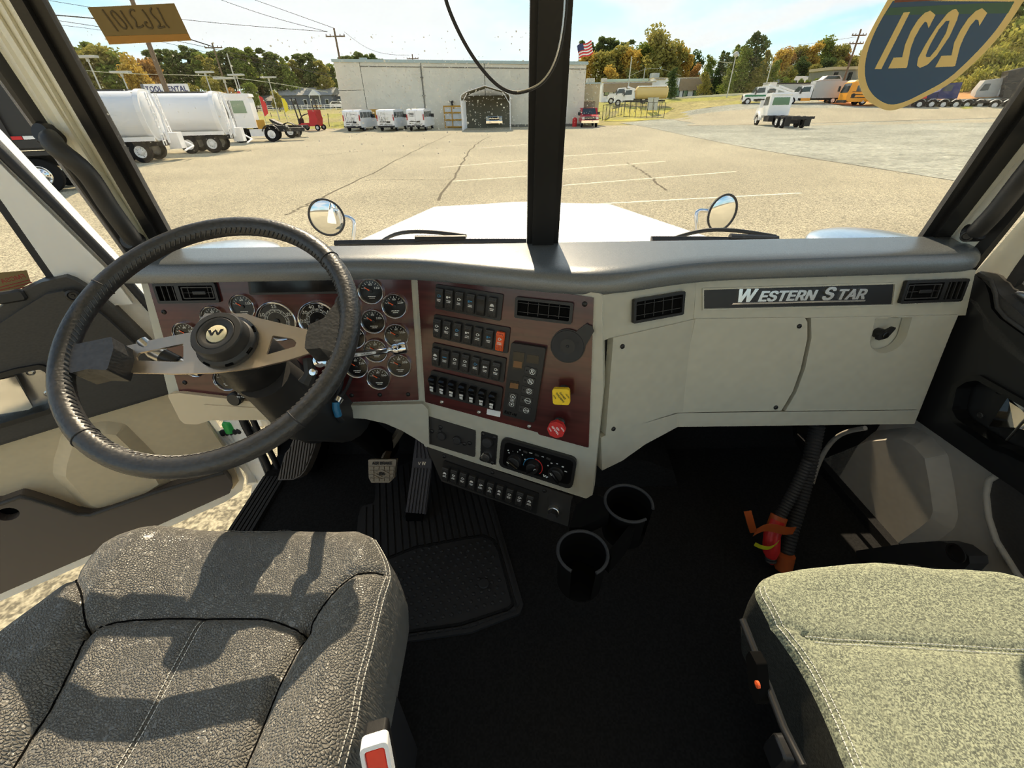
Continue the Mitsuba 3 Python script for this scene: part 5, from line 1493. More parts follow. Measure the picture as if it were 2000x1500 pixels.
def c3(x, y):
    return 780 + x / 4.2867, 500 + y / 4.2867      # close-up of the switch panel -> picture


def c4(x, y):
    return 780 + x / 4.2867, 760 + y / 4.2867


def c1(x, y):
    return 1150 + 0.3 * x, 480 + 0.3 * y


def c2(x, y):
    return 250 + 0.3 * x, 480 + 0.3 * y


dash = thing('dashboard', 'wide beige truck dashboard with a dark grey padded top under the windshield', 'dashboard')

# padded top: a cross-section carried along the lip
_p = LineString([(-0.875, 0.925), (-0.84, 0.915), *[tuple(q) for q in PLAN[1:4]], (1.0, 0.905), (1.045, 0.94), (1.05, 0.985)])
_c = np.array(_p.coords)
for _ in range(3):                              # corner cutting
    q = [_c[0]]
    for a, b in zip(_c[:-1], _c[1:]):
        w = min(0.25, 0.05 / np.linalg.norm(b - a))
        q += [a + (b - a) * w, b - (b - a) * w]
    _c = np.array(q + [_c[-1]])
_t = np.gradient(_c, axis=0)
_t /= np.linalg.norm(_t, axis=1, keepdims=True)
_n = np.stack([_t[:, 1], -_t[:, 0]], 1)
_rings = []
for q, n in zip(_c, _n):
    back = V(np.clip(q[0], -0.875, 1.035), 1.012)
    prof = [(-0.004, 0.322), (0.010, 0.320), (0.013, 0.314), (0.013, 0.300), (0.009, 0.290), (0.001, 0.2815), (-0.012, 0.277), (-0.03, 0.2755)]
    ring = [V(*(q + n * o), H - d) for o, d in prof]
    ring += [V(*(q * (1 - w) + back * w - n * 0.03 * (1 - w)), H - 0.2755 + 0.002 * w) for w in (0.4, 0.8)] + [V(*back, H - 0.274), V(*back, H - 0.318)]
    _rings.append(np.array(ring))
part(dash, 'padded_top', loft(_rings), 'm_pad', 50, 'dark grey grained padded dash top')

# beige trim behind the wood panels, one slab per face of the dash
trim1 = panel(S1, [(272, 537), (812, 524), (828, 793), (680, 791), (508, 787), (331, 777)], -0.03, 0.0, 0.004)
trim2 = panel(S2, [(803, 520), (1176, 574), (1178, 760), (1156, 975), (1142, 973), (828, 872), (822, 790)], -0.05, 0.0, 0.004, 0.008)
part(dash, 'trim', trim1, 'm_beige', 30)
part(dash, 'trim', trim2, 'm_beige', 30)
lip = [S2.put(bx(*sorted((pxring(S2, [p])[0][0], pxring(S2, [q])[0][0])), -0.004, 0.004, -0.004, 0.003)) for p, q in ()]
# upper strip with the vents and the badge, and the rail that frames the glove box
s3 = panel(S3, [(1168, 578), (1366, 546), (1360, 622), (1352, 628), (1192, 660), (1172, 668)], -0.03, 0.0, 0.002)
s4 = panel(S4, [(1360, 547), (1906, 527), (1886, 616), (1355, 624)], -0.03, 0.0, 0.002)
part(dash, 'upper_strip', s3, 'm_beige', 30)
part(dash, 'upper_strip', s4, 'm_beige', 30)
r3 = panel(S3, [(1174, 855), (1190, 846), (1322, 808), (1325, 833), (1260, 868), (1215, 900), (1176, 919)], -0.04, 0.001, 0.003)
r4 = panel(S4, [(1318, 807), (1790, 801), (1872, 614), (1902, 560), (1906, 527), (1786, 828), (1318, 834)], -0.04, 0.001, 0.003)
part(dash, 'lower_rail', r3, 'm_beige', 30)
part(dash, 'lower_rail', r4, 'm_beige', 30)
inner = [panel(S3, [(1174, 660), (1360, 615), (1345, 812), (1174, 862)], -0.05, -0.022), panel(S4, [(1340, 615), (1895, 605), (1800, 812), (1315, 816)], -0.05, -0.022)]
part(dash, 'recess', cat(inner), 'm_dark', 30)

# lower skirts left and right of the steering column
SK = Fr(S1.o + 0.012 * S1.n, S1.u, S1.v + 0.15 * S1.n)
skl = panel(S1, [(326, 770), (352, 768), (480, 783), (510, 787), (545, 800), (558, 820), (412, 821), (385, 829), (360, 828), (351, 820)], -0.06, 0.018, 0.010, 0.006)
part(dash, 'lower_skirt', skl, 'm_tan', 30, 'tan lower skirt beside the door')
part(dash, 'lower_skirt', panel(S1, [(392, 790), (500, 797), (530, 814), (408, 815)], -0.02, 0.021, 0.001, 0.006), 'm_tan', 30)
skr = panel(S1, [(668, 800), (684, 792), (826, 789), (836, 800), (838, 872), (828, 868), (810, 856), (785, 841), (752, 827), (712, 818), (676, 816)], -0.06, 0.016, 0.012, 0.003)
part(dash, 'lower_skirt', skr, 'm_beige', 30)
part(dash, 'underside', cat(bx(-0.82, 1.0, 0.90, 1.12, H - 0.66, H - 0.60), bx(-0.2, 0.2, 0.93, 1.1, H - 0.74, H - 0.66)), 'm_pit')


def screw_mesh(r=0.0042):
    return cat(lathe([(r * 1.3, 0), (r * 1.3, 0.0012), (r, 0.0030), (r * 0.5, 0.0036), (r * 0.42, 0.0022), (0.0002, 0.0022)], 12))


SCREW = mikit.ply(screw_mesh(), 'm_black', smooth=40)


def screws(parent, fr, pts, c, mat_='m_black'):
    for x, y in pts:
        a, b = fr.ab(x, y, c)
        part(parent, 'screw', SCREW, mat_, place=fr.sub(a, b, c).M)


def vent(fr, pts, parent, split, mirror=False, c=0.002):
    """Louvred outlet: bezel, dark throat, blades; split = share of the width that holds the upright blades (0 for none)."""
    ring = pxring(fr, pts)
    w = (np.linalg.norm(ring[1] - ring[0]) + np.linalg.norm(ring[2] - ring[3])) / 2
    h = (np.linalg.norm(ring[3] - ring[0]) + np.linalg.norm(ring[2] - ring[1])) / 2
    f = fr.sub(*ring.mean(0), c)
    fr0 = Polygon(rr(w, h, 0.004)).difference(Polygon(rr(w - 0.012, h - 0.012, 0.002)))
    key = part(parent, 'air_vent', f.put(poly(fr0, 0, 0.008)), 'm_black', 30)
    part(key, 'throat', f.put(bx(-w / 2 + .004, w / 2 - .004, -h / 2 + .004, h / 2 - .004, 0.0004, 0.0014)), 'm_pit')
    x0, x1 = -w / 2 + 0.006, w / 2 - 0.006
    if split:
        xs = x0 + (x1 - x0) * split if not mirror else x1 - (x1 - x0) * split
        part(key, 'divider', f.put(bx(xs - 0.005, xs + 0.005, -h / 2 + .005, h / 2 - .005, 0.001, 0.0075)), 'm_black')
        a, b = (x0, xs) if not mirror else (xs, x1)
        for k in range(3):
            x = a + (b - a) * (k + 0.9) / 3.6
            part(key, 'blade', f.put(bx(x - 0.0009, x + 0.0009, -h / 2 + .006, h / 2 - .006, 0.002, 0.007)), 'm_dark')
        x0, x1 = (xs + .005, x1) if not mirror else (x0, xs - .005)
        g = Polygon(rr(x1 - x0 - .006, h - .018, .002, cx=(x0 + x1) / 2)).difference(Polygon(rr(x1 - x0 - .011, h - .023, .001, cx=(x0 + x1) / 2)))
        part(key, 'inner_frame', f.put(poly(g, 0.001, 0.006)), 'm_dark')
        part(key, 'tab', f.put(plate(0.03, 0.008, 0.002, 0.002, 0.008, cx=(x0 + x1) / 2 + .004)), 'm_black')
    for k in range(2 if split else 4):
        x = x0 + (x1 - x0) * ((0.22, 0.8)[k] if split else (k + 1) / 5)
        part(key, 'blade', f.put(bx(x - 0.0007, x + 0.0007, -h / 2 + .008, h / 2 - .008, 0.0016, 0.004)), 'm_dark')
    for k in range(1 if split else 2):
        y = 0 if split else (-0.2, 0.24)[k] * h
        part(key, 'blade', f.put(bx(x0, x1, y - 0.0006, y + 0.0006, 0.0018, 0.005)), 'm_dark')
    return key


# ---- wood instrument panel in front of the driver
WT = 0.004
inst = thing('instrument_panel', 'dark red wood-grain instrument panel with round gauges behind the steering wheel', 'instrument panel')
hole = soft(pxring(S1, [(484, 782), (520, 742), (600, 735), (655, 755), (684, 786), (684, 800), (484, 800)]), 0.004)
w1 = Polygon(pxring(S1, [(289, 544), (802, 529), (818, 780), (682, 784), (478, 781), (352, 763)])).difference(hole)
part(inst, 'wood_panel', S1.put(poly(w1, 0.0, WT)), 'm_wood', 30)
screws(inst, S1, [(455, 539), (792.5, 535), (320.5, 609.5), (361, 747), (687, 772), (742, 771), (797, 770), (501, 775)], WT)
vent(S1, [(306, 557), (427, 546), (430, 585), (317, 595)], inst, 0.36, c=WT)
part(inst, 'display', panel(S1, [(483, 541), (672, 538), (676, 573), (487, 576)], WT - .001, WT + .003, 0.001, 0.004), 'm_dark', 30)
part(inst, 'display_glass', panel(S1, [(488, 545), (668, 542), (671, 569), (491, 572)], WT + .001, WT + .0034, 0.0005, 0.003), 'm_black_gloss', 30)


def gauge_parts(R, big, nums, needle):
    rim = lathe([(R, 0), (R, 0.006), (R * 0.985, 0.0085), (R * 0.95, 0.0095), (R * 0.90, 0.0085), (R * 0.86, 0.0055), (R * 0.85, 0.003)], 32)
    face = loft([ring3(circ(R * 0.87, 32), 0.0015), ring3(circ(R * 0.87, 32), 0.003)])
    tk = []
    a0, a1 = (215, -35) if big else (160, 20)
    N = 41 if big else 9
    for i in range(N):
        a = math.radians(a0 + (a1 - a0) * i / (N - 1))
        L = 0.16 if i % (5 if big else 2) == 0 else 0.09
        c, s = math.cos(a), math.sin(a)
        r0, r1 = R * ((0.62 if big else 0.76) - L), R * (0.62 if big else 0.76)
        wd = 0.0006 if big else 0.0005
        p, q, o = V(c * r0, s * r0), V(c * r1, s * r1), V(-s, c) * wd
        tk.append(loft([np.array([[*(p + o), z], [*(p - o), z], [*(q - o), z], [*(q + o), z]]) for z in (0.003, 0.0034)]))
    if big:
        tk.append(poly(Polygon(circ(R * 0.47, 40)).difference(Polygon(circ(R * 0.455, 40))), 0.003, 0.0034))
    for i, s in enumerate(nums):
        a = math.radians(a0 + (a1 - a0) * i / max(len(nums) - 1, 1)) if big else math.radians(150 - 120 * i / max(len(nums) - 1, 1))
        r = R * (0.74 if big else 0.52)
        tk.append(moved(text(s, 0.0072 if big else 0.0046, 0.0004), r * math.cos(a), r * math.sin(a), 0.003))
    tk.append(bx(-R * .3, R * .3, -R * .42, -R * .36, .003, .0034))
    tk.append(bx(-R * .2, R * .22, -R * .55, -R * .5, .003, .0034))
    nd = lathe([(R * .13, .003), (R * .13, .0056), (R * .1, .006), (.0001, .006)], 14)
    a = math.radians(needle)
    L = R * (0.6 if big else 0.55)
    w = 0.0018
    arrow = np.array([[-w, -w], [L, -w * .35], [L, w * .35], [-w, w]])
    n2 = poly(arrow, 0.0042, 0.0052)
    n2.apply_transform(trimesh.transformations.rotation_matrix(a, [0, 0, 1]))
    return (mikit.ply(rim, 'm_chrome', smooth=50), mikit.ply(face, 'm_black_gloss', smooth=40), mikit.ply(cat(tk), 'm_mark'), mikit.ply(n2, 'm_orange'), mikit.ply(nd, 'm_black', smooth=40))


GS = gauge_parts(0.0292, False, ['0', '60', '120'], 145)
GT = gauge_parts(0.047, True, ['5', '10', '15', '20', '25'], 215)
GV = gauge_parts(0.047, True, ['10', '20', '30', '40', '50', '60', '70', '80'], 205)


def gauge(px, py, G, rot=0.0):
    a, b = S1.ab(px, py, WT)
    M = S1.sub(a, b, WT).M
    k = part(inst, 'gauge', G[0], 'm_chrome', place=M)
    part(k, 'face', G[1], None, place=M)
    part(k, 'dial_marks', G[2], None, place=M)
    part(k, 'needle', G[3], None, place=M)
    part(k, 'hub', G[4], None, place=M)


for x, y in ((1585, 295), (1738, 390), (1600, 490), (1752, 582), (1616, 680), (1490, 782), (1770, 775), (1635, 860), (753, 395), (1437, 385), (565, 470), (385, 572), (1472, 590), (440, 775)):
    gauge(*c2(x, y), GS)
gauge(*c2(643, 868), GS)
gauge(*c2(975, 490), GT)
gauge(*c2(1245, 488), GV)
k = part(inst, 'tilt_knob', S1.put(lathe([(.013, 0), (.013, .012), (.017, .016), (.017, .028), (.014, .031), (.0001, .031)], 20), *S1.ab(472, 770), WT), 'm_black', 40)
part(k, 'lettering', S1.put(cat(moved(text('PULL', .0045), 0, .002), moved(text('TO TILT', .0045), 0, -.006)), *S1.ab(472, 770, .033), WT + .031), 'm_mark')

# ---- wood switch panel on the centre face
sw = thing('switch_panel', 'dark red wood-grain panel with four rows of rocker switches facing the driver', 'switch panel')
w2 = pxring(S2, [(816, 527), (1160, 581), (1150, 873), (1053, 847), (1051, 843), (832, 784)])
part(sw, 'wood_panel', S2.put(poly(soft(w2, .002), 0.0, WT, 0.0008)), 'm_wood', 30)
screws(sw, S2, [c3(*q) for q in ((187, 180), (1552, 402))], WT)
screws(sw, S2, [c3(*q) for q in ((357, 1222), (668, 1307), (1088, 1425))], WT, 'm_steel')
vent(S2, [c3(*q) for q in ((985, 325), (1470, 395), (1440, 580), (975, 490))], sw, 0, c=WT)

SWW, SWH = 0.0178, 0.043


def rocker_mesh():
    """A rocker: concave face, upper half tipped out."""
    ys = np.linspace(-SWH / 2, SWH / 2, 7)
    zs = np.array([.006, .0085, .0088, .0082, .0090, .0105, .0085])
    rings = []
    for y, z in zip(ys, zs):
        w = SWW / 2
        rings.append(np.array([[-w, y, 0], [w, y, 0], [w, y, z - .001], [w - .001, y, z], [-w + .001, y, z], [-w, y, z - .001]]))
    return loft(rings)


def rocker_marks(seed, dots=True):
    rnd = random.Random(seed)
    ms = []
    for i in range(rnd.choice((2, 2, 3))):
        w = rnd.uniform(.0035, .0058)
        ms.append(bx(-w, w, -.003 - i * .0032, -.0015 - i * .0032, .0082, .0092))
    return cat(ms)


def rocker_icon(seed):
    rnd = random.Random(seed)
    k = rnd.randrange(4)
    if k == 0:
        m = [bx(-.005, .005, .004, .0068, .008, .0096)]
    elif k == 1:
        m = [poly(Polygon(circ(.0034, 12, 0, .006)).difference(Polygon(circ(.0022, 12, 0, .006))), .008, .0098), bx(.003, .0055, .005, .007, .008, .0098)]
    elif k == 2:
        m = [poly([(-.005, .003), (.005, .003), (.003, .008), (-.002, .009)], .008, .0100)]
    else:
        m = [bx(-.005, -.001, .003, .008, .008, .0099), bx(0, .0045, .005, .0075, .008, .0099)]
    return cat(m)


def dot_grid():
    ms = []
    for r in range(4):
        for c_ in range(4):
            ms.append(bx(-.0062 + c_ * .0038, -.0044 + c_ * .0038, -.0185 + r * .0026, -.0173 + r * .0026, .0066 + .0006 * r, .0076 + .0006 * r))
    for c_ in range(4):
        ms.append(bx(-.0062 + c_ * .0038, -.0046 + c_ * .0038, .0165, .018, .0085, .0103))
    return cat(ms)


ROCK = mikit.ply(rocker_mesh(), 'm_dark', smooth=25)
DOTS = mikit.ply(dot_grid(), 'm_black')
MARKS = [mikit.ply(rocker_marks(i), 'm_mark') for i in range(5)]
ICONS = [mikit.ply(rocker_icon(i), 'm_mark') for i in range(6)]


def rocker(parent, fr, px, py, c, rot, seed, body='m_dark', plain=False, label=None):
    a, b = fr.ab(px, py, c)
    M = fr.sub(a, b, c, rot).M
    k = part(parent, 'rocker_switch', ROCK, body, place=M, label=label)
    if not plain:
        part(k, 'grip_dots', DOTS, None, place=M)
        part(k, 'lettering', MARKS[seed % 5], None, place=M)
        part(k, 'symbol', ICONS[(seed * 7 + seed // 3) % 6], 'm_mark' if seed % 3 else 'm_blue', place=M)


def row_rot(fr, p, q):
    d = fr.ab(*q) - fr.ab(*p)
    return math.atan2(d[1], d[0])


def base(parent, fr, pts, c, mat_='m_black', h=0.004, r=0.003):
    part(parent, 'switch_bezel', panel(fr, pts, c - .001, c + h, 0.001, r), mat_, 30)


rows = [([(345, 350), (425, 362), (510, 380), (605, 397), (690, 412), (785, 428)], [(305, 235), (870, 322), (845, 545), (300, 440)]),
        ([(325, 600), (407, 617), (493, 635), (580, 655), (665, 672), (757, 692), (848, 710)], [(290, 488), (928, 603), (905, 818), (288, 682)]),
        ([(313, 838), (392, 857), (475, 875), (558, 892), (645, 915), (727, 940), (815, 960)], [(278, 725), (895, 858), (872, 1062), (272, 920)])]
for j, (cs, bs) in enumerate(rows):
    base(sw, S2, [c3(*q) for q in bs], WT)
    rot = row_rot(S2, c3(*cs[0]), c3(*cs[-1]))
    for i, q in enumerate(cs):
        if j == 0 and i == 4:
            rocker(sw, S2, *c3(*q), WT + .003, rot, 0, 'm_black', True, 'smooth black blank switch')
        elif j == 1 and i == 6:
            rocker(sw, S2, *c3(*q), WT + .003, rot, 1, 'm_orange', False, 'bright orange hazard switch')
        else:
            rocker(sw, S2, *c3(*q), WT + .003, rot, 3 + i * 2 + j * 5)


def paddle_mesh():
    ys = np.linspace(-.021, .021, 9)
    zs = [.004, .0075, .009, .0095, .0105, .0135, .0185, .0195, .013]
    return loft([np.array([[-.0078, y, 0], [.0078, y, 0], [.0078, y, z - .002], [.0058, y, z], [-.0058, y, z], [-.0078, y, z - .002]]) for y, z in zip(ys, zs)])


PAD_ = mikit.ply(paddle_mesh(), 'm_black_gloss', smooth=40)
PLAB = mikit.ply(cat(bx(-.004, .004, -.014, -.0108, .0085, .0108), bx(-.0045, .0045, -.0085, -.004, .0090, .0112), bx(-.004, .004, -.0175, -.0155, .0070, .0092)), 'm_mark')
base(sw, S2, [c3(*q) for q in ((262, 955), (868, 1102), (842, 1302), (255, 1152))], WT, 'm_black', 0.005, 0.006)
cs = [(293, 1063), (375, 1082), (455, 1104), (540, 1127), (622, 1152), (705, 1176), (790, 1202)]
rot = row_rot(S2, c3(*cs[0]), c3(*cs[-1]))
for q in cs:
    a, b = S2.ab(*c3(*q), WT)
    M = S2.sub(a, b, WT + .004, rot)
    k = part(sw, 'paddle_switch', PAD_, None, place=M.M)
    part(k, 'label_strip', PLAB, None, place=M.M)
part(sw, 'sticker', panel(S2, [c3(735, 1280), c3(848, 1303), c3(843, 1350), c3(730, 1325)], WT, WT + .0006, 0), 'm_white', 30, 'blank white sticker')

# round cap with a finger tab
a, b = S2.ab(*c3(1412, 750), WT)
capf = S2.sub(a, b, WT)
R = np.linalg.norm(S2.ab(*c3(1557, 750)) - S2.ab(*c3(1412, 750)))
tab = unary_union([Polygon(circ(R, 40)), Polygon([(R * .35, R * .75), (R * .95, R * 1.36), (R * 1.3, R * 1.05), (R * .95, R * .2)]).buffer(.003), Point(R * 1.1, R * 1.18).buffer(R * .2)])
k = part(sw, 'phone_mount_disc', capf.put(poly(tab.simplify(.0003), 0, .006, .0015)), 'm_black', 30, 'round black disc with a finger tab')
part(k, 'raised_ring', capf.put(lathe([(R * .95, .006), (R * .93, .0078), (R * .5, .0078), (R * .42, .0055), (R * .1, .0055), (R * .06, .0075), (.0002, .0075)], 36)), 'm_rubber', 40)

# gear selector keypad
kp = [c3(*q) for q in ((935, 727), (1225, 772), (1128, 1397), (862, 1330))]
key = part(sw, 'gear_selector', panel(S2, kp, WT - .001, WT + .012, .003, .004), 'm_black', 30, 'black push-button gear selector')
KC = WT + .012
for q4 in (((955, 800), (1050, 812), (1030, 955), (945, 945)), ((1072, 822), (1168, 838), (1165, 905), (1062, 890)), ((925, 1040), (1005, 1055), (998, 1118), (918, 1108))):
    part(key, 'window', panel(S2, [c3(*q) for q in q4], KC - .001, KC + .0008, .0003, .0015), 'm_black_gloss', 30)
for q4 in (((958, 878), (1028, 888), (1022, 940), (950, 930)), ((930, 1060), (998, 1072), (992, 1115), (922, 1103))):
    part(key, 'amber_display', panel(S2, [c3(*q) for q in q4], KC, KC + .0012, .0003), 'm_amber', 30)
for (x, y), s in (((1115, 967), 'R'), ((1100, 1048), 'N'), ((1088, 1130), 'D'), ((1077, 1210), 'MANUAL'), ((1063, 1290), 'LOW')):
    a, b = S2.ab(*c3(x, y), KC)
    f = S2.sub(a, b, KC, -0.12)
    k = part(key, 'button', f.put(plate(.0285, .017, .002, 0, .002, .0006, cx=-.004)), 'm_dark', 30)
    part(k, 'button_ring', f.put(poly(Polygon(circ(.0068, 24)).difference(Polygon(circ(.0060, 24))), .002, .0026)), 'm_mark')
    part(k, 'lettering', f.put(text(s, .0082 if len(s) == 1 else .0042 if s == 'LOW' else .0028), c=.002), 'm_mark')
    part(k, 'indicator', f.put(loft([ring3(circ(.0014, 8, -.0125), .002), ring3(circ(.0014, 8, -.0125), .0025)])), 'm_pit')
a, b = S2.ab(*c3(947, 1207), KC)
f = S2.sub(a, b, KC, -0.12)
k = part(key, 'button', f.put(plate(.0205, .037, .002, 0, .002, .0006)), 'm_dark', 30)
for s in (1, -1):
    part(k, 'arrow', f.put(cat(poly(Polygon(circ(.0062, 24)).difference(Polygon(circ(.0054, 24))), .002, .0026), poly([(-.003, -s * .0016), (.003, -s * .0016), (0, s * .0032)][::s], .002, .0027)), 0, s * .0093), 'm_mark')
part(k, 'lettering', f.put(text('SHIFT', .0026), c=.002), 'm_mark')
a, b = S2.ab(*c3(930, 1318), KC)
part(key, 'embossed_name', S2.sub(a, b, KC, -0.12).put(text('EAT•N', .0068, .001)), 'm_pit')

# parking brake knobs
for (x, y), shape, m_, words in (((1355, 1175), 4, 'm_yellow', ('PARKING', 'BRAKE')), ((1315, 1450), 8, 'm_red', ('TRAILER', 'AIR'))):
    a, b = S2.ab(*c3(x, y), WT + .035)
    f = S2.sub(a, b, WT, math.radians(8) if shape == 4 else 0.1)
    f0 = S2.sub(*S2.ab(*c3(x, y), WT + .035), WT)
    k = part(sw, 'brake_knob', f.put(poly(soft(rr(.036, .036, .001, 1), .005) if shape == 4 else soft(circ(.0205, 8), .002), .027, .039, .0025)), m_, 25,
             'yellow square push-pull brake knob' if shape == 4 else 'red octagonal push-pull brake knob')
    part(k, 'shaft', f0.put(lathe([(.013, 0), (.013, .004), (.007, .008), (.007, .028)], 16)), 'm_black', 40)
    lt = cat([moved(text(w, .0042, .0005), 0, .002 - i * .007) for i, w in enumerate(words)] + [moved(text('PULL', .003, .0005), .008, .011), moved(text('PUSH', .003, .0005), -.006, -.0135)])
    lt.apply_transform(trimesh.transformations.rotation_matrix(2.2, [0, 0, 1]))
    part(k, 'lettering', f.put(lt, c=.039), 'm_black' if shape == 4 else 'm_white')

# ---- sockets, key switch, heater controls on the beige fascia
so = thing('power_socket_panel', 'dark grey plate with two capped power sockets under the rocker switches', 'socket panel')
part(so, 'plate', panel(S2, [c4(*q) for q in ((240, 230), (638, 350), (632, 572), (238, 455))], 0, .003, .0008, .004), 'm_dark', 30)
for x, y in ((357, 390), (485, 425)):
    a, b = S2.ab(*c4(x, y), .003)
    k = part(so, 'socket_cap', S2.sub(a, b, .003).put(lathe([(.0118, 0), (.0118, .005), (.0105, .007), (.0085, .0074), (.0080, .0062), (.0001, .0062)], 22)), 'm_rubber', 40)
    part(k, 'tether', S2.sub(a, b, .003, -.6 if x > 400 else 1.9).put(bx(.010, .019, -.003, .003, 0, .003)), 'm_rubber')
screws(so, S2, [c4(*q) for q in ((272, 352), (345, 318), (588, 452), (545, 457))], .003)

ks = thing('key_switch_panel', 'narrow black plate with a capped socket and a round ignition lock', 'ignition switch')
part(ks, 'plate', panel(S2, [c4(*q) for q in ((685, 353), (822, 392), (806, 636), (677, 600))], 0, .003, .0008, .003), 'm_black', 30)
a, b = S2.ab(*c4(742, 440), .003)
part(ks, 'socket_cap', S2.sub(a, b, .003).put(lathe([(.0135, 0), (.0135, .006), (.012, .009), (.0001, .010)], 22)), 'm_rubber', 40)
a, b = S2.ab(*c4(730, 562), .003)
k = part(ks, 'ignition_lock', S2.sub(a, b, .003).put(lathe([(.0135, 0), (.0135, .003), (.0115, .006), (.0100, .009), (.0085, .0095), (.0001, .0095)], 6)), 'm_chrome', 20, 'chrome ignition lock')
part(k, 'keyhole', S2.sub(a, b, .0126).put(cat(bx(-.0008, .0008, -.004, .002, 0, .0004), loft([ring3(circ(.0018, 10, 0, .002), 0), ring3(circ(.0018, 10, 0, .002), .0004)]))), 'm_pit')
part(k, 'collar', S2.sub(a, b, .003).put(lathe([(.0105, .006), (.0105, .0098), (.0085, .0102), (.0001, .0102)], 24)), 'm_steel', 40)
screws(ks, S2, [c4(*q) for q in ((700, 377), (795, 405), (688, 582), (780, 615))], .003)

hv = thing('heater_control', 'black heater control with three knobs and a red and blue arc', 'heater control')
part(hv, 'bezel', panel(S2, [c4(*q) for q in ((855, 405), (1488, 588), (1445, 845), (830, 645))], 0, .010, .003, .014), 'm_black', 30)
part(hv, 'face', panel(S2, [c4(*q) for q in ((885, 440), (1462, 605), (1425, 808), (862, 635))], .008, .0104, .0004, .010), 'm_black_gloss', 30)
HC = .0104
for (x, y), r, rt in (((962, 605), .0165, 1.0), ((1118, 650), .0150, -.9), ((1310, 710), .0175, .7)):
    a, b = S2.ab(*c4(x, y), HC)
    f = S2.sub(a, b, HC, rt)
    k = part(hv, 'knob', f.put(lathe([(r * 1.1, 0), (r * 1.1, .002), (r, .004), (r * .95, .012), (r * .8, .013), (.0001, .013)], 26)), 'm_black', 40)
    part(k, 'grip', f.put(plate(.0065, r * 1.95, .003, .012, .021, .002)), 'm_black_gloss', 30)
    part(k, 'pointer', f.put(bx(-.0008, .0008, r * .55, r * .95, .021, .0214)), 'm_mark')
a, b = S2.ab(*c4(1118, 650), HC)
f = S2.sub(a, b, HC, -.2)
for a0, a1, m_, nm in ((100, 195, 'm_blue', 'cold_arc'), (-32, 92, 'm_red', 'hot_arc')):
    ring = np.vstack([arc_pts(0, 0, .0245, a0, a1, 16), arc_pts(0, 0, .0225, a1, a0, 16)])
    part(hv, nm, f.put(poly(ring, 0, .0005)), m_)
ic = []
for x, y, w, h in ((912, 512, 14, 14), (918, 532, 16, 12), (990, 525, 10, 10), (1030, 550, 12, 12), (1052, 588, 14, 14), (1010, 508, 14, 12), (1100, 535, 34, 8), (1200, 566, 24, 8), (1245, 640, 16, 12), (1275, 620, 20, 10), (1320, 625, 20, 10), (1368, 650, 24, 12), (1393, 690, 26, 12), (950, 520, 6, 6)):
    q = S2.ab(*c4(x, y), HC)
    s = .0000551 * 4.3
    ic.append(S2.put(plate(w * s, h * s, min(w, h) * s * .4, 0, .0005, .0001, 2), *q, HC))
part(hv, 'symbols', cat(ic), 'm_mark')
for x, y in ((1055, 525), (1152, 552), (1248, 582)):
    part(hv, 'button', S2.sub(*S2.ab(*c4(x, y), HC), HC, -.25).put(plate(.0105, .005, .001, 0, .0016, .0004)), 'm_dark')


part(hv, 'emblem', S2.sub(*S2.ab(*c4(1223, 730), HC), HC, -.25).put(wing_logo(.0075)), 'm_white', label='white winged W emblem')

st = thing('accessory_switch_strip', 'black hanging strip with ten rocker switches and a toggle below the heater control', 'switch panel')
part(st, 'plate', panel(S2, [c4(*q) for q in ((228, 486), (1456, 900), (1440, 930), (1410, 1150), (352, 772))], -.004, .002, .0008), 'm_dark', 30)
base(st, S2, [c4(*q) for q in ((370, 598), (1168, 876), (1145, 1046), (357, 758))], .002, 'm_black', .004)
cs = [(390, 702), (462, 722), (537, 747), (612, 772), (688, 800), (765, 828), (843, 852), (925, 880), (1010, 906), (1093, 936)]
rot = row_rot(S2, c4(*cs[0]), c4(*cs[-1]))
for i, q in enumerate(cs):
    rocker(st, S2, *c4(*q), .005, rot, 4 + i * 3)
screws(st, S2, [c4(*q) for q in ((375, 562), (778, 697), (1215, 850))], .002)
a, b = S2.ab(*c4(1292, 1025), .008)
k = part(st, 'rotary_collar', S2.sub(a, b, .002).put(lathe([(.0165, 0), (.0165, .004), (.0145, .010), (.012, .011), (.012, .006)], 24)), 'm_steel', 40, 'silver collar')
part(k, 'rotary_knob', S2.sub(a, b, .002).put(loft([ring3(circ(.011 * (1 + .08 * math.cos(0)), 14) * (1 + .09 * np.cos(np.arange(14) * math.pi))[:, None], z) for z in (.006, .028)])), 'm_rubber', 20)

# ---- passenger side
bd = thing('name_badge', 'black badge plate with chrome WESTERN STAR lettering above the glove box', 'badge')
bq = [c1(*q) for q in ((748, 288), (1985, 250), (1970, 380), (748, 408))]
part(bd, 'plate', panel(S4, bq, -.001, .0015, .0004, .002), 'm_black', 30)
part(bd, 'plate_frame', S4.put(poly(Polygon(pxring(S4, bq)).buffer(.004, join_style=2).difference(Polygon(pxring(S4, bq)).buffer(.0005)), -.001, .003)), 'm_beige', 30)
p0, p1 = S4.ab(*c1(940, 376), .002), S4.ab(*c1(1795, 355), .002)
f = S4.sub(*p0, .0015, math.atan2(*(p1 - p0)[::-1]))
TW = np.linalg.norm(p1 - p0)
lts = []
x = 0.0
for s, hh in (('W', 1.25), ('ESTERN', 1.0), ('S', 1.25), ('TAR', 1.0)):
    m_ = text(s, .021 * hh, .004, True, center=False, slant=.22, squeeze=1.12)
    m_ = cat([moved(m_, dx * .0011, dy * .0009) for dx in (-1, 0, 1) for dy in (0, 1)])
    w_ = m_.bounds[1][0] - min(m_.bounds[0][0], 0)
    if s == 'S':
        x += .008
    lts.append(moved(m_, x, .004, 0))
    x += w_ + .002
lt = cat(lts)
lt.apply_scale([TW / x, 1, 1])
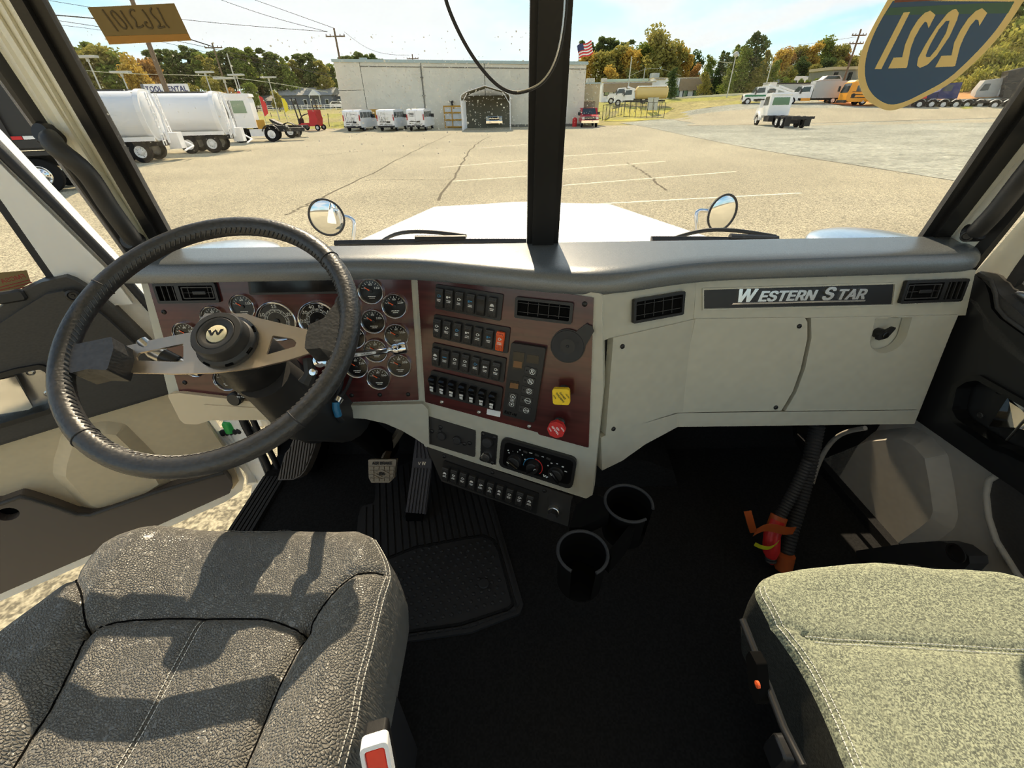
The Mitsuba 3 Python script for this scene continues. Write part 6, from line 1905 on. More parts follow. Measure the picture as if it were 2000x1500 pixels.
part(bd, 'lettering', f.put(lt), 'm_letters', 30, 'chrome raised letters')
part(bd, 'underline', f.put(poly([(-.004, -.002), (TW, -.002), (TW, .0015), (-.002, .0015)], 0, .003, .0006)), 'm_chrome', 30)
vent(S3, [c1(*q) for q in ((268, 352), (600, 290), (610, 436), (284, 503))], dash, 0)
vent(S4, [(1759, 548), (1881, 544), (1875, 587), (1756, 590)], dash, 0.34, True)

ld = thing('dash_access_panel', 'beige removable dash cover with four black screws left of the glove box', 'panel')
a3 = panel(S3, [(1198, 660), (1363, 622.5), (1336, 806), (1322, 806), (1183, 850)], -.018, .004, .006)
a4 = panel(S4, [(1358, 623), (1572, 620), (1577, 630), (1577, 660), (1564, 720), (1548, 765), (1526, 802), (1322, 806)], -.018, .004, .006)
part(ld, 'cover', cat(a3, a4), 'm_beige', 30)
screws(ld, S3, [c1(*q) for q in ((218, 655), (160, 1192))], .004)
screws(ld, S4, [c1(*q) for q in ((1370, 523), (1217, 1052))], .004)
gb = thing('glove_box', 'beige glove box door with a black twist latch in a round recess', 'glove box')
gring = Polygon(pxring(S4, [(1584, 621), (1872, 615), (1792, 800), (1534, 803), (1556, 765), (1573, 718), (1585, 660)], .004))
hc = S4.ab(1737, 655, .004)
hr = np.linalg.norm(S4.ab(1772, 655, .004) - hc)
cup = unary_union([Point(*hc).buffer(hr, quad_segs=10), Polygon([hc + [-hr, 0], hc + [hr, 0], hc + [hr * .95, hr * .95], hc + [-hr * 1.05, hr * .95]])])
part(gb, 'door', S4.put(poly(gring.difference(cup), -.018, .004)), 'm_beige', 30)
part(gb, 'latch_recess', S4.put(cat(poly(cup, -.024, -.016), *[])), 'm_beige')
cr_ = np.array(cup.exterior.coords)[:-1]
cr_ = cr_ if cup.exterior.is_ccw else cr_[::-1]
part(gb, 'recess_rim', S4.put(loft([ring3(cr_, .0045), ring3(inset(cr_, .001), .0045), ring3(inset(cr_, .006), -.014)], False, False)), 'm_beige', 40)
f = S4.sub(*S4.ab(1724, 653), -.016)
k = part(gb, 'latch', f.put(lathe([(.012, 0), (.012, .016), (.010, .019), (.0001, .019)], 20)), 'm_black', 40, 'black twist latch')
part(k, 'wing', f.sub(0, 0, .014, .45).put(poly(soft(np.array([(-.018, -.006), (.004, -.010), (.026, .004), (.024, .009), (-.014, .008)]), .003), 0, .009, .002)), 'm_black', 30)
part(k, 'lock_barrel', f.put(lathe([(.007, .018), (.007, .025), (.005, .026), (.0001, .026)], 16)), 'm_black_gloss', 40)

# ---------------------------------------------------------------- steering wheel
WC, WN = V(-0.494, 0.632, H - 0.307), nrm(V(0.029, -0.55, 0.835))
WF = Fr(WC, np.cross(V(0, 1, 0), WN) if False else V(1, 0, 0) - WN * WN[0], np.cross(WN, V(1, 0, 0) - WN * WN[0]))
wheel = thing('steering_wheel', 'black leather steering wheel with two brushed metal spokes and a round hub', 'steering wheel')
RW, RT = 0.225, 0.0165


def rim_pt(t, r=RT, phi=0.0):
    c, s = np.cos(t), np.sin(t)
    rad = RW + r * math.cos(phi)
    return np.stack([rad * c, rad * s, np.full_like(c, r * math.sin(phi))], -1)


tt = np.linspace(0, 2 * math.pi, 120, endpoint=False)
part(wheel, 'rim', WF.put(tube(rim_pt(tt, 0), RT, 18, True)), 'm_leather_rim', True)
st_ = []
for i in range(150):
    t = 2 * math.pi * i / 150
    a, b = rim_pt(np.array([t]), RT * 1.02, math.radians(140))[0], rim_pt(np.array([t + .030]), RT * 1.02, math.radians(172))[0]
    st_.append(tube(np.array([a, (a + b) / 2 + nrm(V(*(a + b))) * -.0005, b]), .0013, 5))
part(wheel, 'stitching', WF.put(cat(st_)), 'm_leather_rim', 40)
sp0 = WF.ab(180, 700, -.02)
sa = math.atan2(*(WF.ab(640, 662, -.02) - sp0)[::-1])
for x, y in ((636, 513), (566, 806), (152, 868), (203, 561)):
    q = WF.ab(x, y)
    t = math.atan2(q[1], q[0])
    th = np.linspace(0, 2 * math.pi, 20, endpoint=False)
    ring = np.stack([(RW + (RT + .0003) * np.cos(th)) * math.cos(t), (RW + (RT + .0003) * np.cos(th)) * math.sin(t), (RT + .0003) * np.sin(th)], 1)
    part(wheel, 'seam', WF.put(tube(ring, .0011, 6, True)), 'm_rubber', 50)
SC = -0.036
sl = pxring(WF, [(372, 649), (300, 663), (240, 677), (215, 690), (213, 715), (231, 727), (340, 730), (416, 728), (470, 722), (505, 717), (560, 704), (604, 690), (622, 680), (622, 655), (610, 646), (560, 634), (505, 621), (480, 612), (400, 612)], SC)
hl = pxring(WF, [(358, 671), (271, 689), (266, 697), (268, 704), (358, 707)], SC)
hr = pxring(WF, [(532, 655), (572, 662), (579, 669), (576, 677), (520, 693)], SC)
spoke = Polygon(sl).buffer(0).difference(soft(hl, .002)).difference(soft(hr, .002))
part(wheel, 'spoke_plate', WF.put(cat(poly(spoke, SC - .004, SC))), 'm_brushed', 30, 'brushed metal two-spoke plate')
for pts in ([(128, 668), (170, 682), (236, 668), (240, 690), (228, 732), (190, 730), (158, 738), (132, 712)], [(612, 645), (640, 632), (672, 590), (688, 640), (668, 700), (634, 690), (604, 692), (606, 668)]):
    g = pxring(WF, pts, -.012)
    part(wheel, 'spoke_cover', WF.put(poly(soft(g, .003), SC - .004, .006, .007)), 'm_leather_rim', 60)
h0 = WF.ab(421, 650, 0.0)
hub = WF.sub(h0[0], h0[1], 0.0)
k = part(wheel, 'hub', hub.put(lathe([(.050, -.075), (.0505, -.030), (.0475, -.026), (.0430, -.022), (.0420, -.004), (.0395, 0), (.031, .0008), (.0302, -.0010), (.0285, .0006), (.022, .0004), (.0165, -.004), (.0001, -.004)], 40)), 'm_dark', 40, 'black round horn hub')
part(k, 'horn_badge', hub.put(lathe([(.0165, -.005), (.0165, -.002), (.013, .0004), (.0001, .0012)], 30)), 'm_badge', 40, 'cream round badge')
part(k, 'emblem', hub.sub(0, 0, .0008, sa).put(wing_logo(.0125)), 'm_black', label='black winged W emblem')
part(k, 'slots', cat([hub.sub(0, 0, 0, a).put(bx(.0425, .0500, -.006, .006, -.029, -.0255)) for a in (-.4, -2.0, -1.2, .5)]), 'm_pit')

col = thing('steering_column', 'black steering column shroud under the steering wheel', 'steering column')
q = [hub.pt(0, 0, -s) for s in (.075, .10, .16, .24, .33, .42)]
part(col, 'shroud', tube(np.array(q), [.048, .058, .060, .062, .070, .075], 26), 'm_black', 50)
part(col, 'lower_cover', tube(np.array([hub.pt(.02, -.02, -.12), hub.pt(.02, -.03, -.30), V(-.47, .93, H - .70)]), [.05, .068, .085], 20), 'm_dark', 50)
part(col, 'boot', tube(np.array([V(-.47, .93, H - .72), V(-.46, 1.02, H - .85), V(-.45, 1.12, H - 1.0)]), [.05, .045, .05], 16), 'm_pit', 50)
k = part(col, 'turn_signal_lever', tube(np.array([at(392, 728, dep=.74), at(350, 712, dep=.74), at(300, 688, dep=.735), at(276, 664, dep=.73)]), [.007, .012, .012, .009], 12), 'm_steel', 50, 'silver turn signal lever')
part(k, 'grip', tube(np.array([at(345, 708, dep=.735), at(318, 694, dep=.73)]), .0125, 12), 'm_black', 50)
k = part(col, 'lever_bracket', cat(tube(np.array([at(602, 700, dep=.75), at(606, 730, dep=.75), at(596, 748, dep=.75)]), [.010, .010, .013], 8), tube(np.array([at(622, 705, dep=.76), at(632, 700, dep=.84), at(640, 702, dep=.90)]), .012, 8)), 'm_dark', 40)
part(k, 'bolt', Fr(at(627, 704, dep=.74), V(1, 0, 0), V(0, .5, 1)).put(lathe([(.012, 0), (.012, .006), (.006, .008), (.005, .005), (.0001, .005)], 16)), 'm_chrome', 40)
part(k, 'bolt', Fr(at(614, 726, dep=.74), V(1, 0, 0), V(0, .5, 1)).put(lathe([(.006, 0), (.006, .008), (.0001, .009)], 10)), 'm_chrome', 40)

tb = thing('trailer_brake_lever', 'chrome trailer brake lever reaching right from behind the steering wheel', 'lever')
A, B = at(628, 703, dep=.90), at(760, 683.5, dep=.90)
lf = Fr(A, B - A, V(0, .3, 1))
L = np.linalg.norm(B - A)
part(tb, 'bar', lf.put(cat(plate(L, .0115, .004, -.004, .006, .002, cx=L / 2))), 'm_chrome', 30)
part(tb, 'nameplate', lf.put(plate(.040, .0055, .002, .006, .0064, .0002, cx=L * .68)), 'm_steel', 30)
part(tb, 'lettering', lf.put(text('DURAMAC', .0036, .0003), L * .68, 0, .0064), 'm_dark')
C_, D_ = at(768, 683, dep=.90), at(800, 676, dep=.90)
part(tb, 'neck', tube(np.array([B, (B + C_) / 2, C_]), [.006, .005, .010], 14), 'm_chrome', 50)
hf = Fr(C_, D_ - C_, V(0, .3, 1))
head = lathe([(.0001, 0), (.012, .001), (.0135, .004), (.0135, .012), (.0125, .013), (.0125, .015), (.0135, .016), (.0135, .026), (.012, .029), (.0001, .030)], 26)
head.apply_transform(trimesh.transformations.rotation_matrix(math.pi / 2, [0, 1, 0]))
part(tb, 'head', hf.put(head), 'm_chrome', 40)
ck = thing('wiring', 'dark cables with a blue and silver connector hanging right of the steering column', 'cable')
part(ck, 'cable', tube(spline([at(668, 735, dep=1.02), at(662, 765, dep=1.0), at(654, 790, dep=.98), at(656, 806, dep=.97), at(668, 822, dep=1.0)], 20), .006, 8), 'm_rubber', 50)
part(ck, 'cable', tube(spline([at(690, 725, dep=1.03), at(676, 760, dep=1.0), at(664, 775, dep=.98), at(640, 790, dep=.99)], 20), .004, 8), 'm_rubber', 50)
part(ck, 'connector', tube(np.array([at(656, 786, dep=.955), at(656, 796, dep=.955), at(661, 812, dep=.965)]), .0085, 12), 'm_blue', 50, 'blue sleeve')
part(ck, 'ferrule', tube(np.array([at(664, 777, dep=.96), at(658, 785, dep=.955)]), .0095, 12), 'm_chrome', 50, 'silver ferrule')


# ---------------------------------------------------------------- seats
def cushion(outline_px, d, zfn, seams, r=0.05, skirt=0.14, lean=0.0, step=0.0048):
    """Upholstered cushion as a height field over its outline; seams are pressed in."""
    import shapely
    from scipy.spatial import Delaunay
    ring = np.array([at(x, y, d=d)[:2] for x, y in outline_px])
    pg = soft(ring, .01)
    edge = LineString(list(pg.exterior.coords))
    bpts = np.array([edge.interpolate(s).coords[0] for s in np.arange(0, edge.length, step * .8)])
    x0, y0, x1, y1 = pg.bounds
    g = np.stack(np.meshgrid(np.arange(x0, x1, step), np.arange(y0, y1, step)), -1).reshape(-1, 2)
    g = g + (np.random.RandomState(3).rand(*g.shape) - .5) * step * .3
    for b in (.002, .006, .012, .02):
        e2 = pg.buffer(-b).exterior
        g = np.vstack([g, [e2.interpolate(s).coords[0] for s in np.arange(0, e2.length, step)]])
    dist = shapely.distance(shapely.points(g), edge)
    keep = shapely.contains_xy(pg, g[:, 0], g[:, 1]) & (dist > .0015)
    pts = np.vstack([bpts, g[keep]])
    tri = Delaunay(pts).simplices
    cen = pts[tri].mean(1)
    tri = tri[shapely.contains_xy(pg.buffer(.0005), cen[:, 0], cen[:, 1])]
    P = shapely.points(pts)
    dd = np.minimum(shapely.distance(P, edge), r)
    z = H - d + zfn(pts[:, 0], pts[:, 1]) - r * (1 - np.sqrt(np.maximum(1 - (1 - dd / r) ** 2, 0)))
    for line, depth, w in seams:
        ln = LineString([tuple(at(x, y, d=d)[:2]) for x, y in line])
        q = shapely.distance(P, ln)
        z -= depth * (np.exp(-(q / w) ** 2) + .9 * np.exp(-q / (4 * w)))
    v = np.column_stack([pts, z])
    a, b_, c = (v[tri[:, i]] for i in range(3))
    flip = np.cross(b_ - a, c - a)[:, 2] < 0
    tri[flip] = tri[flip][:, ::-1]
    top = trimesh.Trimesh(v, tri, process=False)
    nb = len(bpts)
    out = np.array(pg.centroid.coords[0])
    rings = []
    for k_, (dz, o) in enumerate(((0, 0), (-skirt * .25, .006), (-skirt * .6, .010), (-skirt, .002))):
        q = bpts + (bpts - out) / np.linalg.norm(bpts - out, axis=1, keepdims=True) * (o + lean * -dz)
        rings.append(np.column_stack([q, z[:nb] + dz]))
    from scipy.interpolate import LinearNDInterpolator, NearestNDInterpolator
    li, ne = LinearNDInterpolator(pts, z), NearestNDInterpolator(pts, z)

    def zat(x, y):
        q = float(li(x, y))
        return q if q == q else float(ne(x, y))
    return top, loft(rings, False, False), zat, v


def stitch_line(line_px, d, zf, off=0.0, n=60, lift=.0008, length=.0042, r=.0007):
    p = np.array([at(x, y, d=d)[:2] for x, y in line_px])
    p = spline(np.column_stack([p, np.zeros(len(p))]), n * 3)[:, :2]
    t = np.gradient(p, axis=0)
    t /= np.linalg.norm(t, axis=1, keepdims=True)
    p = p + np.stack([-t[:, 1], t[:, 0]], 1) * off
    s = np.concatenate([[0], np.cumsum(np.linalg.norm(np.diff(p, axis=0), axis=1))])
    ms = []
    pos = np.arange(.002, s[-1] - .002, length * 1.35)
    for q in pos:
        a, b = np.array([np.interp(q, s, p[:, 0]), np.interp(q, s, p[:, 1])]), np.array([np.interp(q + length, s, p[:, 0]), np.interp(q + length, s, p[:, 1])])
        A_, B_ = V(*a, zf(*a) + lift), V(*b, zf(*b) + lift)
        ms.append(tube(np.array([A_, (A_ + B_) / 2 + V(0, 0, .0006), B_]), r, 4))
    return cat(ms)


SD = 0.645
seat = thing('driver_seat', 'black leather driver seat cushion with sunlit patches and a stitched middle seam', 'seat')
out = [(-200, 1420), (-60, 1285), (0, 1236), (70, 1182), (142, 1122), (165, 1092), (198, 1062), (240, 1042), (290, 1026), (350, 1018), (420, 1014), (560, 1013), (640, 1016), (700, 1024), (735, 1046), (757, 1084), (764, 1112), (757, 1150), (742, 1215), (725, 1285), (712, 1340), (703, 1395), (690, 1450), (660, 1530), (610, 1680), (560, 1800), (-200, 1800)]
arc_ = [(166, 1234), (200, 1220), (240, 1208), (320, 1199), (440, 1199), (520, 1203), (592, 1228)]
rs = [(592, 1228), (560, 1290), (530, 1350), (500, 1420), (464, 1500), (400, 1640)]
ru = [(592, 1228), (624, 1188), (660, 1155), (690, 1138), (748, 1120)]
ls = [(166, 1234), (150, 1270), (112, 1340), (80, 1392), (52, 1432), (0, 1510), (-90, 1640)]
lu = [(166, 1234), (172, 1200), (170, 1168), (158, 1145), (144, 1124)]
ms_ = [(388, 1203), (350, 1270), (300, 1358), (262, 1425), (220, 1496), (150, 1620)]
cx_ = at(390, 1260, d=SD)[0]
top, side, zf, vv = cushion(out, SD, lambda x, y: .030 * np.clip((np.abs(x - cx_) - .10) / .10, 0, 1) ** 1.5 - .012 * np.exp(-((x - cx_) / .13) ** 2 - ((y - .2) / .12) ** 2) + .010 * (meshkit.fbm(np.column_stack([x * 9, y * 9, x * 0]), 3, 7) - .5),
                            [(arc_, .006, .006), (rs, .011, .009), (ru, .007, .007), (ls, .011, .009), (lu, .008, .007), (ms_, .003, .004)], 0.055, 0.16)
part(seat, 'cushion', top, 'm_leather', True)
part(seat, 'cushion_side', side, 'm_leather', True)
sd = SD + .004
part(seat, 'stitching', cat(stitch_line(ms_, SD, zf, -.0035), stitch_line(ms_, SD, zf, .0035)), 'm_stitch', False, 'white double stitching')
edge_ = [(735, 1046), (757, 1084), (764, 1112), (757, 1150), (742, 1215), (725, 1285), (712, 1340), (703, 1395), (690, 1450), (675, 1500)]
part(seat, 'stitching', cat(stitch_line(edge_, SD, zf, -.004, lift=.001, r=.0008), stitch_line(edge_, SD, zf, -.009, lift=.001, r=.0007)), 'm_stitch', False, 'white edge stitching')
for ln_ in (arc_, rs, ru, ls, lu):
    p = spline(np.array([[*at(x, y, d=SD)[:2], 0] for x, y in ln_]), 40)
    part(seat, 'seam', tube(np.array([V(x, y, zf(x, y) + .0002) for x, y, _ in p]), .0013, 6), 'm_pit', 50)
fr_ = [(420, 1016), (440, 1024), (472, 1033), (510, 1034), (540, 1028), (560, 1016)]
part(seat, 'front_tab', cat(stitch_line(fr_, SD, zf, 0, 40, .002)), 'm_leather', False)
part(seat, 'seat_base', cat(bx(-.62, -.20, -.3, .30, H - 1.07, H - .74)), 'm_rubber', 30)

bk = thing('seat_belt_buckle', 'seat belt buckle with a red button between the seats', 'buckle')
bf = Fr(at(735, 1480, d=.60), at(760, 1476, d=.60) - at(735, 1484, d=.60), at(742, 1440, d=.585) - at(728, 1500, d=.615))
W0 = .030
part(bk, 'housing', bf.put(poly(Polygon(rr(W0, .075, .006, cy=-.018)).difference(Polygon(rr(W0 - .008, .068, .004, cy=-.020))), -.012, .004)), 'm_white', 30, 'pale grey housing')
part(bk, 'button', bf.put(plate(W0 - .009, .066, .004, -.010, .0015, .0015, cy=-.021)), 'm_redb', 30, 'bright red release button')
part(bk, 'body', bf.put(plate(W0 - .002, .072, .005, -.03, -.008, .002, cy=-.018)), 'm_black', 30)

PD = 0.65
ps = thing('passenger_seat', 'grey woven fabric passenger seat cushion with white double stitching', 'seat')
out = [(1479, 1143), (1492, 1122), (1520, 1105), (1568, 1095), (1664, 1085), (1715, 1082), (1790, 1089), (1880, 1101), (1970, 1123), (2080, 1160), (2160, 1200), (2200, 1280), (2180, 1400), (2140, 1800), (1740, 1800), (1700, 1610), (1661, 1494), (1640, 1440), (1622, 1395), (1596, 1340), (1568, 1290), (1540, 1252), (1514, 1218), (1493, 1182), (1481, 1160)]
sm1 = [(1571, 1242), (1700, 1248), (1850, 1256), (2000, 1266), (2150, 1278)]
sm2 = [(1590, 1252), (1700, 1257), (1850, 1266), (2000, 1275), (2150, 1288)]
sd1 = [(1514, 1216), (1540, 1226), (1571, 1242), (1620, 1275), (1670, 1320), (1715, 1375), (1750, 1425), (1795, 1500)]
cx2 = at(1800, 1250, d=PD)[0]
top, side, zf2, vv = cushion(out, PD, lambda x, y: .022 * np.clip((np.abs(x - cx2) - .12) / .08, 0, 1) ** 1.5 + 0 * y, [(sm1, .003, .004), (sm2, .003, .004), (sd1, .003, .004)], 0.035, 0.16, -.15)
part(ps, 'cushion', top, 'm_fabric', True)
part(ps, 'cushion_side', side, 'm_fabric_side', True, 'black side panel')
part(ps, 'stitching', cat(stitch_line(sm1, PD, zf2, lift=.0015, n=80), stitch_line(sm2, PD, zf2, lift=.0015, n=80)), 'm_stitch', False, 'white double stitching')
eg = out[14:][::-1]
eg = [(1479, 1143), (1481, 1160), (1493, 1182), (1514, 1218), (1540, 1252), (1568, 1290), (1596, 1340), (1622, 1395), (1640, 1440), (1661, 1494), (1690, 1580)]
part(ps, 'stitching', cat(stitch_line(eg, PD, zf2, .004, lift=.001, n=90, r=.0009), stitch_line(eg, PD, zf2, .009, lift=.001, n=90, r=.0007)), 'm_stitch', False, 'white edge stitching')
part(ps, 'seat_base', bx(.42, .85, -.3, .22, H - 1.07, H - .74), 'm_rubber', 30)
pv = np.array([at(x, y, x=.315) for x, y in ((1450, 1210), (1475, 1275), (1486, 1310), (1500, 1340), (1530, 1420), (1568, 1497))])
part(ps, 'side_rail', tube(pv, .005, 8), 'm_black', 50)
q = at(1468, 1310, x=.30)
k = part(ps, 'adjuster', Fr(q, V(0, -1, 0), V(0, 0, 1)).put(poly(soft(np.array([(-.03, .03), (.0, .035), (.05, -.02), (.05, -.05), (.02, -.05), (-.03, 0)]) * .55, .003), -.014, .0, .003)), 'm_pit', 30)
part(k, 'orange_mark', Fr(at(1482, 1337, x=.295), V(0, -1, 0), V(0, 0, 1)).put(lathe([(.0042, 0), (.0042, .003), (.0001, .004)], 14)), 'm_orange', 40, 'small orange button')
part(ps, 'valve', Fr(at(1528, 1470, x=.335), V(0, -1, 0), V(0, 0, 1)).put(plate(.03, .05, .008, 0, .012, .003)), 'm_black', 30)
ar = thing('seat_bracket', 'black bracket with a round end between the passenger seat and the door', 'bracket')
part(ar, 'arm', loft([np.array([at(x, y, x=1.0) + V(-.02 * s, 0, 0) for x, y in ((1700, 1075), (1806, 1060), (1870, 1056), (1900, 1064), (1929, 1085), (1931, 1100), (1915, 1116), (1800, 1100), (1700, 1095))]) for s in (0, 2)]), 'm_rubber', 30)
part(ar, 'hole', Fr(at(1868, 1080, x=.935), V(0, -1, 0), V(0, 0, 1)).put(lathe([(.020, 0), (.020, .003), (.016, .003), (.016, -.004), (.0001, -.004)], 20)), 'm_black', 40)

# ---------------------------------------------------------------- pedals, mat
def ribs(fr, ring, n, z0, z1, along='v', wf=.55):
    """Raised ribs clipped to an outline."""
    pg = soft(ring, .003).buffer(-.004)
    x0, y0, x1, y1 = pg.bounds
    ms = []
    for i in range(n):
        a = x0 + (x1 - x0) * (i + .5) / n
        w = (x1 - x0) / n * wf / 2
        q = pg.intersection(sbox(a - w, y0, a + w, y1)) if along == 'v' else pg.intersection(sbox(x0, y0 + (y1 - y0) * (i + .5) / n - (y1 - y0) / n * wf / 2, x1, y0 + (y1 - y0) * (i + .5) / n + (y1 - y0) / n * wf / 2))
        for g in getattr(q, 'geoms', [q]):
            if g.geom_type == 'Polygon' and g.area > 1e-6:
                ms.append(fr.put(poly(g, z0, z1)))
    return ms


PF = Fr(at(580, 890, d=.96), V(1, -.25, 0), V(-.1, .62, .78))
fp = thing('foot_rest', 'ribbed black foot rest left of the brake pedal', 'pedal')
ring = pxring(PF, [(580, 842), (618, 857.5), (615, 873), (608, 893), (597, 918), (587, 930), (573, 937), (542, 938), (550, 908), (557, 885), (565, 876)])
part(fp, 'pad', PF.put(poly(soft(ring, .003), -.03, 0, .003)), 'm_pedal', 30)
for m_ in ribs(PF, ring, 11, 0, .005):
    part(fp, 'rib', m_, 'm_pedal', 30)
part(fp, 'support', cat(moved(trimesh.creation.box([.05, .16, .16]), *(PF.pt(0, 0, -.02) + V(0, .10, -.03)))), 'm_pit')

BF = Fr(at(746, 920, d=.93), V(1, -.02, 0), V(0, .55, .83))
bp = thing('brake_pedal', 'metal brake pedal pad lettered AIR BRAKE', 'pedal')
ring = pxring(BF, [(719, 897.5), (774, 897), (770, 933), (760, 943), (725, 943), (720, 933)])
part(bp, 'pad', BF.put(poly(soft(ring, .003), -.02, 0, .003)), 'm_pedal_metal', 30)
pg = soft(ring, .003).buffer(-.003)
x0, y0, x1, y1 = pg.bounds
w, h = x1 - x0, y1 - y0
dia = Polygon([(x0 + w * .26, y0 + h * .38), (x0 + w * .5, y0 + h * .52), (x0 + w * .74, y0 + h * .38), (x0 + w * .5, y0 + h * .24)])
for j in range(4):
    for i in range(5):
        c_ = sbox(x0 + w * (i / 5 + .015), y0 + h * (.03 + j * .18), x0 + w * ((i + 1) / 5 - .015), y0 + h * (.03 + j * .18 + .15)).intersection(pg).difference(dia.buffer(.006))
        for g in getattr(c_, 'geoms', [c_]):
            if g.geom_type == 'Polygon' and g.area > 4e-6:
                part(bp, 'tread_block', BF.put(poly(g, 0, .004)), 'm_pedal_metal', 30)
part(bp, 'diamond', BF.put(poly(dia.buffer(.003).difference(dia.buffer(-.0005)), 0, .0042)), 'm_pedal_metal', 30)
part(bp, 'lettering', BF.put(cat(moved(text('AIR BRAKE', .0085, .003), x0 + w * .5, y0 + h * .87), moved(text('BW', .0085, .003), x0 + w * .5, y0 + h * .38))), 'm_black')
part(bp, 'arm', tube(np.array([BF.pt(.0, .02, -.012), at(758, 880, y=1.08), at(781, 842, y=1.10), at(800, 800, y=1.12)]), .014, 4), 'm_pedal_metal', 20, 'flat metal arm')

AF = Fr(at(812, 1002, d=1.035), V(1, -.03, 0), V(0, .72, .69))
ap = thing('accelerator_pedal', 'long ribbed dark accelerator pedal right of the brake pedal', 'pedal')
lo = pxring(AF, [(805, 914), (842, 916), (831, 1004), (792.5, 1000)])
hi = pxring(AF, [(812, 858), (832, 862), (842, 897), (807, 894)])
mi_ = pxring(AF, [(807, 893), (842, 895), (842, 917), (805, 915)])
part(ap, 'treadle', AF.put(poly(Polygon(lo).union(Polygon(mi_)).union(Polygon(hi)).buffer(.0008), -.014, 0, .002)), 'm_pedal_dark', 30)


def skew_ribs(fr, q, n, z0, z1):
    q = np.asarray(q)
    out_ = []
    for i in range(n):
        a, b = (i + .18) / n, (i + .78) / n
        t0, t1, b0, b1 = q[0] + (q[1] - q[0]) * a, q[0] + (q[1] - q[0]) * b, q[3] + (q[2] - q[3]) * a, q[3] + (q[2] - q[3]) * b
        out_.append(fr.put(poly(np.array([b0, b1, t1, t0]), z0, z1, .0008)))
    return out_


for m_ in skew_ribs(AF, lo, 6, 0, .006) + skew_ribs(AF, hi, 4, 0, .006):
    part(ap, 'rib', m_, 'm_pedal_dark', 30)
c_ = mi_.mean(0)
part(ap, 'maker_mark', AF.put(cat(moved(text('W', .010, .001), c_[0] + .006, c_[1]), moved(text('V', .009, .001), c_[0] - .008, c_[1])), 0, 0, 0), 'm_steel')
part(ap, 'heel', moved(trimesh.creation.box([.05, .05, .03]), *(at(812, 1002, d=1.05))), 'm_pit')

MZ = 1.068
A0, A1, A2 = at(962, 976, d=MZ), at(1022, 1182, d=MZ), at(731, 1264, d=MZ)
MF = Fr(A1, A1 - A2, np.cross(V(0, 0, 1), A1 - A2))
fm = thing('floor_mat', 'black rubber floor mat with long ribs and a studded heel plate', 'floor mat')
ring = pxring(MF, [(734, 930), (734, 952), (732, 984), (707, 991), (700, 1012), (690, 1150), (700, 1268), (731, 1264), (920, 1237), (1016, 1200), (1022, 1182), (962, 976), (940, 920), (860, 880)])
part(fm, 'mat', MF.put(poly(soft(ring, .008), -.002, .006, .003)), 'm_rubber', 30)
pl = soft(pxring(MF, [(700, 1118), (767, 1093), (812, 1075), (908, 1057), (944, 1052), (962, 1060), (974, 1081), (1001, 1183), (992, 1192), (900, 1222), (700, 1250)]), .006)
part(fm, 'heel_plate', MF.put(poly(pl, .004, .010, .002)), 'm_rubber', 30)
part(fm, 'plate_rim', MF.put(poly(pl.buffer(.004).difference(pl.buffer(-.002)), .004, .0115)), 'm_floor', 30)
body_ = soft(ring, .008).buffer(-.010).difference(pl.buffer(.008))
x0, y0, x1, y1 = body_.bounds
i = 0
for a in np.arange(x0 + .004, x1, .0205):
    q = body_.intersection(sbox(a, y0, a + .0155, y1))
    for g in getattr(q, 'geoms', [q]):
        if g.geom_type == 'Polygon' and g.area > 2e-5:
            part(fm, 'rib', MF.put(poly(g, .005, .011, .0015)), 'm_rubber', 30)
nub = mikit.ply(lathe([(.0052, 0), (.0046, .0028), (.003, .004), (.0001, .0042)], 10), 'm_rubber', smooth=40)
inn = pl.buffer(-.009)
x0, y0, x1, y1 = inn.bounds
n_ = 0
big = [MF.ab(780, 1183, .01), MF.ab(945, 1141, .01)]
for j, b in enumerate(np.arange(y0, y1, .0185)):
    for a in np.arange(x0 + (j % 2) * .0105, x1, .021):
        if n_ < 290 and inn.contains(Point(a, b)) and min(np.hypot(*(np.array([a, b]) - q)) for q in big) > .018:
            part(fm, 'stud', nub, None, place=MF.sub(a, b, .010).M)
            n_ += 1
for q in big:
    part(fm, 'fixing_disc', MF.sub(*q, .010).put(lathe([(.0145, 0), (.0145, .004), (.0125, .006), (.0001, .006)], 24)), 'm_rubber', 40, 'round fixing disc')

# ---------------------------------------------------------------- cup holders, hoses
CZ = 0.68
ch = thing('cup_holder', 'pair of black open-ring cup holders below the heater control', 'cup holder')
for (x, y), r, g0, g1 in (((1138, 1078), .0450, 292, 236), ((1228, 982), .0475, 340, 300)):
    c_ = at(x, y, d=CZ)
    th = np.radians(np.linspace(g0 - 360, g1, 44))
    ringp = np.stack([c_[0] + r * np.cos(th), c_[1] + r * np.sin(th), np.full(44, c_[2])], 1)
    k = part(ch, 'ring', tube(ringp, .0032, 8), 'm_rubber', 50)
    inner = [np.stack([c_[0] + q * r * np.cos(th), c_[1] + q * r * np.sin(th), np.full(44, c_[2] - dz)], 1) for q, dz in ((1.0, 0), (.97, .04), (.93, .09))]
    part(k, 'wall', loft(inner, False, False, False), 'm_pit', True)
    part(k, 'bottom', moved(loft([ring3(circ(r * .93, 30), 0), ring3(circ(r * .93, 30), .003)]), c_[0], c_[1], c_[2] - .092), 'm_pit', 30)
g = [at(x, y, d=CZ) for x, y in ((1112, 1030), (1135, 1030), (1190, 1005), (1184, 975), (1160, 965), (1125, 985))]
part(ch, 'bracket', loft([np.array(g), np.array([q - V(0, 0, .03) for q in g])]), 'm_pit', 30)
g = [at(x, y, d=CZ + .01) for x, y in ((1186, 1080), (1232, 1022), (1240, 1030), (1228, 1050), (1195, 1088))]
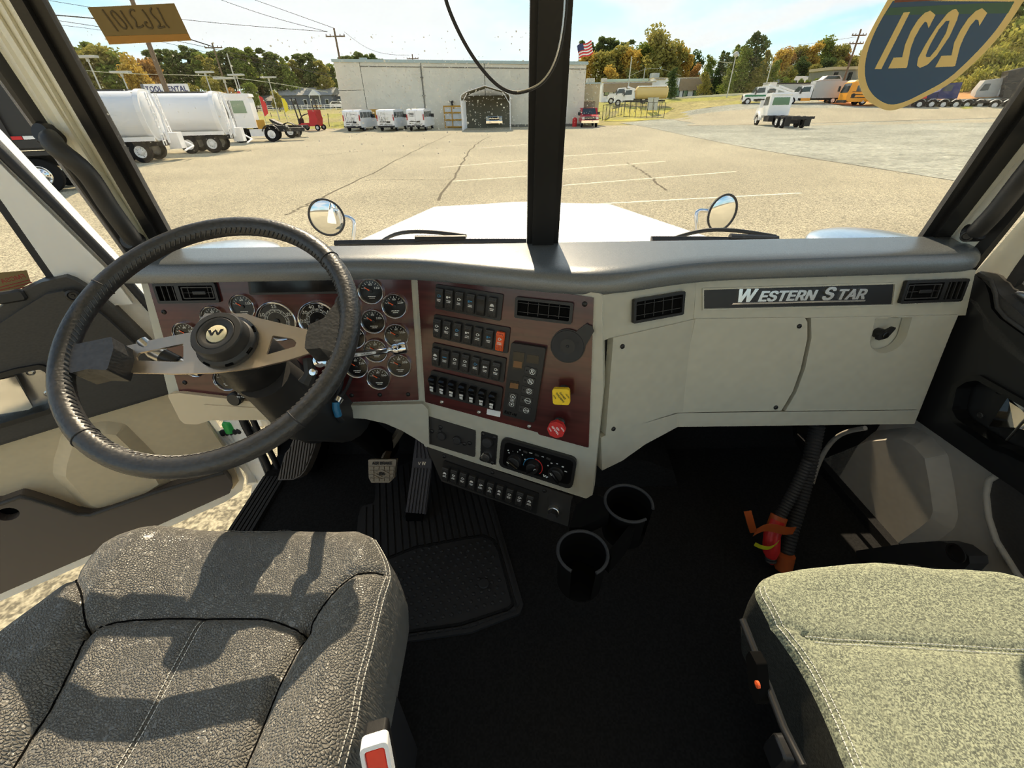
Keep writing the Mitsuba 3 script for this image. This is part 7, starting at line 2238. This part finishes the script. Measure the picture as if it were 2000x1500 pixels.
part(ch, 'web', loft([np.array(g), np.array([q - V(0, 0, .05) for q in g])]), 'm_pit', 30)


def conduit(pts, r, n):
    p = spline(pts, n)
    return tube(p, np.where(np.arange(n) % 2, r, r * .86), 12)


hs = thing('conduit_hose', 'black corrugated hose running down to the passenger footwell', 'hose')
part(hs, 'hose', conduit([at(1596, 830, y=0.869), at(1582, 900, y=0.822), at(1562, 980, y=0.766), at(1542, 1050, y=0.711), at(1530, 1110, y=0.664)], .020, 90), 'm_rubber', 40)
part(hs, 'tape', tube(np.array([at(1536, 1084, y=0.675), at(1530, 1110, y=0.664)]), .0215, 12), 'm_tape', 50, 'orange tape')
h2 = thing('conduit_hose', 'thin black hose wrapped in orange, red and yellow tape', 'hose')
part(h2, 'hose', conduit([at(1578, 900, y=0.790), at(1550, 960, y=0.758), at(1528, 1000, y=0.735), at(1508, 1050, y=0.699), at(1505, 1095, y=0.671)], .015, 70), 'm_rubber', 40)
part(h2, 'red_wrap', tube(np.array([at(1519, 1016, y=0.719), at(1508, 1045, y=0.699), at(1506, 1075, y=0.679), at(1507, 1100, y=0.671)]), [.018, .020, .021, .006], 12), 'm_red', 40, 'crinkled red tape')
part(h2, 'orange_wrap', tube(np.array([at(1522, 1008, y=0.727), at(1514, 1030, y=0.711)]), .0205, 12), 'm_tape', 50)


def ribbon(pts, w, up):
    p = spline(pts, 24)
    return loft([np.array([q - w / 2 * np.asarray(up), q + w / 2 * np.asarray(up), q + w / 2 * np.asarray(up) + V(0, -.0006, 0), q - w / 2 * np.asarray(up) + V(0, -.0006, 0)]) for q in p])


part(h2, 'orange_flag', ribbon([at(1460, 998, y=0.687), at(1466, 1020, y=0.679), at(1472, 1040, y=0.687)], .018, nrm(V(1, 0, .2))), 'm_tape', 30)
part(h2, 'orange_flag', ribbon([at(1474, 1040, y=0.687), at(1500, 1030, y=0.679), at(1530, 1036, y=0.671), at(1552, 1036, y=0.679)], .026, nrm(V(0.1, .1, 1))), 'm_tape', 30)
part(h2, 'yellow_ribbon', ribbon([at(1474, 1062, y=0.675), at(1486, 1068, y=0.671), at(1502, 1070, y=0.664), at(1520, 1058, y=0.671)], .012, nrm(V(0.2, .1, 1))), 'm_tape_yellow', 30)

# ---------------------------------------------------------------- things on the windshield
GI = 0.004
card = thing('stock_card', 'tan paper card with mirrored handwritten numbers taped inside the upper left windshield', 'card')
cq = pxring(WS, [(174, 13), (342.5, 5), (376, 77), (217, 85)], -0)
part(card, 'paper', WS.put(poly(cq, GI, GI + .0006)), 'm_card', 30)
part(card, 'folded_edge', WS.put(poly(pxring(WS, [(209, 69), (369.5, 64), (375.5, 77), (217, 85)]), GI + .0008, GI + .0014)), 'm_card2', 30, 'orange-tan folded lower edge')


def ck_(x, y):
    return 150 + .135 * x, .135 * y


strokes = [[(395, 125), (500, 270), (625, 440)], [(520, 160), (545, 145), (600, 190), (690, 290), (745, 370), (735, 400), (690, 390), (600, 290), (530, 200), (520, 160)], [(655, 140), (740, 270), (835, 405)],
           [(865, 145), (820, 125), (790, 150), (800, 200), (880, 300), (895, 380), (930, 385), (985, 350)], [(965, 125), (1050, 240), (1105, 340), (1120, 385), (1080, 395), (1030, 365), (1005, 315), (1040, 310)],
           [(1105, 105), (1085, 130), (1100, 180), (1200, 290), (1225, 340), (1195, 385), (1230, 385), (1295, 370)], [(1185, 100), (1250, 220), (1320, 350), (1360, 390)]]
ms = []
for s in strokes:
    p = np.array([WS.pt(*WS.ab(*ck_(x, y)), GI + .001) for x, y in s])
    ms.append(tube(spline(p, 16), .0014, 5))
part(card, 'handwriting', cat(ms), 'm_ink', 50, 'faint mirrored handwriting')

dc = thing('year_decal', 'blue shield decal with gold border reading mirrored 2021 inside the upper right windshield', 'decal')


def cd_(x, y):
    return 1660 + .18 * x, .18 * y


oc = spline(np.array([(*WS.ab(*cd_(x, y)), 0) for x, y in ((400, -20), (300, 160), (200, 350), (110, 560), (75, 740), (100, 940), (180, 1080), (290, 1150), (430, 1188), (620, 1130), (800, 1040), (1060, 900), (1300, 700), (1500, 500), (1680, 280), (1850, 20))]), 80)[:, :2]
ic_ = spline(np.array([(*WS.ab(*cd_(x, y)), 0) for x, y in ((450, 0), (350, 160), (250, 350), (175, 560), (148, 740), (170, 900), (240, 1020), (330, 1090), (440, 1122), (620, 1075), (800, 985), (1040, 845), (1260, 650), (1460, 440), (1610, 250), (1760, 10))]), 80)[:, :2]
upv = WS.ab(1830, -260) - WS.ab(1815, 0)
top_ = [WS.ab(*cd_(2350, -420)), WS.ab(*cd_(1200, -760)), WS.ab(*cd_(560, -480))]
part(dc, 'border', WS.put(poly(np.vstack([oc, top_]), GI, GI + .0005)), 'm_gold', 30, 'gold border')
part(dc, 'field', WS.put(poly(np.vstack([ic_]), GI, GI + .0009)), 'm_navy', 30, 'blue field')
part(dc, 'band', WS.put(poly(pxring(WS, [cd_(*q) for q in ((412, 75), (1758, 8), (1690, 135), (352, 155))]), GI, GI + .0012)), 'm_greenband', 30, 'dark green band')
part(dc, 'top_field', WS.put(poly(pxring(WS, [cd_(*q) for q in ((460, 18), (1700, -40), (2150, -420), (1200, -640), (640, -420))]), GI, GI + .0012)), 'm_redband', 30, 'brownish red top field')
dig = [[(250, 738), (562, 125), (632, 118), (322, 738)],
       [(398, 730), (455, 615), (548, 610), (580, 470), (640, 330), (720, 200), (790, 130), (850, 105), (905, 150), (832, 295), (815, 235), (790, 225), (740, 290), (680, 400), (640, 510), (600, 715), (590, 725)],
       [(905, 718), (972, 595), (1080, 590), (1110, 450), (1180, 310), (1260, 190), (1340, 110), (1410, 78), (1465, 130), (1380, 270), (1370, 210), (1340, 200), (1280, 270), (1210, 400), (1170, 500), (1120, 700), (1108, 708)]]
o0 = Polygon(pxring(WS, [cd_(*q) for q in ((1130, 88), (1158, 130), (1140, 200), (1060, 380), (920, 590), (820, 690), (740, 725), (708, 700), (720, 620), (800, 470), (920, 280), (1040, 130), (1090, 95))]))
o1 = Polygon(pxring(WS, [cd_(*q) for q in ((1060, 215), (1020, 350), (920, 520), (850, 605), (812, 610), (800, 590), (850, 470), (940, 310), (1020, 215))]))
lt = [poly(pxring(WS, [cd_(*q) for q in g]), GI, GI + .0016) for g in dig] + [poly(o0.buffer(0).difference(o1.buffer(0)), GI, GI + .0016)]
part(dc, 'lettering', WS.put(cat(lt)), 'm_gold', 30, 'gold mirrored figures 2021')

cw = thing('hanging_cable', 'thin black cable looping down in front of the centre post', 'cable')
part(cw, 'loop', tube(spline([at(x, y, y=.70) for x, y in ((862, -40), (871, 0), (888, 45), (912, 92), (948, 143), (985, 175), (1005, 181), (1030, 177), (1060, 160), (1085, 122), (1098, 75), (1104, 30), (1108, -40))], 60), .0022, 8), 'm_rubber', 50)
part(cw, 'strand', tube(spline([at(x, y, y=.69) for x, y in ((1010, 180), (1034, 174), (1062, 155), (1083, 120), (1095, 75), (1101, 30), (1104, -40))], 40), .0012, 6), 'm_steel', 50)
cw = thing('hanging_cable', 'short black cable loop at the top of the driver-side pillar', 'cable')
part(cw, 'loop', tube(spline([at(x, y, x=-.80) for x, y in ((-20, 5), (0, 18), (20, 26), (38, 28), (50, 20), (55, 0), (55, -20))], 30), .0025, 8), 'm_rubber', 50)

rs_ = np.random.RandomState(11)
sp = []
for i in range(1500):
    x, y = (rs_.uniform(655, 1028), rs_.uniform(118, 250)) if i < 900 else (rs_.uniform(170, 1028), rs_.uniform(60, 300)) if i < 1350 else (rs_.uniform(1115, 1170), rs_.uniform(120, 245))
    s = .0006 * (1 + 1.6 * rs_.rand() ** 6)
    q = WS.ab(x, y)
    sp.append(ring3(rr(s * 2 * rs_.uniform(.6, 1.4), s * 2.2, s * .8, 1, *q), -.001))
v = np.vstack([WS.put(trimesh.Trimesh(q, [[0, 1, 2]], process=False)).vertices for q in sp])
n8 = len(sp[0])
f = np.array([[i * n8, i * n8 + j, i * n8 + j + 1] for i in range(len(sp)) for j in range(1, n8 - 1)])
obj('windshield_specks', trimesh.Trimesh(v, f, process=False), 'm_speck', None, False, 'pale dust and dried drops on the outside of the windshield', 'dust', kind='stuff')

# ---------------------------------------------------------------- outside of the truck: wipers, hood, air cleaners, mirrors
for pts, lab in (([(655, 476), (760, 474), (900, 473), (1028, 473)], 'black wiper blade lying along the driver-side windshield base'), ([(1272, 468), (1400, 469), (1520, 474), (1625, 479)], 'black wiper blade lying along the passenger-side windshield base')):
    k = thing('wiper', lab, 'wiper')
    p = spline(np.array([WS.pt(*WS.ab(x, y, -.03), -.03) for x, y in pts]), 20)
    part(k, 'blade', sweep(p, [(-.004, -.008), (.004, -.008), (.009, .004), (0, .009), (-.009, .004)], V(0, -.3, 1)), 'm_black', 30)
    a, b = p[10], p[14]
    part(k, 'clip', tube(np.array([p[8] + V(0, -.0, .008), p[13] + V(0, 0, .010)]), [.009, .007], 8), 'm_black', 40)
    part(k, 'arm', tube(spline([p[13] + V(0, .01, .012), p[10] + V(0, .03, .016), p[6] + V(0, .05, .010), p[3] + V(0, .10, -.03)], 14), [.005] * 14, 6), 'm_dark', 40)

hood = thing('truck_hood', 'white sunlit hood ahead of the windshield', 'hood')


def hood_pt(s, t):
    y = 1.36 + (3.34 - 1.36) * t
    z = -.405 - .185 * t - .03 * np.maximum(t - .86, 0) * 8
    hw = .80 - .17 * t
    x = .085 + (2 * s - 1) * hw
    e = np.abs(2 * s - 1)
    z = z - .012 * e ** 2 - .06 * np.maximum(e - .93, 0) / .07
    z = z + .012 * np.exp(-((x - .085) / .22) ** 2)
    return np.stack([x, y, H + z], -1)


part(hood, 'top', grid(41, 26, hood_pt), 'm_paint', True)
gs = [hood_pt(np.array([s] * 26), np.linspace(0, 1, 26)) for s in (0.0, 1.0)]
for g, sg in zip(gs, (-1, 1)):
    part(hood, 'side', loft([g, g + V(.05 * sg, 0, -.35), g + V(.07 * sg, 0, -.9)], False, False, False), 'm_paint', 40)
fr2 = hood_pt(np.linspace(0, 1, 30), np.ones(30))
part(hood, 'nose', loft([fr2, fr2 + V(0, .06, -.10), fr2 + V(0, .08, -.8)], False, False, False), 'm_paint', 40)
part(hood, 'cowl', bx(-.75, .92, 1.08, 1.40, H - .52, H - .40), 'm_paint', 30)

for x, y, lab, nb in ((1702, 466, 'round silver air cleaner cap beyond the passenger-side windshield', 1), (428, 492, 'round silver air cleaner cap beyond the driver-side windshield', -1)):
    q = at(x, y, d=.395)
    k = thing('air_cleaner', lab, 'air cleaner')
    part(k, 'cap', moved(lathe([(.150, -.030), (.180, -.026), (.186, -.018), (.180, -.008), (.150, .002), (.10, .010), (.05, .014), (.0001, .015)], 48), *q), 'm_can', 50)
    part(k, 'canister', moved(lathe([(.172, -.6), (.172, -.10), (.150, -.06), (.150, -.02)], 40), *q), 'm_chrome', 40)
    part(k, 'bracket', moved(bx(-.03, .03, -.03, .03, -.3, -.1), *(q + V(-.17 * nb, 0, 0))), 'm_steel', 30)

for (x, y), lab, sg in (((638, 425), 'round convex mirror on a chrome arm by the left side of the hood', 1), ((1411, 416), 'round convex mirror on a chrome arm by the right side of the hood', -1)):
    c_ = at(x, y, y=2.6)
    nn = nrm(nrm(CAM - c_) + (nrm(V(-.35, -1, .16)) if sg > 0 else nrm(V(.85, -.42, .02))))
    f = Fr(c_, np.cross(V(0, 0, 1), nn), V(0, 0, 1))
    k = thing('hood_mirror', lab, 'mirror')
    rr_ = .099
    part(k, 'mirror_glass', f.put(lathe([(rr_ * q, .030 * math.sqrt(max(1 - (q * .8) ** 2, 0)) - .018) for q in (1, .9, .8, .7, .6, .5, .4, .3, .2, .1, .001)], 40)), 'm_mirror', True)
    part(k, 'shell', f.put(lathe([(rr_ + .003, .002), (rr_ + .003, -.004), (rr_ * .9, -.03), (rr_ * .5, -.055), (.001, -.06)], 36)), 'm_chrome', 50)
    part(k, 'rim', f.put(tube(ring3(circ(rr_ + .001, 40), 0.001), .006, 8, True)), 'm_rubber', 50)
    bx_, by_ = (690, 475) if sg > 0 else (1361, 455)
    e = at(bx_, by_, y=2.62)
    s = at(672, 426, y=2.62) if sg > 0 else at(1380, 414, y=2.62)
    part(k, 'arm', tube(spline([c_ + V(0, .05, 0), s + V(0, .04, 0), (s + e) / 2 + V(.03 * sg, .02, .06), e, e + V(.05 * sg, 0, -.14)], 24), .011, 10), 'm_chrome', 50)
